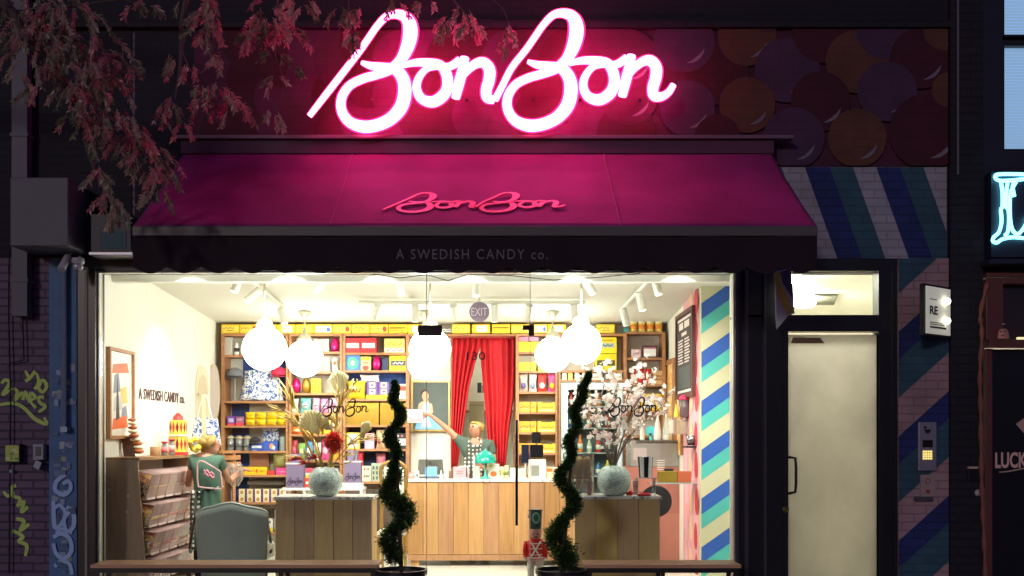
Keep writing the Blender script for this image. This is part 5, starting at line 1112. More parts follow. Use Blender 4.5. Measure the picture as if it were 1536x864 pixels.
b = MB(); b.tube([P(804.5, 719, Yk+.05), P(804.5, 650, Yk+.05)], .01, 8); b.tube([P(788, 719, Yk+.05), P(788, 668, Yk+.055)], .01, 8).build('stand_pole', [M('#C8C4B8', .3)], pos)
on(820, 829, 701, Yk+.1, ZC, 'small orange-topped box between terminal and topiary', 'box', 'orange_box', '#F0D8B0', [('r', .5, .75, .9, .3, '#E07A3A')]); on(830, 838, 701, Yk+.1, ZC, 'small red and cream box touching the topiary outline', 'box', 'cream_box', '#F0E0C8', [('r', .5, .7, .9, .3, '#D85A4A')])
on(843, 858, 706, Yk, ZC, 'pale basket at the far end of the sales counter', 'basket', 'counter_basket', '#D4C8A8')

# purple lettered tins
def ptin(a, c, e, f, a2, c2, e2, Y, label):
    t = thing('lettered_gift_box', label, 'gift box', P((a+c)/2, f, Y), 'grey-purple stacked gift boxes with black script')
    m_ = M('#7C6C8C', .5, var=.05)
    MB().pbox(a, c, e, f, Y, .14).build('lower_box', [m_], t, bevel=.003); MB().pbox(a2, c2, e2, e - .6, Y + .02, .1).build('upper_box', [M('#84769A', .5)], t, bevel=.003)
    MB().pbox(a - .5, c + .5, e - .5, e + 1.5, Y - .005, .15).build('lid_band', [M('#D8D2D8', .5)], t)
    for zz, (u0, u1, v0, v1) in enumerate(((a + .5, c - .5, f - 15, f - 3),)):
        logo(lambda u, v, th: (X(u0 + (u-50)/1425*(u1-u0), Y), Y - .0012 - th, Z(v0 + (v-25)/480*(v1-v0), Y)), .0008, 1.2, .0002).build('box_lettering', [M('#2A2038', .5)], t)
ptin(429, 455, 695, 731, 435, 450, 681, 3.1, 'grey-purple lettered gift boxes stacked on the small white table by the palm vase')
ptin(516, 541, 692, 724, 521, 536, 676, 3.1, 'grey-purple lettered gift boxes stacked between palm vase and house tins')
dt = thing('display_table', 'small white display table behind the palm vase', 'table', (X(442, 3.1), 3.2, 0))
MB().box(X(424, 3.1), X(545, 3.1), 3.06, 3.4, Z(731.5, 3.1)-.03, Z(731.5, 3.1)).build('table_top', [m_white], dt)
for px in (427, 457, 500, 542):
    for y in (3.08, 3.36): MB().box(X(px, 3.1)-.015, X(px, 3.1)+.015, y, y+.03, 0.004, Z(731.5, 3.1)-.031).build('leg', [m_white], dt)
zd_ = Z(731.5, 3.1); kinds = [('#D84A3A', 'red'), ('#F0C828', 'yellow'), ('#E88AA8', 'pink'), ('#6AA86A', 'green'), ('#F0ECE0', 'white'), ('#E8883A', 'orange'), ('#7A5AA0', 'violet'), ('#58A8B8', 'teal')]
for i in range(16):
    px = 457 + (i % 8)*7.1 + rnd.uniform(-1, 1); h_ = rnd.uniform(7, 15) + (9 if i >= 8 else 0); col_, nm_ = kinds[(i*5 + i//8) % 8]; row = 'back' if i >= 8 else 'front'
    if i % 3 == 1: sh_, wd_n = 'jar', 'jar'
    elif i % 3 == 2: sh_, wd_n = 'bag', 'sweets bag'
    else: sh_, wd_n = 'box', 'carton'
    Yt = 3.28 if i >= 8 else 3.1
    on(px, px + 6.6, CY - (zd_ - CZ)*S(Yt) - h_, Yt, zd_ + .001, f'small {nm_} {wd_n}, {ORD[i%8]} in the {row} row behind the palm vase', wd_n, 'small_' + wd_n.replace(' ', '_'), col_, [('o', .5, .5, .6, .3, '#F4ECDC')], shape=sh_, dep=.05)
for i in range(9):
    px = 701 + i*15.2 if i < 4 else 765 + (i-4)*4.4; col_, nm_ = kinds[(i*3 + 2) % 8]
    on(px, px + (5 if i < 4 else 3.8), 705 + (i % 3)*2.5, 3.2, ZC + .001, f'tiny {nm_} packet in the back row of the sales counter, {ORD[i]} along from the laptop', 'packet', 'counter_packet', col_, [('r', .5, .6, .7, .3, '#F4ECDC')], dep=.04)
MB().pbox(514, 543, 724.3, 731.4, 3.09, .2).build('display_riser', [m_white], label='low white riser under the stacked gift boxes', cat='riser')
# gilded chair behind the first topiary
gc = thing('gilded_chair', 'ornate gold-framed chair half hidden behind the left topiary', 'chair', (X(592, 2.2), 2.2, 0)); Yg = 2.2; gm_ = M('#B08A4A', .35, .6)
zz = lambda py: Z(py, Yg); b = MB()
pts = [P(p, q_, Yg) for p, q_, _ in catmull([(572,800,0),(573,740,0),(571,712,0),(574,698,0),(590,692,0),(606,698,0),(610,712,0),(608,740,0),(609,800,0)], 5)]
MB().tube(pts, .02, 8).build('back_frame', [gm_], gc, smooth=True)
MB().box(X(576, Yg), X(606, Yg), Yg-.01, Yg+.02, zz(752), zz(701)).build('back_pad', [M('#E8DCC8', .7)], gc, bevel=.01)
MB().box(X(572, Yg), X(610, Yg), Yg-.42, Yg+.0, .42, .5).build('seat', [M('#E0D2BC', .7)], gc, bevel=.02)
for xx in (X(574, Yg), X(608, Yg)):
    for y in (Yg-.4, Yg): MB().tube([(xx, y, .44), (xx, y, .2), (xx, y, .004)], [.022, .018, .014], 8).build('leg', [gm_], gc)

# ------------------------------------------------------------------ pick and mix wall
pm = thing('candy_bin_rack', 'slanted wooden pick-and-mix rack with clear candy bins along the lettered wall', 'candy rack', (-3.5, 1.1, 0))
ya, yb = .28, 1.95; xt, xb = X(206, ya), X(221, ya); zt = Z(691, ya)
wd_ = wood('walnut', '#A4846A', '#B8967A', .45)
b = MB(); b.hexa([(XL+.01, ya, .004), (xb, ya, .004), (xb, ya+.03, .004), (XL+.01, ya+.03, .004)], [(XL+.01, ya, zt), (xt, ya, zt), (xt, ya+.03, zt), (XL+.01, ya+.03, zt)]); b.build('end_panel', [wd_], pm)
b = MB(); b.hexa([(XL+.01, yb, .004), (xb, yb, .004), (xb, yb+.03, .004), (XL+.01, yb+.03, .004)], [(XL+.01, yb, zt), (xt, yb, zt), (xt, yb+.03, zt), (XL+.01, yb+.03, zt)]); b.build('end_panel', [wd_], pm)
MB().box(XL+.01, xt+.02, ya-.005, yb+.035, zt+.001, zt+.03).build('top_board', [wood('walnut_top', '#8E6A48', '#A98058', .45, 'Y')], pm)
for i, (a, c) in enumerate(((164, 735), (192, 744), (190, 768), (176, 735))[:3]): MB().ell(X(a, ya), Z(c, ya), .012, .012, ya-.0015, 0, .0014).build('screw_cap', [M('#C8C0B0', .4, .6)], pm)
cand = [candymix('candy_pink', ['#E87A88', '#F6C8C0', '#F0E0D0', '#D84A60']), candymix('candy_yellow', ['#F2CC50', '#F6E4A8', '#E89A50', '#F4F0E0']), candymix('candy_rose', ['#F0A0A8', '#FBE0DC', '#E0707C', '#F4C890']), candymix('candy_mixed', ['#D85A3A', '#F2D070', '#7AB060', '#F4E4D8', '#E88AA8']), candymix('candy_brown', ['#8A5034', '#C89060', '#E8CCA0', '#5A3020'])]
m_bin = clearmat('bin_acrylic', '#FFFAF8', 3.0, .12, .38, '#FFD9D4')
def fx(z): return xt + (xb - xt) * (zt - z) / zt
lev = [.16, .42, .68, .94, zt - .06]; nb_ = 6
for r_ in range(4):
    zl = lev[r_]; zh = lev[r_+1] - .03
    MB().box(XL+.02, fx(zl) + .01, ya+.031, yb-.001, zl-.02, zl).build('tier_board', [wd_], pm)
    for k in range(nb_):
        y0, y1 = ya + .04 + k*(yb-ya-.04)/nb_, ya + .04 + (k+1)*(yb-ya-.04)/nb_ - .012; xf = fx(zl) + .012; xr = XL + .05; dz_ = .05
        b = MB(); hh = zh - zl
        cz0, cz1 = zl + .006, zl + hh*.74
        b.hexa([(xf-.16, y0+.006, cz0), (xf+.02, y0+.006, cz0), (xf+.02, y1-.006, cz0), (xf-.16, y1-.006, cz0)], [(xf-.16, y0+.006, cz1+.05), (xf+.06, y0+.006, cz1-.09), (xf+.06, y1-.006, cz1-.09), (xf-.16, y1-.006, cz1+.05)])
        b.build('candy_fill', [cand[(k*2 + r_*3) % 5]], pm)
        b = MB(); b.hexa([(xf+.024, y0, zl+.004), (xf+.03, y0, zl+.004), (xf+.03, y1, zl+.004), (xf+.024, y1, zl+.004)], [(xf+.085, y0, cz1+.02), (xf+.09, y0, cz1+.02), (xf+.09, y1, cz1+.02), (xf+.085, y1, cz1+.02)])
        b.hexa([(xf-.1, y0, zh-.012), (xf+.085, y0, cz1+.022), (xf+.085, y1, cz1+.022), (xf-.1, y1, zh-.012)], [(xf-.1, y0, zh-.006), (xf+.085, y0, cz1+.028), (xf+.085, y1, cz1+.028), (xf-.1, y1, zh-.006)])
        b.build('clear_bin', [m_bin], pm)
        MB().box(xf+.03, xf+.036, y0+.02, y1-.02, zl-.018, zl+.002).build('label_strip', [M('#F0DAD6', .4)], pm)
# things on the rack
zr = zt + .031; Yr = .75
ic = thing('candy_cone_tower', 'tall leaning tower of striped candy rolls on the pick-and-mix rack', 'candy display', (X(206, Yr), Yr, zr))
for i in range(9):
    v = i / 8; MB().ball((X(207 - 10*v, Yr), Yr + .02*math.sin(i), zr + .05 + v*.31), .062 - .022*v, 14, sz=.42).build('candy_roll', [M(('#B8643C', '#E8DCC0')[i % 2], .35)], ic, smooth=True)
b = MB().hexa([P(186, 690, Yr-.1), P(204, 690, Yr-.1), P(204, 690, Yr-.05), P(186, 690, Yr-.05)], [P(182, 655, Yr-.0), P(198, 655, Yr), P(198, 655, Yr+.03), P(182, 655, Yr+.03)]); 
b2 = b.build('leaning_frame', [M('#4A3028', .4)], label='dark brown leaning frame beside the striped candy tower', cat='frame')
def onr(px0, px1, py0, Y, label, cat, name, base, marks=(), **k): return on(px0, px1, py0, Y, zr, label, cat, name, base, marks, **k)
onr(222, 238, 670, 1.1, 'brown wooden tub on the rack behind the candy tower', 'tub', 'wooden_tub', '#B08860', shape='can')
onr(240, 250, 662, 1.2, 'glass jar of red-wrapped candy on the rack', 'jar', 'candy_jar', m_jar, [('r', .5, .4, 1, .4, '#D87070'), ('r', .5, .93, 1, .12, '#C02A3A')], shape='jar'); onr(251, 261, 658, 1.35, 'taller glass jar of pink candy beside the red-wrapped one', 'jar', 'candy_jar', m_jar, [('r', .5, .4, 1, .4, '#E8A0A0'), ('r', .5, .93, 1, .12, '#C02A3A')], shape='jar')
b = MB(); c = (X(267, 1.7), 1.7, zr)
b.lathe([(.105, 0), (.105, .03)], c, 20, 1).lathe([(.098, .031), (.098, .2)], c, 20, 0).lathe([(.108, .201), (.108, .215)], c, 20, 2).lathe([(.09, .216), (.085, .37)], c, 20, 0).lathe([(.06, .371), (.05, .41), (.01, .45)], c, 20, 1)
for i in range(14):
    for lv, (r1, z0, z1) in enumerate(((.0995, .04, .19), (.0915, .225, .36))):
        a = 2*math.pi*i/14; d = .17; zm = (z0+z1)/2
        b.add([(c[0]+r1*math.cos(a-d), c[1]+r1*math.sin(a-d), zr+zm), (c[0]+r1*math.cos(a), c[1]+r1*math.sin(a), zr+z0), (c[0]+r1*math.cos(a+d), c[1]+r1*math.sin(a+d), zr+zm), (c[0]+r1*math.cos(a), c[1]+r1*math.sin(a), zr+z1)], [(0,1,2,3)], 1 + (i % 2)*2)
b.build('cake_tin_tower', [M('#EDC04A', .4), M('#C8302C', .4), M('#F0E6D0', .4), M('#7A2430', .4)], label='two-tier yellow and red diamond-patterned tin tower on the rack end', cat='tin tower')
cr = MB(); Yc = 3.0
cr.pbox(328, 353, 676, 680, Yc, .25, 0); cr.pbox(328, 353, 683, 690, Yc, .25, 0); cr.pbox(328, 353, 693, 704, Yc, .25, 0); cr.pbox(329, 332, 676, 760, Yc + .02, .05, 0); cr.pbox(349, 352, 676, 760, Yc+.02, .05, 0); cr.box(X(328, Yc), X(353, Yc), Yc, Yc+.25, .004, Z(760, Yc))
cr.build('slatted_crate_stand', [wood('tan_wood', '#B07848', '#C89060', .5, 'X')], label='tan slatted wooden stand between the shop assistant and the jar shelves', cat='stand')

# left wall: framed poster, lettering, arch niche, oval mirror
fp = thing('framed_poster', 'wood-framed abstract orange and grey poster on the cream wall near the window', 'poster', (XL, .67, 1.4))
ya_, yb_ = YX(158.5, XL), YX(196, XL); zt_, zb_ = 2.37, 1.50; xf = XL + .045
b = MB(); b.box(XL+.002, xf, ya_, ya_+.03, zb_, zt_); b.box(XL+.002, xf, yb_-.03, yb_, zb_, zt_); b.box(XL+.002, xf, ya_+.03, yb_-.03, zb_, zb_+.03); b.box(XL+.002, xf, ya_+.03, yb_-.03, zt_-.03, zt_); b.build('frame', [m_shelfw], fp)
def ypoly(b, pts, x, mi): b.add([(x, p[0], p[1]) for p in pts], [tuple(range(len(pts)))], mi)
b = MB(); b.box(XL+.002, XL+.02, ya_+.031, yb_-.031, zb_+.031, zt_-.031, 0); w_ = yb_ - ya_
for i, (u0, u1, v0, v1, k) in enumerate(((.15, .85, .72, .86, 1), (.2, .5, .5, .74, 3), (.45, .8, .38, .6, 2), (.2, .6, .3, .5, 4), (.5, .8, .2, .38, 3), (.15, .8, .1, .26, 1), (.3, .45, .2, .7, 5))):
    ypoly(b, [(ya_+w_*u0, zb_+.87*v0), (ya_+w_*u1, zb_+.87*(v0+.03)), (ya_+w_*(u1-.08), zb_+.87*v1), (ya_+w_*(u0+.05), zb_+.87*(v1-.04))], XL+.0205 + i*.0004, k)
b.build('print', [M('#EAE6DA', .4), M('#E8693A', .5), M('#F0C06A', .5), M('#8A90A0', .5), M('#C8C8C4', .5), M('#3A3A40', .5)], fp)
y0_, y1_ = YX(207.5, XL), YX(276, XL)
text_mb('A SWEDISH CANDY co.', .115, lambda u, v, t: (XL + .001 + t, (y0_+y1_)/2 + u, 1.965 + v), th=.008, space=1.1, wid=y1_-y0_).build('wall_lettering', [M('#4A2A30', .5)], shop)
ar = MB(); yc0, yc1 = YX(293, XL), YX(313, XL); ym, ry = (yc0+yc1)/2, (yc1-yc0)/2
pts = [(ym + ry*math.cos(t*math.pi/12), 2.15 + ry*.9*math.sin(t*math.pi/12)) for t in range(13)] + [(yc0, .9), (yc1, .9)]
ypoly(ar, pts, XL+.006, 0); ypoly(ar, [(ym + (p-ym)*.72, 1.45 + (z-1.45)*.88) for p, z in pts], XL+.009, 1); ar.build('arched_niche', [M('#E2D8BC', .7), M('#D2C5A6', .7)], label='beige arched niche on the cream wall beside the oval mirror', cat='niche')
b = MB(); c = P(321, 590, 3.85); b.lathe([(9.6/S(3.85), 0), (9.6/S(3.85), -.03)], c, 30, 0, 'Y', 1, 4.6).lathe([(8.8/S(3.85), -.031), (8.8/S(3.85), -.034)], c, 30, 1, 'Y', 1, 4.7)
b.build('oval_mirror', [M('#C8B8A0', .4), M('#C9B9B4', .2, .0, var=.02)], label='tall oval pinkish mirror on the wall corner beside the shelves', cat='mirror')

# right wall: menu board, framed prints, machine area
mb_ = thing('menu_board', 'brown-framed black menu board with white lines on the pink wall', 'menu board', (XR, 2.5, 1.98))
y0m, y1m = YX(1046, XR), YX(1020, XR); z0m, z1m = 1.97, 2.97; xf = XR - .06
b = MB(); b.box(xf, XR-.014, y0m, y0m+.05, z0m, z1m); b.box(xf, XR-.014, y1m-.05, y1m, z0m, z1m); b.box(xf, XR-.014, y0m+.05, y1m-.05, z0m, z0m+.05); b.box(xf, XR-.014, y0m+.05, y1m-.05, z1m-.05, z1m); b.build('frame', [M('#5A2E2A', .45)], mb_)
b = MB(); b.box(xf+.012, XR-.014, y0m+.051, y1m-.051, z0m+.051, z1m-.051, 0); wm = y1m - y0m
def mr(u0, u1, v0, v1, k, n): 
    b.add([(xf + .0105 - n*.0003, y1m - wm*u0, z0m + v0), (xf + .0105 - n*.0003, y1m - wm*u1, z0m + v0), (xf + .0105 - n*.0003, y1m - wm*u1, z0m + v1), (xf + .0105 - n*.0003, y1m - wm*u0, z0m + v1)], [(0,1,2,3)], k)
mr(.12, .88, .06, .09, 1, 1); mr(.15, .85, .11, .36, 2, 1); mr(.12, .88, .9, .93, 1, 1); mr(.2, .45, .8, .88, 1, 1); mr(.52, .8, .8, .88, 1, 1); mr(.35, .65, .72, .76, 1, 1)
for i in range(9):
    for j in range(2): mr(.15 + j*.38, .45 + j*.38 - .05*((i + j) % 2), .40 + i*.033, .418 + i*.033, 1, 1)
b.build('board', [M('#3A3034', .6), M('#E8DCD8', .6), M('#4E5858', .6)], mb_)
for i, (a, c, lb) in enumerate(((1014, 1002, 'wood-framed orange print on the cream wall behind the menu board'), (1026, 1017, 'wood-framed pale print half hidden by the menu board'))):
    ya2, yb2 = YX(a, XR), YX(c, XR); t = thing('framed_print', lb, 'framed print', (XR, ya2, 1.3)); b = MB(); b.box(XR-.04, XR-.002, ya2, ya2+.05, 1.3, 2.5); b.box(XR-.04, XR-.002, yb2-.05, yb2, 1.3, 2.5); b.box(XR-.04, XR-.002, ya2+.05, yb2-.05, 2.44, 2.5); b.build('frame', [m_shelfw], t)
    MB().box(XR-.02, XR-.003, ya2+.051, yb2-.051, 1.3, 2.44).build('print', [blotch('orange_print%d' % i, '#F0D8A0', '#E8A850', 6, .5)], t)
Ym = 3.2
mc = thing('drink_machine', 'pinkish-brown counter unit with a grey machine top behind the blossom vase', 'machine', (X(1000, Ym), 3.4, 0))
MB().pbox(946, 1027, 664, 700, Ym, .5).build('machine_body', [M('#9A948E', .35, .3)], mc, bevel=.006); MB().box(X(940, Ym), X(1027, Ym), Ym, 3.8, .02, Z(700.6, Ym)).build('counter_front', [M('#A8685A', .45, var=.15)], mc)
MB().pbox(945, 1028, 660.5, 663.5, Ym-.02, .5).build('top_plate', [M('#77726C', .3, .5)], mc); b = MB()
for i in range(5): b.pbox(986, 997, 690 + i*3.4, 691.4 + i*3.4, Ym-.004, .004)
b.build('vent_grille', [M('#D8D0C8', .4)], mc); MB().pbox(950, 970, 672, 690, Ym-.006, .006).build('control_panel', [M('#B8A8A4', .4)], mc); MB().pbox(1000, 1024, 706, 770, Ym-.006, .006).build('door_panel', [M('#9C5E52', .4)], mc)
for i, (a, lb) in enumerate(((981, 'white conical bottle nearer the fridge on the machine top'), (994, 'white conical bottle nearer the pink wall on the machine top'))):
    prod(a, a + 12.5, 620, 660.3, lb, 'bottle', 'conical_bottle', '#E6E0D6', [], shape='bottle', Y=Ym+.05, group='two white conical bottles on the machine')
prod(960, 968, 628, 660.3, 'white bottle behind the blossoms beside the cyan disc', 'bottle', 'conical_bottle', '#E4DACC', shape='bottle', Y=Ym+.1)
b = MB().lathe([(.06, 0), (.06, .02)], P(976, 646, Ym+.1), 20, 0, 'Y').box(X(974, Ym+.1), X(978, Ym+.1), Ym+.1, Ym+.12, Z(660.3, Ym+.1), Z(650, Ym+.1)); b.build('cyan_disc_stand', [M('#58D0D4', .4)], label='bright cyan round disc standing on the machine top', cat='disc')
bl = thing('blender', 'dark blender with a pink lid on the clear wall box', 'blender', P(1027, 626, 2.5)); MB().lathe([(.05, 0), (.06, .02), (.055, .1), (.07, .2)], P(1027, 626, 2.5), 16).build('jug', [M('#5A4A4E', .25)], bl, smooth=True); MB().lathe([(.072, .2), (.06, .235), (.03, .26)], P(1027, 626, 2.5), 16).build('lid', [M('#D02A5A', .35)], bl, smooth=True)
prod(1011, 1019, 606, 626, 'slim yellow bottle beside the dark blender', 'bottle', 'syrup_bottle', '#D8B840', shape='bottle', Y=2.5)
b = MB(); b.pbox(999, 1040, 626, 652, 2.5, .2); b.build('clear_wall_box', [m_acryl], label='clear acrylic box mounted on the pink wall under the blender', cat='acrylic box')
prod(1003, 1013, 630, 650, 'pale cup stack inside the clear wall box', 'cup stack', 'cup_stack', '#E0C8B8', shape='can', Y=2.55); prod(1018, 1034, 630, 651, 'tan canister inside the clear wall box', 'canister', 'canister', '#B89A78', shape='can', Y=2.52)
b = MB().lathe([(.05, 0), (.065, .11)], P(1038, 668, 2.1), 18); b.build('steel_cup', [M('#8A8A8C', .2, .9)], label='steel mixing cup on the pink wall below the clear box', cat='cup', smooth=True)
MB().box(X(1028, 2.1), XR-.013, 2.0, 2.25, Z(669, 2.1)-.02, Z(669, 2.1)).build('wall_bracket_shelf', [m_dark], label='small dark bracket shelf under the steel mixing cup', cat='shelf')
MB().box(X(975, 1.95), XR-.014, 1.95, 2.2, Z(726, 1.95), Z(724, 1.95)).build('glass_wall_shelf', [M('#B4BCB8', .1, .3)], label='thin glass shelf holding the long gold box by the pink wall', cat='shelf')
prod(988, 1016, 707, 723.6, 'flat gold box on the glass shelf', 'box', 'gold_box', M('#A88A3A', .35, .6), Y=1.96); prod(1016.5, 1037, 707, 723.6, 'copper-red box beside the flat gold box on the glass shelf', 'box', 'copper_box', '#B0583A', Y=1.96); prod(997, 1010, 703, 706.5, 'small black block atop the flat gold box', 'block', 'black_block', '#1C1C1E', Y=2.0)
b = MB().lathe([(24/S(1.6), 0), (24/S(1.6), .02), (20/S(1.6), .03)], P(984, 752, 1.6), 32, 0, 'Y').lathe([(.012, 0), (.012, -.02)], P(984, 752, 1.6), 10, 0, 'Y'); b.tube([P(984, 776, 1.61), (X(984, 1.61), 1.61, .004)], .012, 8); b.tube([(X(974, 1.61), 1.61, .012), (X(994, 1.61), 1.61, .012)], .012, 8)
b.build('round_black_stand', [M('#2A2628', .4)], label='round black disc on a stand behind the blossom vase cabinet', cat='disc stand')

# on the two display cabinets
on(957, 981, 684, .62, ZD2, 'tall black and white striped cup holder behind the blossom vase', 'cup', 'striped_cup', '#F0F0F0', [('r', .3, .5, .16, .98, '#1A1A1C'), ('r', .68, .5, .22, .98, '#1A1A1C')], dep=.12) if False else None
sc_ = thing('striped_cup', 'black and white striped tapered cup on a clear stand beside the blossom vase', 'cup', P(968, 740, .65)); c = P(968, 716, .65); b = MB(); n = 20
k = 0
for i in range(n):
    a0, a1 = 2*math.pi*i/n, 2*math.pi*(i+1)/n; r0, r1 = .062, .076
    b.add([c + Vector((r0*math.cos(a0), r0*math.sin(a0), 0)), c + Vector((r0*math.cos(a1), r0*math.sin(a1), 0)), c + Vector((r1*math.cos(a1), r1*math.sin(a1), .2)), c + Vector((r1*math.cos(a0), r1*math.sin(a0), .2))], [(0,1,2,3)], (i // 2) % 2)
b.build('cup_wall', [M('#F2F2F2', .4), M('#141416', .3)], sc_, solid=.002); MB().box(c.x-.1, c.x+.1, .58, .74, c.z-.012, c.z-.001).box(c.x-.09, c.x-.075, .58, .74, ZD2, c.z-.012).box(c.x+.075, c.x+.09, .58, .74, ZD2, c.z-.012).build('clear_stand', [m_acryl], sc_)
b = MB().lathe([(.06, .001), (.075, .01), (.06, .03), (.05, .012), (.03, .008)], (X(966, .5), .5, ZD2), 18); b.build('candy_dish', [M('#C02030', .3)], label='small red dish under the striped cup on the blossom cabinet', cat='dish', smooth=True)
MB().ball((X(946, .5), .5, ZD2 + .026), .025, 14).ball((X(942, .5), .52, ZD2 + .02), .019, 12).build('red_ornament', [M('#C81C28', .3)], label='shiny red bauble ornament beside the blossom vase', cat='ornament', smooth=True)
MB().box(X(949, .7), X(956, .7), .68, .74, ZD2, ZD2 + .14).build('pink_carton', [M('#E8A8A0', .5)], label='small pink carton between blossom vase and striped cup', cat='carton', bevel=.003)
ab = thing('cone_case', 'clear acrylic case of stacked wafer cones beside the right topiary', 'acrylic case', (X(868, .6), .6, ZD2))
x0, x1 = X(846, .55), X(891, .55); zt2 = Z(680, .55); b = MB()
for bx_ in ((x0, x1, .55, .555, ZD2, zt2), (x0, x1, .755, .76, ZD2, zt2), (x0, x0+.005, .555, .755, ZD2, zt2), (x1-.005, x1, .555, .755, ZD2, zt2), (x0+.005, x1-.005, .555, .755, zt2-.005, zt2), (x0+.005, x1-.005, .555, .755, ZD2+.12, ZD2+.126)): b.box(*bx_)
b.build('acrylic_box', [m_acryl], ab)
for i, cx in enumerate((x0+.07, x0+.15, x0+.23)):
    MB().lathe([(.012, -.1), (.03, 0), (.036, .02)], (cx, .64, ZD2+.135), 12).lathe([(.036, .021), (.039, .2), (.03, .23), (.01, .24)], (cx, .64, ZD2+.135), 14).build('cone_stack', [M('#C89858', .7, bump=.3, scale=30)], ab, smooth=True)
for i, cx in enumerate((X(852, .6), X(862, .6), X(884, .6))): MB().lathe([(.02, 0), (.024, .06), (.012, .1)], (cx, .6, ZD2+.001), 12).build('sprinkle_jar', [M(('#D8C8B8', '#E8E0D8', '#C04A5A')[i], .4)], label=f'{("beige", "white", "crimson")[i]} sprinkle jar under the wafer cones', cat='jar', smooth=True)
# vases
vm = bpy.data.materials.new('crackle_glaze'); t, pb = nodes_of(vm); pb.inputs['Roughness'].default_value = .15
tc = t.nodes.new('ShaderNodeTexCoord'); mp = t.nodes.new('ShaderNodeMapping'); mp.inputs['Scale'].default_value = (26, 26, 60); v_ = t.nodes.new('ShaderNodeTexVoronoi'); v_.feature = 'DISTANCE_TO_EDGE'; v_.inputs['Scale'].default_value = 1
t.links.new(tc.outputs['Object'], mp.inputs[0]); t.links.new(mp.outputs[0], v_.inputs['Vector'])
r_ = t.nodes.new('ShaderNodeValToRGB'); r_.color_ramp.elements[0].color = lin('#8FBCA8'); r_.color_ramp.elements[1].color = lin('#EAF5EE'); r_.color_ramp.elements[1].position = .12
t.links.new(v_.outputs['Distance'], r_.inputs[0]); t.links.new(r_.outputs[0], pb.inputs['Base Color']); bp = t.nodes.new('ShaderNodeBump'); bp.inputs['Strength'].default_value = .5; bp.inputs['Distance'].default_value = .004
t.links.new(v_.outputs['Distance'], bp.inputs['Height']); t.links.new(bp.outputs[0], pb.inputs['Normal']); pb.inputs['Subsurface Weight'].default_value = .0
def vase(px, py, r, Y, zb, label):
    c = Vector((X(px, Y), Y, zb)); h = r * 1.72
    return MB().lathe([(r*.45, 0), (r*.7, h*.06), (r*.93, h*.25), (r, h*.5), (r*.93, h*.75), (r*.7, h*.93), (r*.5, h), (r*.45, h*.985), (r*.6, h*.9)], c, 32).build('vase', [vm], label=label, cat='vase', smooth=True), c + Vector((0, 0, h))
va, ta = vase(488, 720, .162, .56, ZD, 'round crackled pale green vase holding dried palm leaves')
vb, tb_ = vase(921, 718, .165, .56, ZD2, 'round crackled pale green vase holding blossom branches')

# dried palm arrangement
dp = thing('dried_palm_arrangement', 'golden dried palm stems and pale fan leaves rising from the crackled vase', 'dried leaves', ta)
gm2 = M('#D8B464', .45, .15, var=.3, scale=30); ck = leafmat('#F4ECC8', 'fan_cream')
def stem(pl, r0, r1, Y=.58, mat=gm2, nm='stem'):
    pts = [P(p, q_, Y + y_) for p, q_, y_ in catmull(pl, 5)]; n = len(pts)
    return MB().tube(pts, [r0 + (r1-r0)*i/(n-1) for i in range(n)], 7).build(nm, [mat], dp, smooth=True)
stem([(480,702,0),(462,668,.02),(448,636,-.02),(430,622,0),(410,612,.02)], .014, .004); stem([(484,702,0),(470,660,.05),(455,640,.05),(440,600,.08)], .016, .006); stem([(492,702,0),(500,660,.02),(506,620,0),(508,590,.02),(500,575,0)], .014, .006)
stem([(494,702,0),(506,650,-.05),(512,630,0),(524,590,.05),(532,574,.0)], .012, .005); stem([(486,700,0),(476,660,-.04),(490,636,-.06),(508,650,0),(504,668,.02),(496,700,0)], .006, .006); stem([(492,700,0),(530,690,0),(528,660,-.02),(508,648,-.04)], .006, .006)
stem([(496,702,0),(520,672,0),(540,656,.04),(560,650,.04)], .007, .004)
for (a, c_, ang, ln, k) in ((440, 610, 115, 70, 8), (448, 640, 130, 55, 7), (510, 610, 85, 60, 8), (505, 640, 95, 45, 8), (470, 665, 120, 45, 6), (498, 676, 70, 35, 6), (530, 578, 60, 16, 5), (425, 618, 165, 45, 7), (455, 690, 165, 40, 7), (520, 668, 35, 50, 7), (545, 660, 20, 40, 6), (470, 690, 140, 30, 6), (512, 688, 30, 36, 6)):
    b = MB()
    for i in range(k):
        th = R(ang + rnd.uniform(-24, 24)); L_ = ln * rnd.uniform(.5, 1); y = .58 + rnd.uniform(-.1, .1)
        p0 = P(a, c_, .58); p1 = P(a + L_*.5*math.cos(th) + rnd.uniform(-4, 4), c_ - L_*.5*math.sin(th), y); p2 = P(a + L_*math.cos(th) + rnd.uniform(-6, 6), c_ - L_*.75*math.sin(th), y)
        b.tube([p0, p1, p2], [.007, .013, .001], 5, flat=.35)
    b.build('dried_leaf_spray', [gm2], dp, smooth=True)
def fan(cx, cy, ang, ln, sp, Y, mat=ck):
    b = MB(); n = 11; base = P(cx, cy, Y); pr = None; ux = math.cos(R(ang)); uz = math.sin(R(ang))
    def fn(u, v):
        a = R(ang + (u - .5) * sp); L_ = ln * v * (1 - .22*abs(u-.5)*2) / S(Y)
        return (base.x + math.cos(a)*L_, Y + .012*math.sin(u*n*math.pi*2)*v + .05*v*v*(u-.5), base.z + math.sin(a)*L_)
    b.quadpatch(fn, 44, 6); b.build('fan_leaf', [mat], dp, smooth=True, solid=.003)
fan(512, 596, 100, 42, 62, .55); fan(512, 588, 240, 10, 40, .56); fan(478, 652, 120, 42, 80, .5); fan(497, 645, 140, 28, 70, .52); fan(540, 658, 62, 30, 46, .55)
fb_ = MB(); c = P(500, 662, .5)
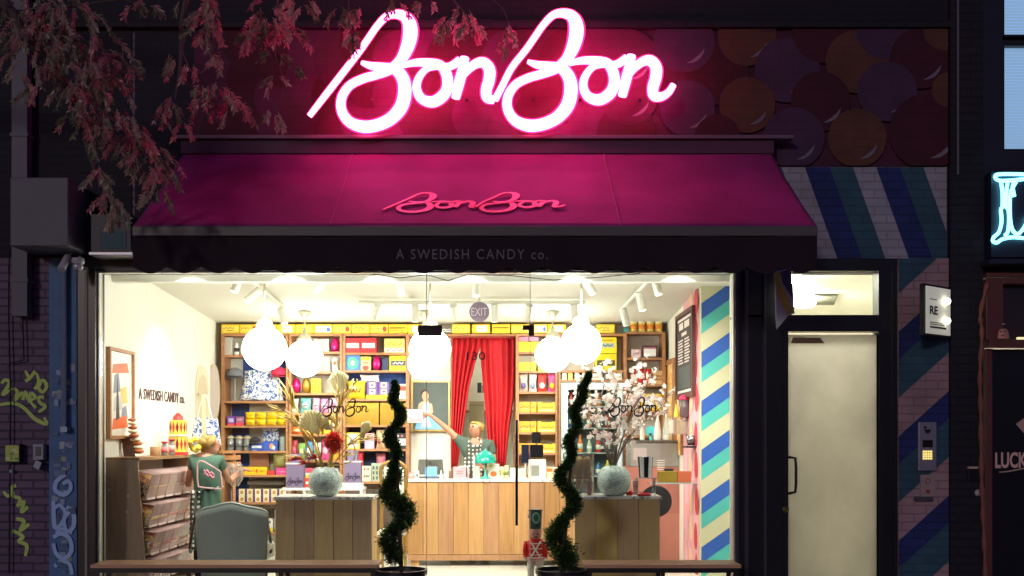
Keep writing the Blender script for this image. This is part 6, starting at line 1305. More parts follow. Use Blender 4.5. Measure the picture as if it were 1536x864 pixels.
for i in range(260):
    th, ph_ = rnd.uniform(0, 2*math.pi), math.acos(rnd.uniform(-1, 1)); d = Vector((math.sin(ph_)*math.cos(th), math.sin(ph_)*math.sin(th)*.7, math.cos(ph_)))
    fb_.tube([c + d*.02, c + d*.07 + Vector((0, 0, -.003)), c + d*rnd.uniform(.1, .125) + Vector((rnd.uniform(-.02, .02), 0, rnd.uniform(-.03, .01)))], [.006, .012, .001], 4, flat=.4)
fb_.build('red_feather_ball', [leafmat('#F23C38', 'red_feather')], dp, smooth=True)
for cx_, cy_ in ((446, 690), (458, 696), (470, 688)):
    b = MB()
    for i in range(40):
        th = R(rnd.uniform(20, 200)); L_ = rnd.uniform(6, 16); q0 = P(cx_, cy_, .56); q1 = P(cx_ + L_*math.cos(th), cy_ - L_*.5*math.sin(th), .56 + rnd.uniform(-.05, .05)); b.tube([q0, q0.lerp(q1, .6), q1], [.003, .007, .001], 4, flat=.5)
    b.build('red_spray', [leafmat('#E84038', 'red_spray_%d' % cx_)], dp, smooth=True)
# blossom branches
bb = thing('blossom_branches', 'tall pale pink blossom branches standing in the round vase', 'blossom branches', tb_); bk = M('#8A7468', .7); bls = MB(); brs = MB()
m_pet = leafmat('#FFF8F4', 'petal_white'); m_pet2 = leafmat('#FCE0DA', 'petal_pink')
def blossom(p, s_):
    for q_ in range(rnd.randint(2, 3)):
        c = p + Vector((rnd.gauss(0, s_*.5), rnd.gauss(0, s_*.5), rnd.gauss(0, s_*.5))); ax = Vector((rnd.gauss(0, 1), rnd.gauss(-.6, 1), rnd.gauss(0, 1))).normalized()
        e1 = ax.orthogonal().normalized(); e2 = ax.cross(e1); mi = rnd.random() < .25
        for k in range(5):
            a = 2*math.pi*k/5; d = e1*math.cos(a) + e2*math.sin(a); sd = ax.cross(d)
            bls.add([c, c + d*s_*.5 + sd*s_*.38 + ax*s_*.15, c + d*s_ + ax*s_*.3, c + d*s_*.5 - sd*s_*.38 + ax*s_*.15], [(0,1,2,3)], int(mi))
def branch(pl, r0, Y=.58, dens=1.0):
    pts = [P(p, q_, Y + y_) for p, q_, y_ in catmull(pl, 6)]; n = len(pts)
    brs.tube(pts, [r0*(1 - .8*i/(n-1)) for i in range(n)], 6)
    for i in range(int(n*.3), n):
        for _ in range(2):
            if rnd.random() < dens*.62:
                o = pts[i] + Vector((rnd.uniform(-.07, .07), rnd.uniform(-.07, .07), rnd.uniform(-.04, .08))); brs.tube([pts[i], o], [.003, .002], 4); blossom(o, rnd.uniform(.02, .036))
branch([(918,694,0),(908,660,.03),(896,620,.05),(882,580,.02),(876,540,0)], .009); branch([(920,694,0),(912,640,-.05),(902,600,-.03),(908,570,.02),(904,552,0)], .009); branch([(922,694,0),(930,640,.05),(940,600,.05),(952,570,.03),(962,542,0)], .01, dens=1.1)
branch([(923,694,0),(936,650,-.06),(950,610,-.04),(965,590,0),(972,566,.02)], .009, dens=1.2); branch([(924,694,0),(945,655,.02),(970,630,.05),(990,612,.05),(1000,592,.03)], .008); branch([(921,694,0),(924,640,.02),(920,600,0),(926,575,-.03),(918,560,0)], .008, dens=1.1)
branch([(917,694,0),(900,650,-.03),(886,630,0),(872,600,.05),(862,580,.08)], .008, dens=.8); branch([(922,694,0),(918,665,-.08),(930,630,-.1),(935,612,-.08)], .007); branch([(922,694,0),(936,672,.06),(944,655,.1)], .006, dens=.7)
branch([(925,694,0),(938,660,.04),(955,640,.1),(958,600,.1),(950,560,.08)], .008); branch([(955,640,.1),(975,610,.12),(988,600,.1)], .005)
branch([(914,694,0),(905,668,.0),(893,655,.05),(880,648,.06)], .007, dens=.3)
brs.build('twigs', [bk], bb, smooth=True); bls.build('blossom', [m_pet, m_pet2], bb)

# nutcracker
nc = thing('nutcracker_soldier', 'red and white nutcracker soldier figure with a green-badged hat behind the glass door', 'nutcracker', (X(803, .45), .45, 0.004)); Yn = .45
s0 = S(Yn); cx = X(803, Yn)
def zn(py): return Z(py, Yn)
MB().lathe([(.055, .0), (.058, .005), (.062, .165), (.066, .17), (.066, .185)], (cx, Yn, zn(793)), 24).build('tall_hat', [M('#34524A', .4)], nc, smooth=False)
b = MB(); b.ell(cx + .005, zn(776), .038, .055, Yn - .0665, 0, .006); b.ell(cx + .005, zn(776), .026, .036, Yn - .0675, 1, .004); b.build('hat_badge', [M('#A8D0B8', .4), M('#2A7A5A', .4)], nc)
MB().ball((cx - .065, Yn - .02, zn(774)), .016, 10).build('hat_tassel', [M('#E0D8C8', .6)], nc)
MB().lathe([(.03, 0), (.055, .01), (.062, .04), (.06, .08), (.052, .1), (.05, .102)], (cx, Yn, zn(808)), 22).build('head', [M('#E8A898', .4)], nc, smooth=True)
b = MB(); 
for s_ in (-1, 1): b.ball((cx + s_*.022, Yn - .058, zn(800)), .007, 8)
b.box(cx - .02, cx + .02, Yn - .065, Yn - .058, zn(805.5), zn(804)); b.build('face_marks', [M('#2A1C1C', .4)], nc)
b = MB(); b.lathe([(.078, 0), (.085, .03), (.08, .1), (.085, .16), (.05, .19), (.03, .2)], (cx, Yn, zn(838)), 22, 0, 'Z', 1, .7); b.build('coat', [M('#E82A28', .4)], nc, smooth=True)
b = MB(); zt_, zb_ = zn(811), zn(836)
for s_ in (-1, 1): b.tube([(cx - s_*.05, Yn - .058, zt_), (cx, Yn - .067, (zt_+zb_)/2), (cx + s_*.05, Yn - .06, zb_)], .008, 6)
for z in (zn(814), zn(822), zn(831)): b.tube([(cx - .06, Yn - .05, z), (cx, Yn - .066, z - .004), (cx + .06, Yn - .05, z)], .004, 5)
b.lathe([(.086, 0), (.086, .014)], (cx, Yn, zb_ - .006), 22, 0, 'Z', 1, .72); b.build('white_braid', [M('#F0E8D8', .5)], nc)
for s_ in (-1, 1):
    MB().tube([(cx + s_*.088, Yn, zn(812)), (cx + s_*.1, Yn, zn(824)), (cx + s_*.098, Yn - .01, zn(836))], [.02, .022, .018], 10).ball((cx + s_*.098, Yn - .01, zn(838)), .018, 10, 1).build('arm', [M('#E82A28', .4), M('#F0E8D8', .5)], nc, smooth=True)
    MB().tube([(cx + s_*.042, Yn, zn(838)), (cx + s_*.045, Yn, .1)], [.036, .03], 12).build('trouser_leg', [M('#E9E2CC', .45)], nc, smooth=True); MB().lathe([(.036, 0), (.036, .08), (.033, .1)], (cx + s_*.045, Yn - .012, .03), 12, 0, 'Z', 1, 1.4).build('boot', [m_black], nc, smooth=True)
MB().box(cx - .11, cx + .11, Yn - .09, Yn + .08, .004, .03).build('plinth', [M('#B0302C', .5)], nc, bevel=.004)
b = MB().ball((X(577, .5), .5, .07), .06, 14).build('red_bow_parcel', [M('#C8282C', .5)], label='red and white wrapped parcel on the floor behind the left topiary', cat='parcel', smooth=True)

# grey armchair (seen from behind)
ac_ = thing('armchair', 'grey velvet armchair with a curved silver-trimmed back, seen from behind', 'armchair', (X(344, .55), .8, 0)); Ya = .5
def abk(u, v):   # back shell
    px = 345 + (u-.5) * (108 - 14*(1-v)) ; top = 764 - 8*math.exp(-((u-.5)/.2)**2) + 9*(abs(u-.5)*2)**6 - 0
    py = 905 + (top - 905) * v; bow = .09 * (1 - (2*u-1)**2)
    return (X(px, Ya), Ya + .1 - bow - .05*v*0 , Z(py, Ya))
velvet = M('#A4ACA4', .6, var=.12, scale=4)
MB().quadpatch(abk, 30, 14).build('backrest', [velvet], ac_, smooth=True, solid=.05)
pts = [Vector(abk(i/30, 1.0)) for i in range(31)]
MB().tube([p + Vector((0, -.01, .008)) for p in pts], .016, 8).build('top_trim', [M('#A8B0A6', .4, .3)], ac_, smooth=True)
MB().box(X(296, .6), X(394, .6), .62, 1.15, .3, .46).build('seat', [velvet], ac_, bevel=.03)
for s_, px in ((-1, 294), (1, 398)):
    pts = [P(px, 772, .62), P(px + s_*3, 786, .75), P(px + s_*6, 800, .95), P(px + s_*9, 822, 1.05)] ; MB().tube(pts + [P(px+s_*8, 828, .9)], .016, 8).build('armrest', [M('#3A3430', .4)], ac_, smooth=True)
    for y in (.62, 1.12): MB().tube([(X(px, .6), y, .32), (X(px, .6), y, .004)], [.02, .014], 8).build('leg', [M('#3A3430', .4)], ac_)

# ------------------------------------------------------------------ people
skin_m = M('#BC8468', .5, var=.08); hair_m = M('#A88444', .55, var=.25, scale=40); tee = M('#4A6858', .85, var=.15, scale=7, bump=1.0); tee2 = M('#4C5A50', .85, var=.15, scale=7, bump=1.0)
apr = dots('dotted_apron', '#4A4C42', '#E4E2D6', .05, .3); m_blk = M('#17161A', .8)
def face(body, hc, fwd, r, parent, hairline=30, wid=62):
    up = Vector((0, 0, 1)); sd = fwd.cross(up).normalized(); og = ORG[body.name]; f0 = Vector((fwd.x, fwd.y, 0)).normalized()
    me = body.data; bm_ = bmesh.new(); bm_.from_mesh(me); from mathutils.bvhtree import BVHTree
    tree = BVHTree.FromBMesh(bm_); bm_.free()
    def hit(d, off=0.0):
        d = d.normalized(); h = tree.ray_cast(hc - og + d*.3, -d, .6)
        return (h[0] + og + d*off) if h[0] is not None and (h[0] + og - hc).length < r*1.8 else hc + d*(r + off)
    b = MB(); b2 = MB(); b3 = MB(); b4 = MB()
    for s_ in (-1, 1):
        b.ball(hit(fwd + sd*s_*.42 + up*.04, -.003), .014, 10); b4.tube([hit(fwd + sd*s_*.22 + up*.24, .001), hit(fwd + sd*s_*.45 + up*.28, .002), hit(fwd + sd*s_*.66 + up*.22, .001)], .006, 5)
        e = hit(sd*s_ - up*.05, .0); b3.lathe([(.004, -.03), (.012, -.02), (.016, 0), (.013, .02), (.004, .028)], e, 10)
    b.build('eyes', [M('#3E3A3A', .2)], parent, smooth=True); b4.build('eyebrows', [M('#8E6E40', .8)], parent, smooth=True)
    b2.tube([hit(fwd - sd*.25 - up*.62, 0), hit(fwd - up*.6, .003), hit(fwd + sd*.25 - up*.62, 0)], [.002, .0065, .002], 6).build('mouth', [M('#A8504E', .4)], parent, smooth=True)
    n0, n1, n2 = hit(fwd + up*.1, -.004), hit(fwd - up*.28, .016), hit(fwd - up*.36, -.002)
    MB().tube([n0, n0.lerp(n1, .6) + fwd*.004, n1, n2], [.006, .009, .012, .007], 8).build('nose', [skin_m], parent, smooth=True)
    b3.build('ears', [skin_m], parent, smooth=True)
    h = MB(); NA, NE = 48, 12; k = 0
    for i in range(NA + 1):
        az = -180 + 360*i/NA; az_ = abs(az)
        lo = hairline if az_ < wid else hairline + (-8 - hairline) * min(1, (az_ - wid)/25) if az_ < wid + 25 else -8 - 42*min(1, (az_ - wid - 25)/40)
        for j in range(NE + 1):
            el = lo + (90 - lo)*j/NE; fd = f0*math.cos(R(az)) + sd*math.sin(R(az)); d = fd*math.cos(R(el)) + up*math.sin(R(el))
            h.v.append(hit(d, (-.004 if j == 0 else .016 + .012*math.sin(math.pi*j/NE) + .005*math.sin(az*.25 + j*.6))))
    for i in range(NA):
        for j in range(NE): q_ = i*(NE+1) + j; h.f.append((q_, q_+1, q_+NE+2, q_+NE+1)); h.m.append(0)
    return h

# assistant with her back to the window
p1 = thing('person', 'blonde person in a green T-shirt and dotted apron seen from behind at the candy rack', 'person', (X(310, 1.3), 1.3, 0)); Yq = 1.3
def n_(px, py, dy, r): q_ = P(px, py, Yq + dy); return (q_.x, q_.y, q_.z, r)
hip = n_(312, 762, 0, (.15, .12)); nd = [hip, n_(312, 732, 0, (.125, .10)), n_(310, 705, 0, (.145, .105)), n_(309, 690, .0, (.12, .08)), n_(311, 680, .01, (.048, .048)), n_(316, 668, .03, (.082, .09)), n_(317, 656, .03, (.088, .098)),
      n_(292, 689, .0, .055), n_(285, 712, .03, .042), n_(283, 728, .12, .034), n_(292, 722, .34, .026), n_(298, 720, .4, .024),
      n_(329, 691, .02, .055), n_(338, 712, .08, .042), n_(345, 722, .16, .034), n_(357, 708, .36, .026), n_(361, 705, .42, .024),
      n_(302, 778, 0, .085), n_(300, 822, -.01, .06), n_(299, 868, .02, .042), n_(298, 874, -.06*0, .04), n_(321, 778, 0, .085), n_(321, 822, -.01, .06), n_(322, 868, .02, .042)]
eg = [(0,1),(1,2),(2,3),(3,4),(4,5),(5,6),(3,7),(7,8),(8,9),(9,10),(10,11),(3,12),(12,13),(13,14),(14,15),(15,16),(0,17),(17,18),(18,19),(0,21),(21,22),(22,23)]
nd[19] = (X(300, Yq), Yq, .09, .042); nd[23] = (X(322, Yq), Yq, .09, .042)
nd[20] = (X(300, Yq), Yq + .14, .045, .035); eg.append((19, 20)); nd.append((X(323, Yq), Yq + .14, .045, .035)); eg.append((23, 24))
def fingers(nd, eg, w, d, side, r=.009):
    """thumb and four fingers growing from wrist node w along d"""
    base = Vector(nd[w][:3]); d = d.normalized(); s_ = side.normalized(); up = d.cross(s_).normalized()
    palm = len(nd); pb_ = base + d*.055; nd.append((pb_.x, pb_.y, pb_.z, .026)); eg.append((w, palm))
    for k, (o, L_) in enumerate(((-.027, .062), (-.009, .075), (.009, .07), (.026, .055))):
        a = pb_ + d*.02 + s_*o; b_ = a + d*L_*.55 - up*.008; c_ = b_ + d*L_*.35 - up*.022
        i0 = len(nd); nd.extend([(a.x, a.y, a.z, r), (b_.x, b_.y, b_.z, r*.9), (c_.x, c_.y, c_.z, r*.75)]); eg.extend([(palm, i0), (i0, i0+1), (i0+1, i0+2)])
    a = base + d*.035 - s_*.035; b_ = a + d*.035 - s_*.018 - up*.014; i0 = len(nd); nd.extend([(a.x, a.y, a.z, r*1.1), (b_.x, b_.y, b_.z, r*.9)]); eg.extend([(palm, i0), (i0, i0+1)])
fingers(nd, eg, 11, Vector((.1, 1, .05)), Vector((1, 0, 0))); fingers(nd, eg, 16, Vector((.4, 1, .1)), Vector((-1, .3, 0)))
bd1 = skinned(nd, eg, 'body', [skin_m], p1)
hc1 = P(317, 662, Yq + .03); fw1 = Vector((.75, .65, -.15)).normalized()
b = face(bd1, hc1, fw1, .09, p1); b.ball(P(305, 663, Yq - .06), .05, 14); b.ball(P(308, 658, Yq - .05), .045, 12)
for i in range(9):
    a = rnd.uniform(0, 6.28); p = hc1 + Vector((-.012 + .07*math.cos(a), -.02 + .05*math.sin(a), .05 + rnd.uniform(-.05, .03))); b.tube([p, p.lerp(P(305, 662, Yq-.06), .5) + Vector((0, -.02, .02)), P(305, 662, Yq - .08)], [.006, .009, .006], 5)
b.build('hair', [hair_m], p1, smooth=True)
b = MB()
for i in range(22):
    a = 2*math.pi*i/22; c = P(293, 667, Yq - .06); p = c + Vector((.062*math.cos(a)*.8, .03*math.sin(a*2), .055*math.sin(a))); b.ball(p, .026 + .006*math.sin(i*2.3), 8)
b.build('scarf_scrunchie', [blotch('scarf_print', '#F2DC3A', '#C8B070', 50, .55)], p1, smooth=True)
def shell(idx, es, gr, name, mat, parent, nodes, extra=()):
    nn = [];
    for i in idx: x, y, z, r = nodes[i]; rr = r if isinstance(r, tuple) else (r, r); nn.append((x, y, z, (rr[0] + gr, rr[1] + gr)))
    nn += list(extra); return skinned(nn, es, name, [mat], parent)
e8 = Vector(nd[7][:3]).lerp(Vector(nd[8][:3]), .8); e13 = Vector(nd[12][:3]).lerp(Vector(nd[13][:3]), .8)
shell([0, 1, 2, 3, 7, 12], [(0,1),(1,2),(2,3),(3,4),(3,5),(4,6),(5,7)], .02, 't_shirt', tee, p1, nd, [(*e8, .066), (*e13, .066)])
# pink-framed emblem on the back of the shirt
def bk1(px, py): return P(px, py, Yq - .165 + .0012*abs(px-312)**1.25 * .35)
fr_pts = [(298,694),(304,692),(328,706),(331,712),(333,729),(328,733),(302,731),(297,727),(296,700)]
pts = [bk1(a, c) for a, c, _ in catmull([(a, c, 0) for a, c in fr_pts + fr_pts[:1]], 5)]
MB().tube(pts, .009, 6).build('shirt_emblem_frame', [M('#C9A0A0', .7)], p1, smooth=True)
b = MB(); 
for k_ in range(2): 
    pts = [bk1(306 + i*2.2, 705 + i*.9 + 2.2*math.sin(i*2.1 + k_*2) + k_*5) for i in range(8)]; b.tube(pts, .009, 5)
b.build('shirt_emblem', [M('#E88AA0', .7)], p1, smooth=True)
def apron(px0, px1, pyt, pyb, Y, bow, name='apron', tw=0):
    def fn(u, v): py = pyt + (pyb - pyt)*v; return (X(px0 + (px1-px0)*u + (u-.5)*tw*v, Y), Y + bow*(abs(2*u-1)**2) + .012*math.sin(u*20 + v*3)*v, Z(py, Y))
    return MB().quadpatch(fn, 24, 16)
ap1 = apron(281, 300, 736, 826, Yq - .16, .1, tw=4); ap1.build('apron', [apr], p1, smooth=True, solid=.004)
MB().tube([bk1(286, 738) + Vector((0, .02, 0)), bk1(300, 736), bk1(320, 732), bk1(334, 730) + Vector((0, .03, 0))], .012, 6, flat=.5).build('apron_string', [apr], p1, smooth=True)
b = MB().quadpatch(lambda u, v: (X(302 + 32*u + 4*(u-.5)*v, Yq), Yq - .16 + .09*(2*u-1)**2 + .01*math.sin(u*15), Z(733 + 40*v - 5*u*v, Yq)), 20, 10); b.build('shirt_hem', [tee], p1, smooth=True, solid=.004)
shell([0, 17, 18, 19, 21, 22, 23], [(0,1),(1,2),(2,3),(0,4),(4,5),(5,6)], .012, 'trousers', m_blk, p1, nd)
for px in (300, 322): MB().lathe([(.04, 0), (.05, .01), (.048, .05), (.03, .09)], (X(px, Yq), Yq + .06, .006), 14, 0, 'Z', 1, 2.4).build('shoe', [m_blk], p1, smooth=True)
# clear bag in her hand
cb = clearmat('clear_bag_film', '#FFFFFF', 2.2, .12, .12, '#E8D8D0'); c = P(352, 712, Yq + .35); b = MB()
def bgf(u, v): r_ = .09*(.35 + .65*math.sin(math.pi*min(1, .15 + .8*v))) * (1 + .15*math.sin(u*44 + 5*v)); a = 2*math.pi*u; return (c.x + r_*math.cos(a), c.y + r_*.7*math.sin(a), c.z - .12 + .24*(1-v) + .01*math.sin(u*30))
MB().quadpatch(bgf, 28, 8).build('clear_candy_bag', [cb], label='crumpled clear candy bag held by the person with the bun', cat='candy bag', solid=.001)

# person behind the counter, arm stretched to the side
p2 = thing('person', 'blonde person in dark T-shirt and dotted apron behind the counter, one arm stretched out', 'person', (X(715, 3.6), 3.6, 0)); Yq = 3.62
hipy = Z(735, Yq)
nd = [n_(716, 742, 0, (.14, .1)), n_(716, 712, 0, (.115, .09)), n_(714, 685, 0, (.135, .1)), n_(713, 668, .0, (.12, .075)), n_(714, 657, -.01, (.043, .043)), n_(713, 646, -.03, (.082, .09)), n_(713, 634, -.03, (.09, .098)),
      n_(692, 664, 0, .055), n_(674, 646, -.03, .04), n_(655, 630, -.06, .03), n_(646, 623, -.08, .023), (0, 0, 0, 0),
      n_(735, 666, 0, .055), n_(741, 690, -.02, .04), n_(737, 708, -.12, .033), n_(722, 700, -.24, .025), (0, 0, 0, 0),
      (X(708, Yq), Yq, .75, .085), (X(708, Yq), Yq, .45, .055), (X(707, Yq), Yq, .08, .04), (X(726, Yq), Yq, .75, .085), (X(726, Yq), Yq, .45, .055), (X(727, Yq), Yq, .08, .04)]
nd[11] = n_(643, 622, -.085, .02); nd[16] = n_(719, 697, -.26, .02)
eg = [(0,1),(1,2),(2,3),(3,4),(4,5),(5,6),(3,7),(7,8),(8,9),(9,10),(10,11),(3,12),(12,13),(13,14),(14,15),(15,16),(0,17),(17,18),(18,19),(0,20),(20,21),(21,22)]
nd.append((X(707, Yq), Yq - .13, .045, .035)); eg.append((19, 23)); nd.append((X(727, Yq), Yq - .13, .045, .035)); eg.append((22, 24))
fingers(nd, eg, 11, Vector((-1, -.15, .1)), Vector((0, -.3, 1))); fingers(nd, eg, 16, Vector((-.6, -.8, .3)), Vector((0, 0, 1)))
bd2 = skinned(nd, eg, 'body', [skin_m], p2)
hc = P(713, 639, Yq - .04); fw = Vector((-.72, -.66, -.18)).normalized()
b = face(bd2, hc, fw, .09, p2); sd = fw.cross(Vector((0, 0, 1))).normalized()
b.ball(hc - fw*.115 + Vector((0, 0, -.03)), .038, 12); b.tube([hc - fw*.06 + sd*.06 + Vector((0, 0, -.03)), hc - fw*.07 + sd*.075 + Vector((0, 0, -.09)), hc - fw*.05 + sd*.08 + Vector((0, 0, -.14))], [.03, .028, .01], 8)
b.build('hair', [hair_m], p2, smooth=True)
e8 = Vector(nd[7][:3]).lerp(Vector(nd[8][:3]), .62); e13 = Vector(nd[12][:3]).lerp(Vector(nd[13][:3]), .75)
shell([0, 1, 2, 3, 7, 12], [(0,1),(1,2),(2,3),(3,4),(3,5),(4,6),(5,7)], .018, 't_shirt', tee2, p2, nd, [(*e8, .064), (*e13, .062)])
def ap2(u, v):
    wd = 15 + 14*min(1, v*2.2); px = 711 + (u-.5)*wd*1.15; return (X(px, Yq), Yq - .15 + .1*(2*u-1)**2*min(1, .4 + v) + .004*math.sin(u*18), Z(667 + 72*v, Yq))
MB().quadpatch(ap2, 20, 16).build('apron', [apr], p2, smooth=True, solid=.004)
for a, c in ((701, 706), (719, 724)): MB().tube([P(a + 2, 669, Yq - .135), P((a + c)/2, 662, Yq - .11), P(710 + (c-712)*.5, 656, Yq - .06)], .008, 6, flat=.4).build('apron_strap', [apr], p2)
shell([0, 17, 18, 19, 20, 21, 22], [(0,1),(1,2),(2,3),(0,4),(4,5),(5,6)], .012, 'trousers', m_blk, p2, nd)
for px in (707, 727): MB().lathe([(.04, 0), (.05, .01), (.048, .05), (.03, .09)], (X(px, Yq), Yq - .06, .006), 14, 0, 'Z', 1, 2.4).build('shoe', [m_blk], p2, smooth=True)
b = MB().pbox(611, 634, 614, 634, Yq - .16, .14, 0); b.poly([(X(a, Yq-.162), Z(c, Yq-.162)) for a, c in ((612,633),(612,624),(624,628),(633,624),(633,633))], Yq - .1615, 1)
hb_ = b.build('pink_pastry_box', [M('#F2E6E2', .5), M('#E8A0A8', .5)], label='white and pink box held up by the person behind the counter', cat='box', bevel=.004)
MB().lathe([(.012, 0), (.012, .26), (.003, .28)], (X(711, Yk - .1), Yk - .1, ZC), 10).build('tall_candle', [M('#F0E8CC', .5)], label='tall white taper candle on the counter before the outstretched person', cat='candle')

# ------------------------------------------------------------------ spiral topiaries
def topiary(pot, path, label, lean=0):
    x, z0 = pot; Yp = -.55
    t = thing('spiral_topiary', label, 'topiary', (x, Yp, 0), 'spiral topiaries flanking the door')
    MB().lathe([(.15, 0), (.17, .02), (.21, .34), (.225, .35), (.225, .385), (.205, .385), (.2, .35), (.02, .345)], (x, Yp, 0), 30).build('pot', [M('#1C1A1C', .35)], t, smooth=False)
    MB().lathe([(.197, .34), (.19, .352), (.01, .358)], (x, Yp, 0), 24).build('soil', [M('#2A1E16', .95, bump=.4, scale=40)], t)
    pts = [(a, c, r) for a, c, r in path]; tr = [P(p, q_, Yp) for p, q_ in [(path[-1][0], path[-1][1] + 14)] + [(CX + x*S(Yp) + lean*(864-q_)/300, q_) for q_ in range(840, int(path[0][1]) + 6, -12)]]
    tr[0] = Vector((x, Yp, .35)); MB().tube(tr, [.02 - .014*i/len(tr) for i in range(len(tr))], 8).build('trunk', [M('#4A3A2C', .9)], t)
    b = MB(); c = catmull(pts, 10); n = len(c)
    for i, (px, py, r) in enumerate(c):
        rr = r / S(Yp) * .84 * (r / 12) ** .3 * (1 + .16*math.sin(i*.9) + rnd.uniform(-.1, .1)); ce = P(px, py, Yp); ph = i / n * 6.28 * 3.5; ce.y += .07 * math.cos(ph) * (rr / .1)
        for k in range(int(26 + rr * 900)):
            d = Vector((rnd.gauss(0, 1), rnd.gauss(0, 1), rnd.gauss(0, 1))).normalized() * rr * rnd.uniform(.4, 1.0) * (1.35 if rnd.random() < .12 else 1.0); d.z *= .8
            p = ce + d; u = (d.normalized() + Vector((rnd.gauss(0, .5), rnd.gauss(0, .5), rnd.gauss(.3, .5)))).normalized(); s_ = u.orthogonal().normalized(); s_.rotate(Matrix.Rotation(rnd.uniform(0, 6.28), 3, u)); L_ = rnd.uniform(.016, .042)
            b.add([p, p + u*L_*.5 + s_*.005, p + u*L_, p + u*L_*.5 - s_*.005], [(0,1,2,3)], 0 if rnd.random() < .7 else 1)
    b.build('foliage', [leafmat('#2C4822', 'yew_dark'), leafmat('#587C3C', 'yew_light')], t)
L1 = [(591,574,4),(593,585,6),(589,596,7),(594,607,8),(601,615,8),(602,626,9),(596,636,8),(586,646,8),(584,657,11),(590,668,11),(596,678,8),(595,688,5),(590,696,6),(592,706,11),(590,718,13),(583,730,13),(582,742,14),(592,750,17),(604,758,18),(609,770,17),(605,783,16),(594,793,14),(584,803,14),(583,816,15),(590,828,15),(592,840,12)]
topiary((X(602, -.55), 0), L1, 'dark green spiral topiary in a black pot on the portrait side of the glass door', -12)
L2 = [(884,560,3),(880,572,6),(874,583,7),(875,594,7),(868,606,8),(860,616,8),(864,628,8),(866,640,8),(858,652,8),(852,664,9),(858,676,9),(856,688,7),(850,698,8),(842,708,9),(840,720,10),(850,732,12),(858,744,12),(862,756,12),(856,768,11),(846,778,10),(840,788,13),(834,800,15),(836,812,18),(842,824,20),(850,836,18),(850,846,14)]
topiary((X(842, -.55), 0), L2, 'leaning dark green spiral topiary in a black pot beside the shorter bench', 26)

# ------------------------------------------------------------------ street tree whose branches hang into the picture
tt = thing('street_tree', 'street tree with hanging feathery leaves, branches reaching over awning and neon sign', 'tree', (-6.6, -2.4, 0))
bark = M('#5A4E4A', .9, var=.3, scale=20, bump=.6)
tb = MB(); tb.tube([(-6.6, -2.4, 0), (-6.55, -2.35, 1.5), (-6.6, -2.3, 3.2), (-6.4, -2.25, 4.6), (-6.1, -2.2, 6.0), (-5.7, -2.2, 7.5)], [.2, .17, .15, .13, .1, .06], 14)
def tbr(pl, r0, r1):
    pts = [Vector(p) if len(p) == 3 and abs(p[0]) < 20 and p[1] < 1 else P(*p) for p in pl]; c = catmull([tuple(p) for p in pts], 6); n = len(c)
    tb.tube(c, [r0 + (r1-r0)*i/(n-1) for i in range(n)], 7); return c
def W3(px, py, Y): return tuple(P(px, py, Y))
tbr([(-6.3, -2.25, 5.0), W3(-60, -20, -2.1), W3(40, 60, -2.0), W3(100, 130, -1.9), W3(122, 190, -1.8), W3(140, 250, -1.7), W3(165, 300, -1.7)], .05, .006)
tbr([W3(100, 130, -1.9), W3(170, 180, -1.8), W3(215, 230, -1.7), W3(240, 280, -1.7)], .014, .004); tbr([W3(40, 60, -2.0), W3(120, 60, -2.1), W3(180, 90, -2.0), W3(215, 115, -2.0)], .02, .004)
tbr([(-6.1, -2.2, 6.0), W3(60, -120, -2.0), W3(270, -80, -1.7), W3(272, 40, -1.6), W3(270, 100, -1.6), W3(262, 150, -1.6)], .035, .005)
tbr([W3(270, 70, -1.6), W3(290, 110, -1.55), W3(312, 100, -1.5), W3(318, 70, -1.5), W3(312, 10, -1.5), W3(300, -80, -1.6)], .006, .008); tbr([W3(270, 115, -1.6), W3(300, 140, -1.5), W3(340, 160, -1.5)], .006, .003)
tbr([W3(270, -80, -1.7), W3(420, -60, -1.4), W3(520, -40, -1.3), W3(640, -30, -1.2), W3(690, 10, -1.2), W3(700, 30, -1.2)], .02, .004); tbr([W3(420, -60, -1.4), W3(415, 20, -1.4), W3(410, 60, -1.4), W3(412, 100, -1.4)], .01, .003); tbr([W3(520, -40, -1.3), W3(525, 30, -1.25), W3(530, 60, -1.2)], .008, .003)
tbr([W3(412, 60, -1.4), W3(425, 140, -1.35), W3(405, 170, -1.3)], .004, .002); tbr([W3(640, -30, -1.2), W3(740, 0, -1.15), W3(765, 40, -1.1)], .006, .002); tbr([W3(60, 20, -2), W3(180, 0, -1.8), W3(225, 20, -1.7)], .01, .003)
tb.build('trunk', [bark], tt, smooth=True)
lf = MB()
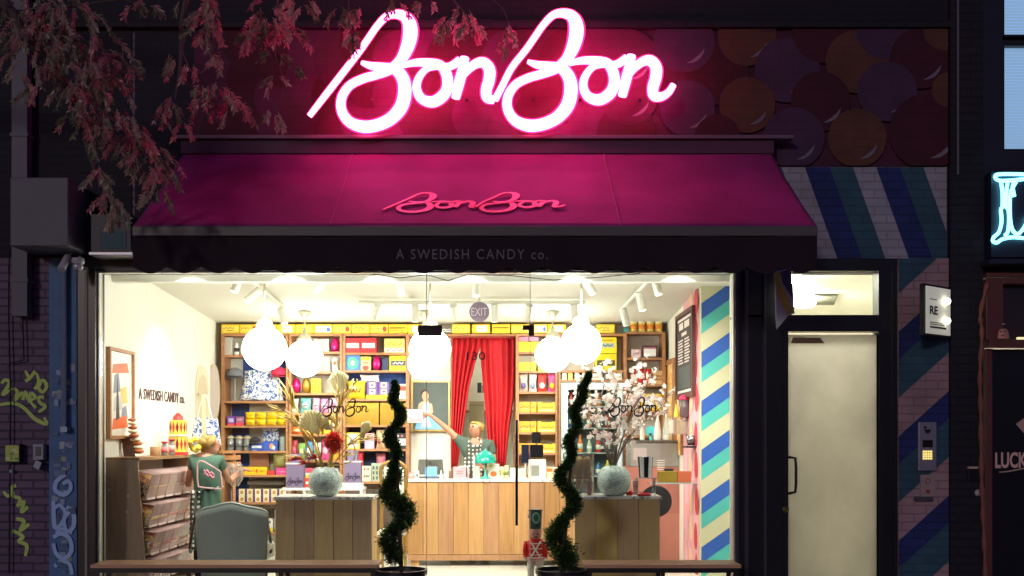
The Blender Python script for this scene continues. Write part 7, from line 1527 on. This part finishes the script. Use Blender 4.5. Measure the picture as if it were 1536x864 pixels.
def frond(p, d, L_, np_):
    d = d.normalized(); pts = [p]; cur = d.copy(); lmi = rnd.choice((0, 0, 1, 1, 3, 3))
    for k in range(5): cur = (cur + Vector((rnd.uniform(-.08, .08), rnd.uniform(-.08, .08), -.28))).normalized(); pts.append(pts[-1] + cur * L_/5)
    lf.tube(pts, .0032, 4, 2)
    for k in range(np_):
        t_ = (k + 1) / np_ * 4.99; i = int(t_); q_ = pts[i].lerp(pts[i+1], t_ - i); dd = (pts[i+1] - pts[i]).normalized(); sd = dd.cross(Vector((rnd.uniform(-.3, .3), -1, rnd.uniform(-.3, .3)))).normalized()
        for s_ in (-1, 1):
            u = (sd*s_*.75 + dd*.8 + Vector((rnd.uniform(-.3, .3), rnd.uniform(-.4, .4), -.45 + rnd.uniform(-.35, .35)))).normalized(); w_ = u.cross(Vector((rnd.uniform(-.4, .4), 1, rnd.uniform(-.4, .4)))).normalized()*rnd.uniform(.005, .010); l2 = rnd.uniform(.026, .056)
            lf.add([q_, q_ + u*l2*.45 + w_, q_ + u*l2, q_ + u*l2*.45 - w_], [(0,1,2,3)], lmi)
cl = [(30,20,60,34),(70,50,50,34),(40,80,45,26),(110,40,40,26),(120,90,48,36),(150,80,38,26),(185,105,30,18),(85,110,35,18),(60,140,18,6),(110,140,30,20),(140,150,26,18),(110,180,20,10),(165,120,36,22),(130,215,12,6),(140,190,30,18),(175,185,34,22),(200,215,36,26),(225,240,32,24),(240,265,24,16),(235,290,20,10),(150,270,14,8),(160,300,16,10),(150,255,10,5),(180,320,16,8),(165,325,12,6),
      (310,30,24,24),(320,10,20,12),(310,50,14,10),(270,10,10,3),(225,15,28,9),(200,10,20,5),(262,90,14,7),(285,95,14,5),(330,85,10,7),(258,160,20,14),(270,185,12,6),(320,150,34,22),(345,165,24,14),(300,135,14,6),(400,30,34,30),(430,50,24,22),(380,55,18,12),(410,85,14,8),(412,115,10,6),(440,100,8,4),(408,175,16,12),(450,10,20,12),(515,20,16,12),(530,50,16,12),(545,20,14,8),(690,30,26,20),(705,45,20,14),(670,45,14,8),(760,48,14,10),(765,65,10,5),(640,8,12,6),(590,5,14,6),(20,110,20,6),(90,10,40,20),(0,40,40,20)]
for (px, py, r, n) in cl:
    dep = -2.0 + .9 * min(1, max(0, px - 100) / 600)
    for _ in range(int(n*.6)):
        a, rr = rnd.uniform(0, 6.28), r * math.sqrt(rnd.random()) * .75; p = P(px + rr*math.cos(a), py + rr*math.sin(a)*.8 - r*.25, dep + rnd.uniform(-.18, .18))
        d = Vector((math.cos(a)*.8 + rnd.uniform(-.4, .4), rnd.uniform(-.6, .6), rnd.uniform(-.9, .15))); frond(p, d, (.08 + r/209*.5) * rnd.uniform(.6, 1.3), rnd.randint(6, 11))
lf.build('leaves', [leafmat('#8E8A74', 'leaf_a'), leafmat('#A86870', 'leaf_neon_pink'), M('#A88A80', .6), leafmat('#5E6648', 'leaf_c')], tt)  # second leaf colour has the pink of the neon light put into it
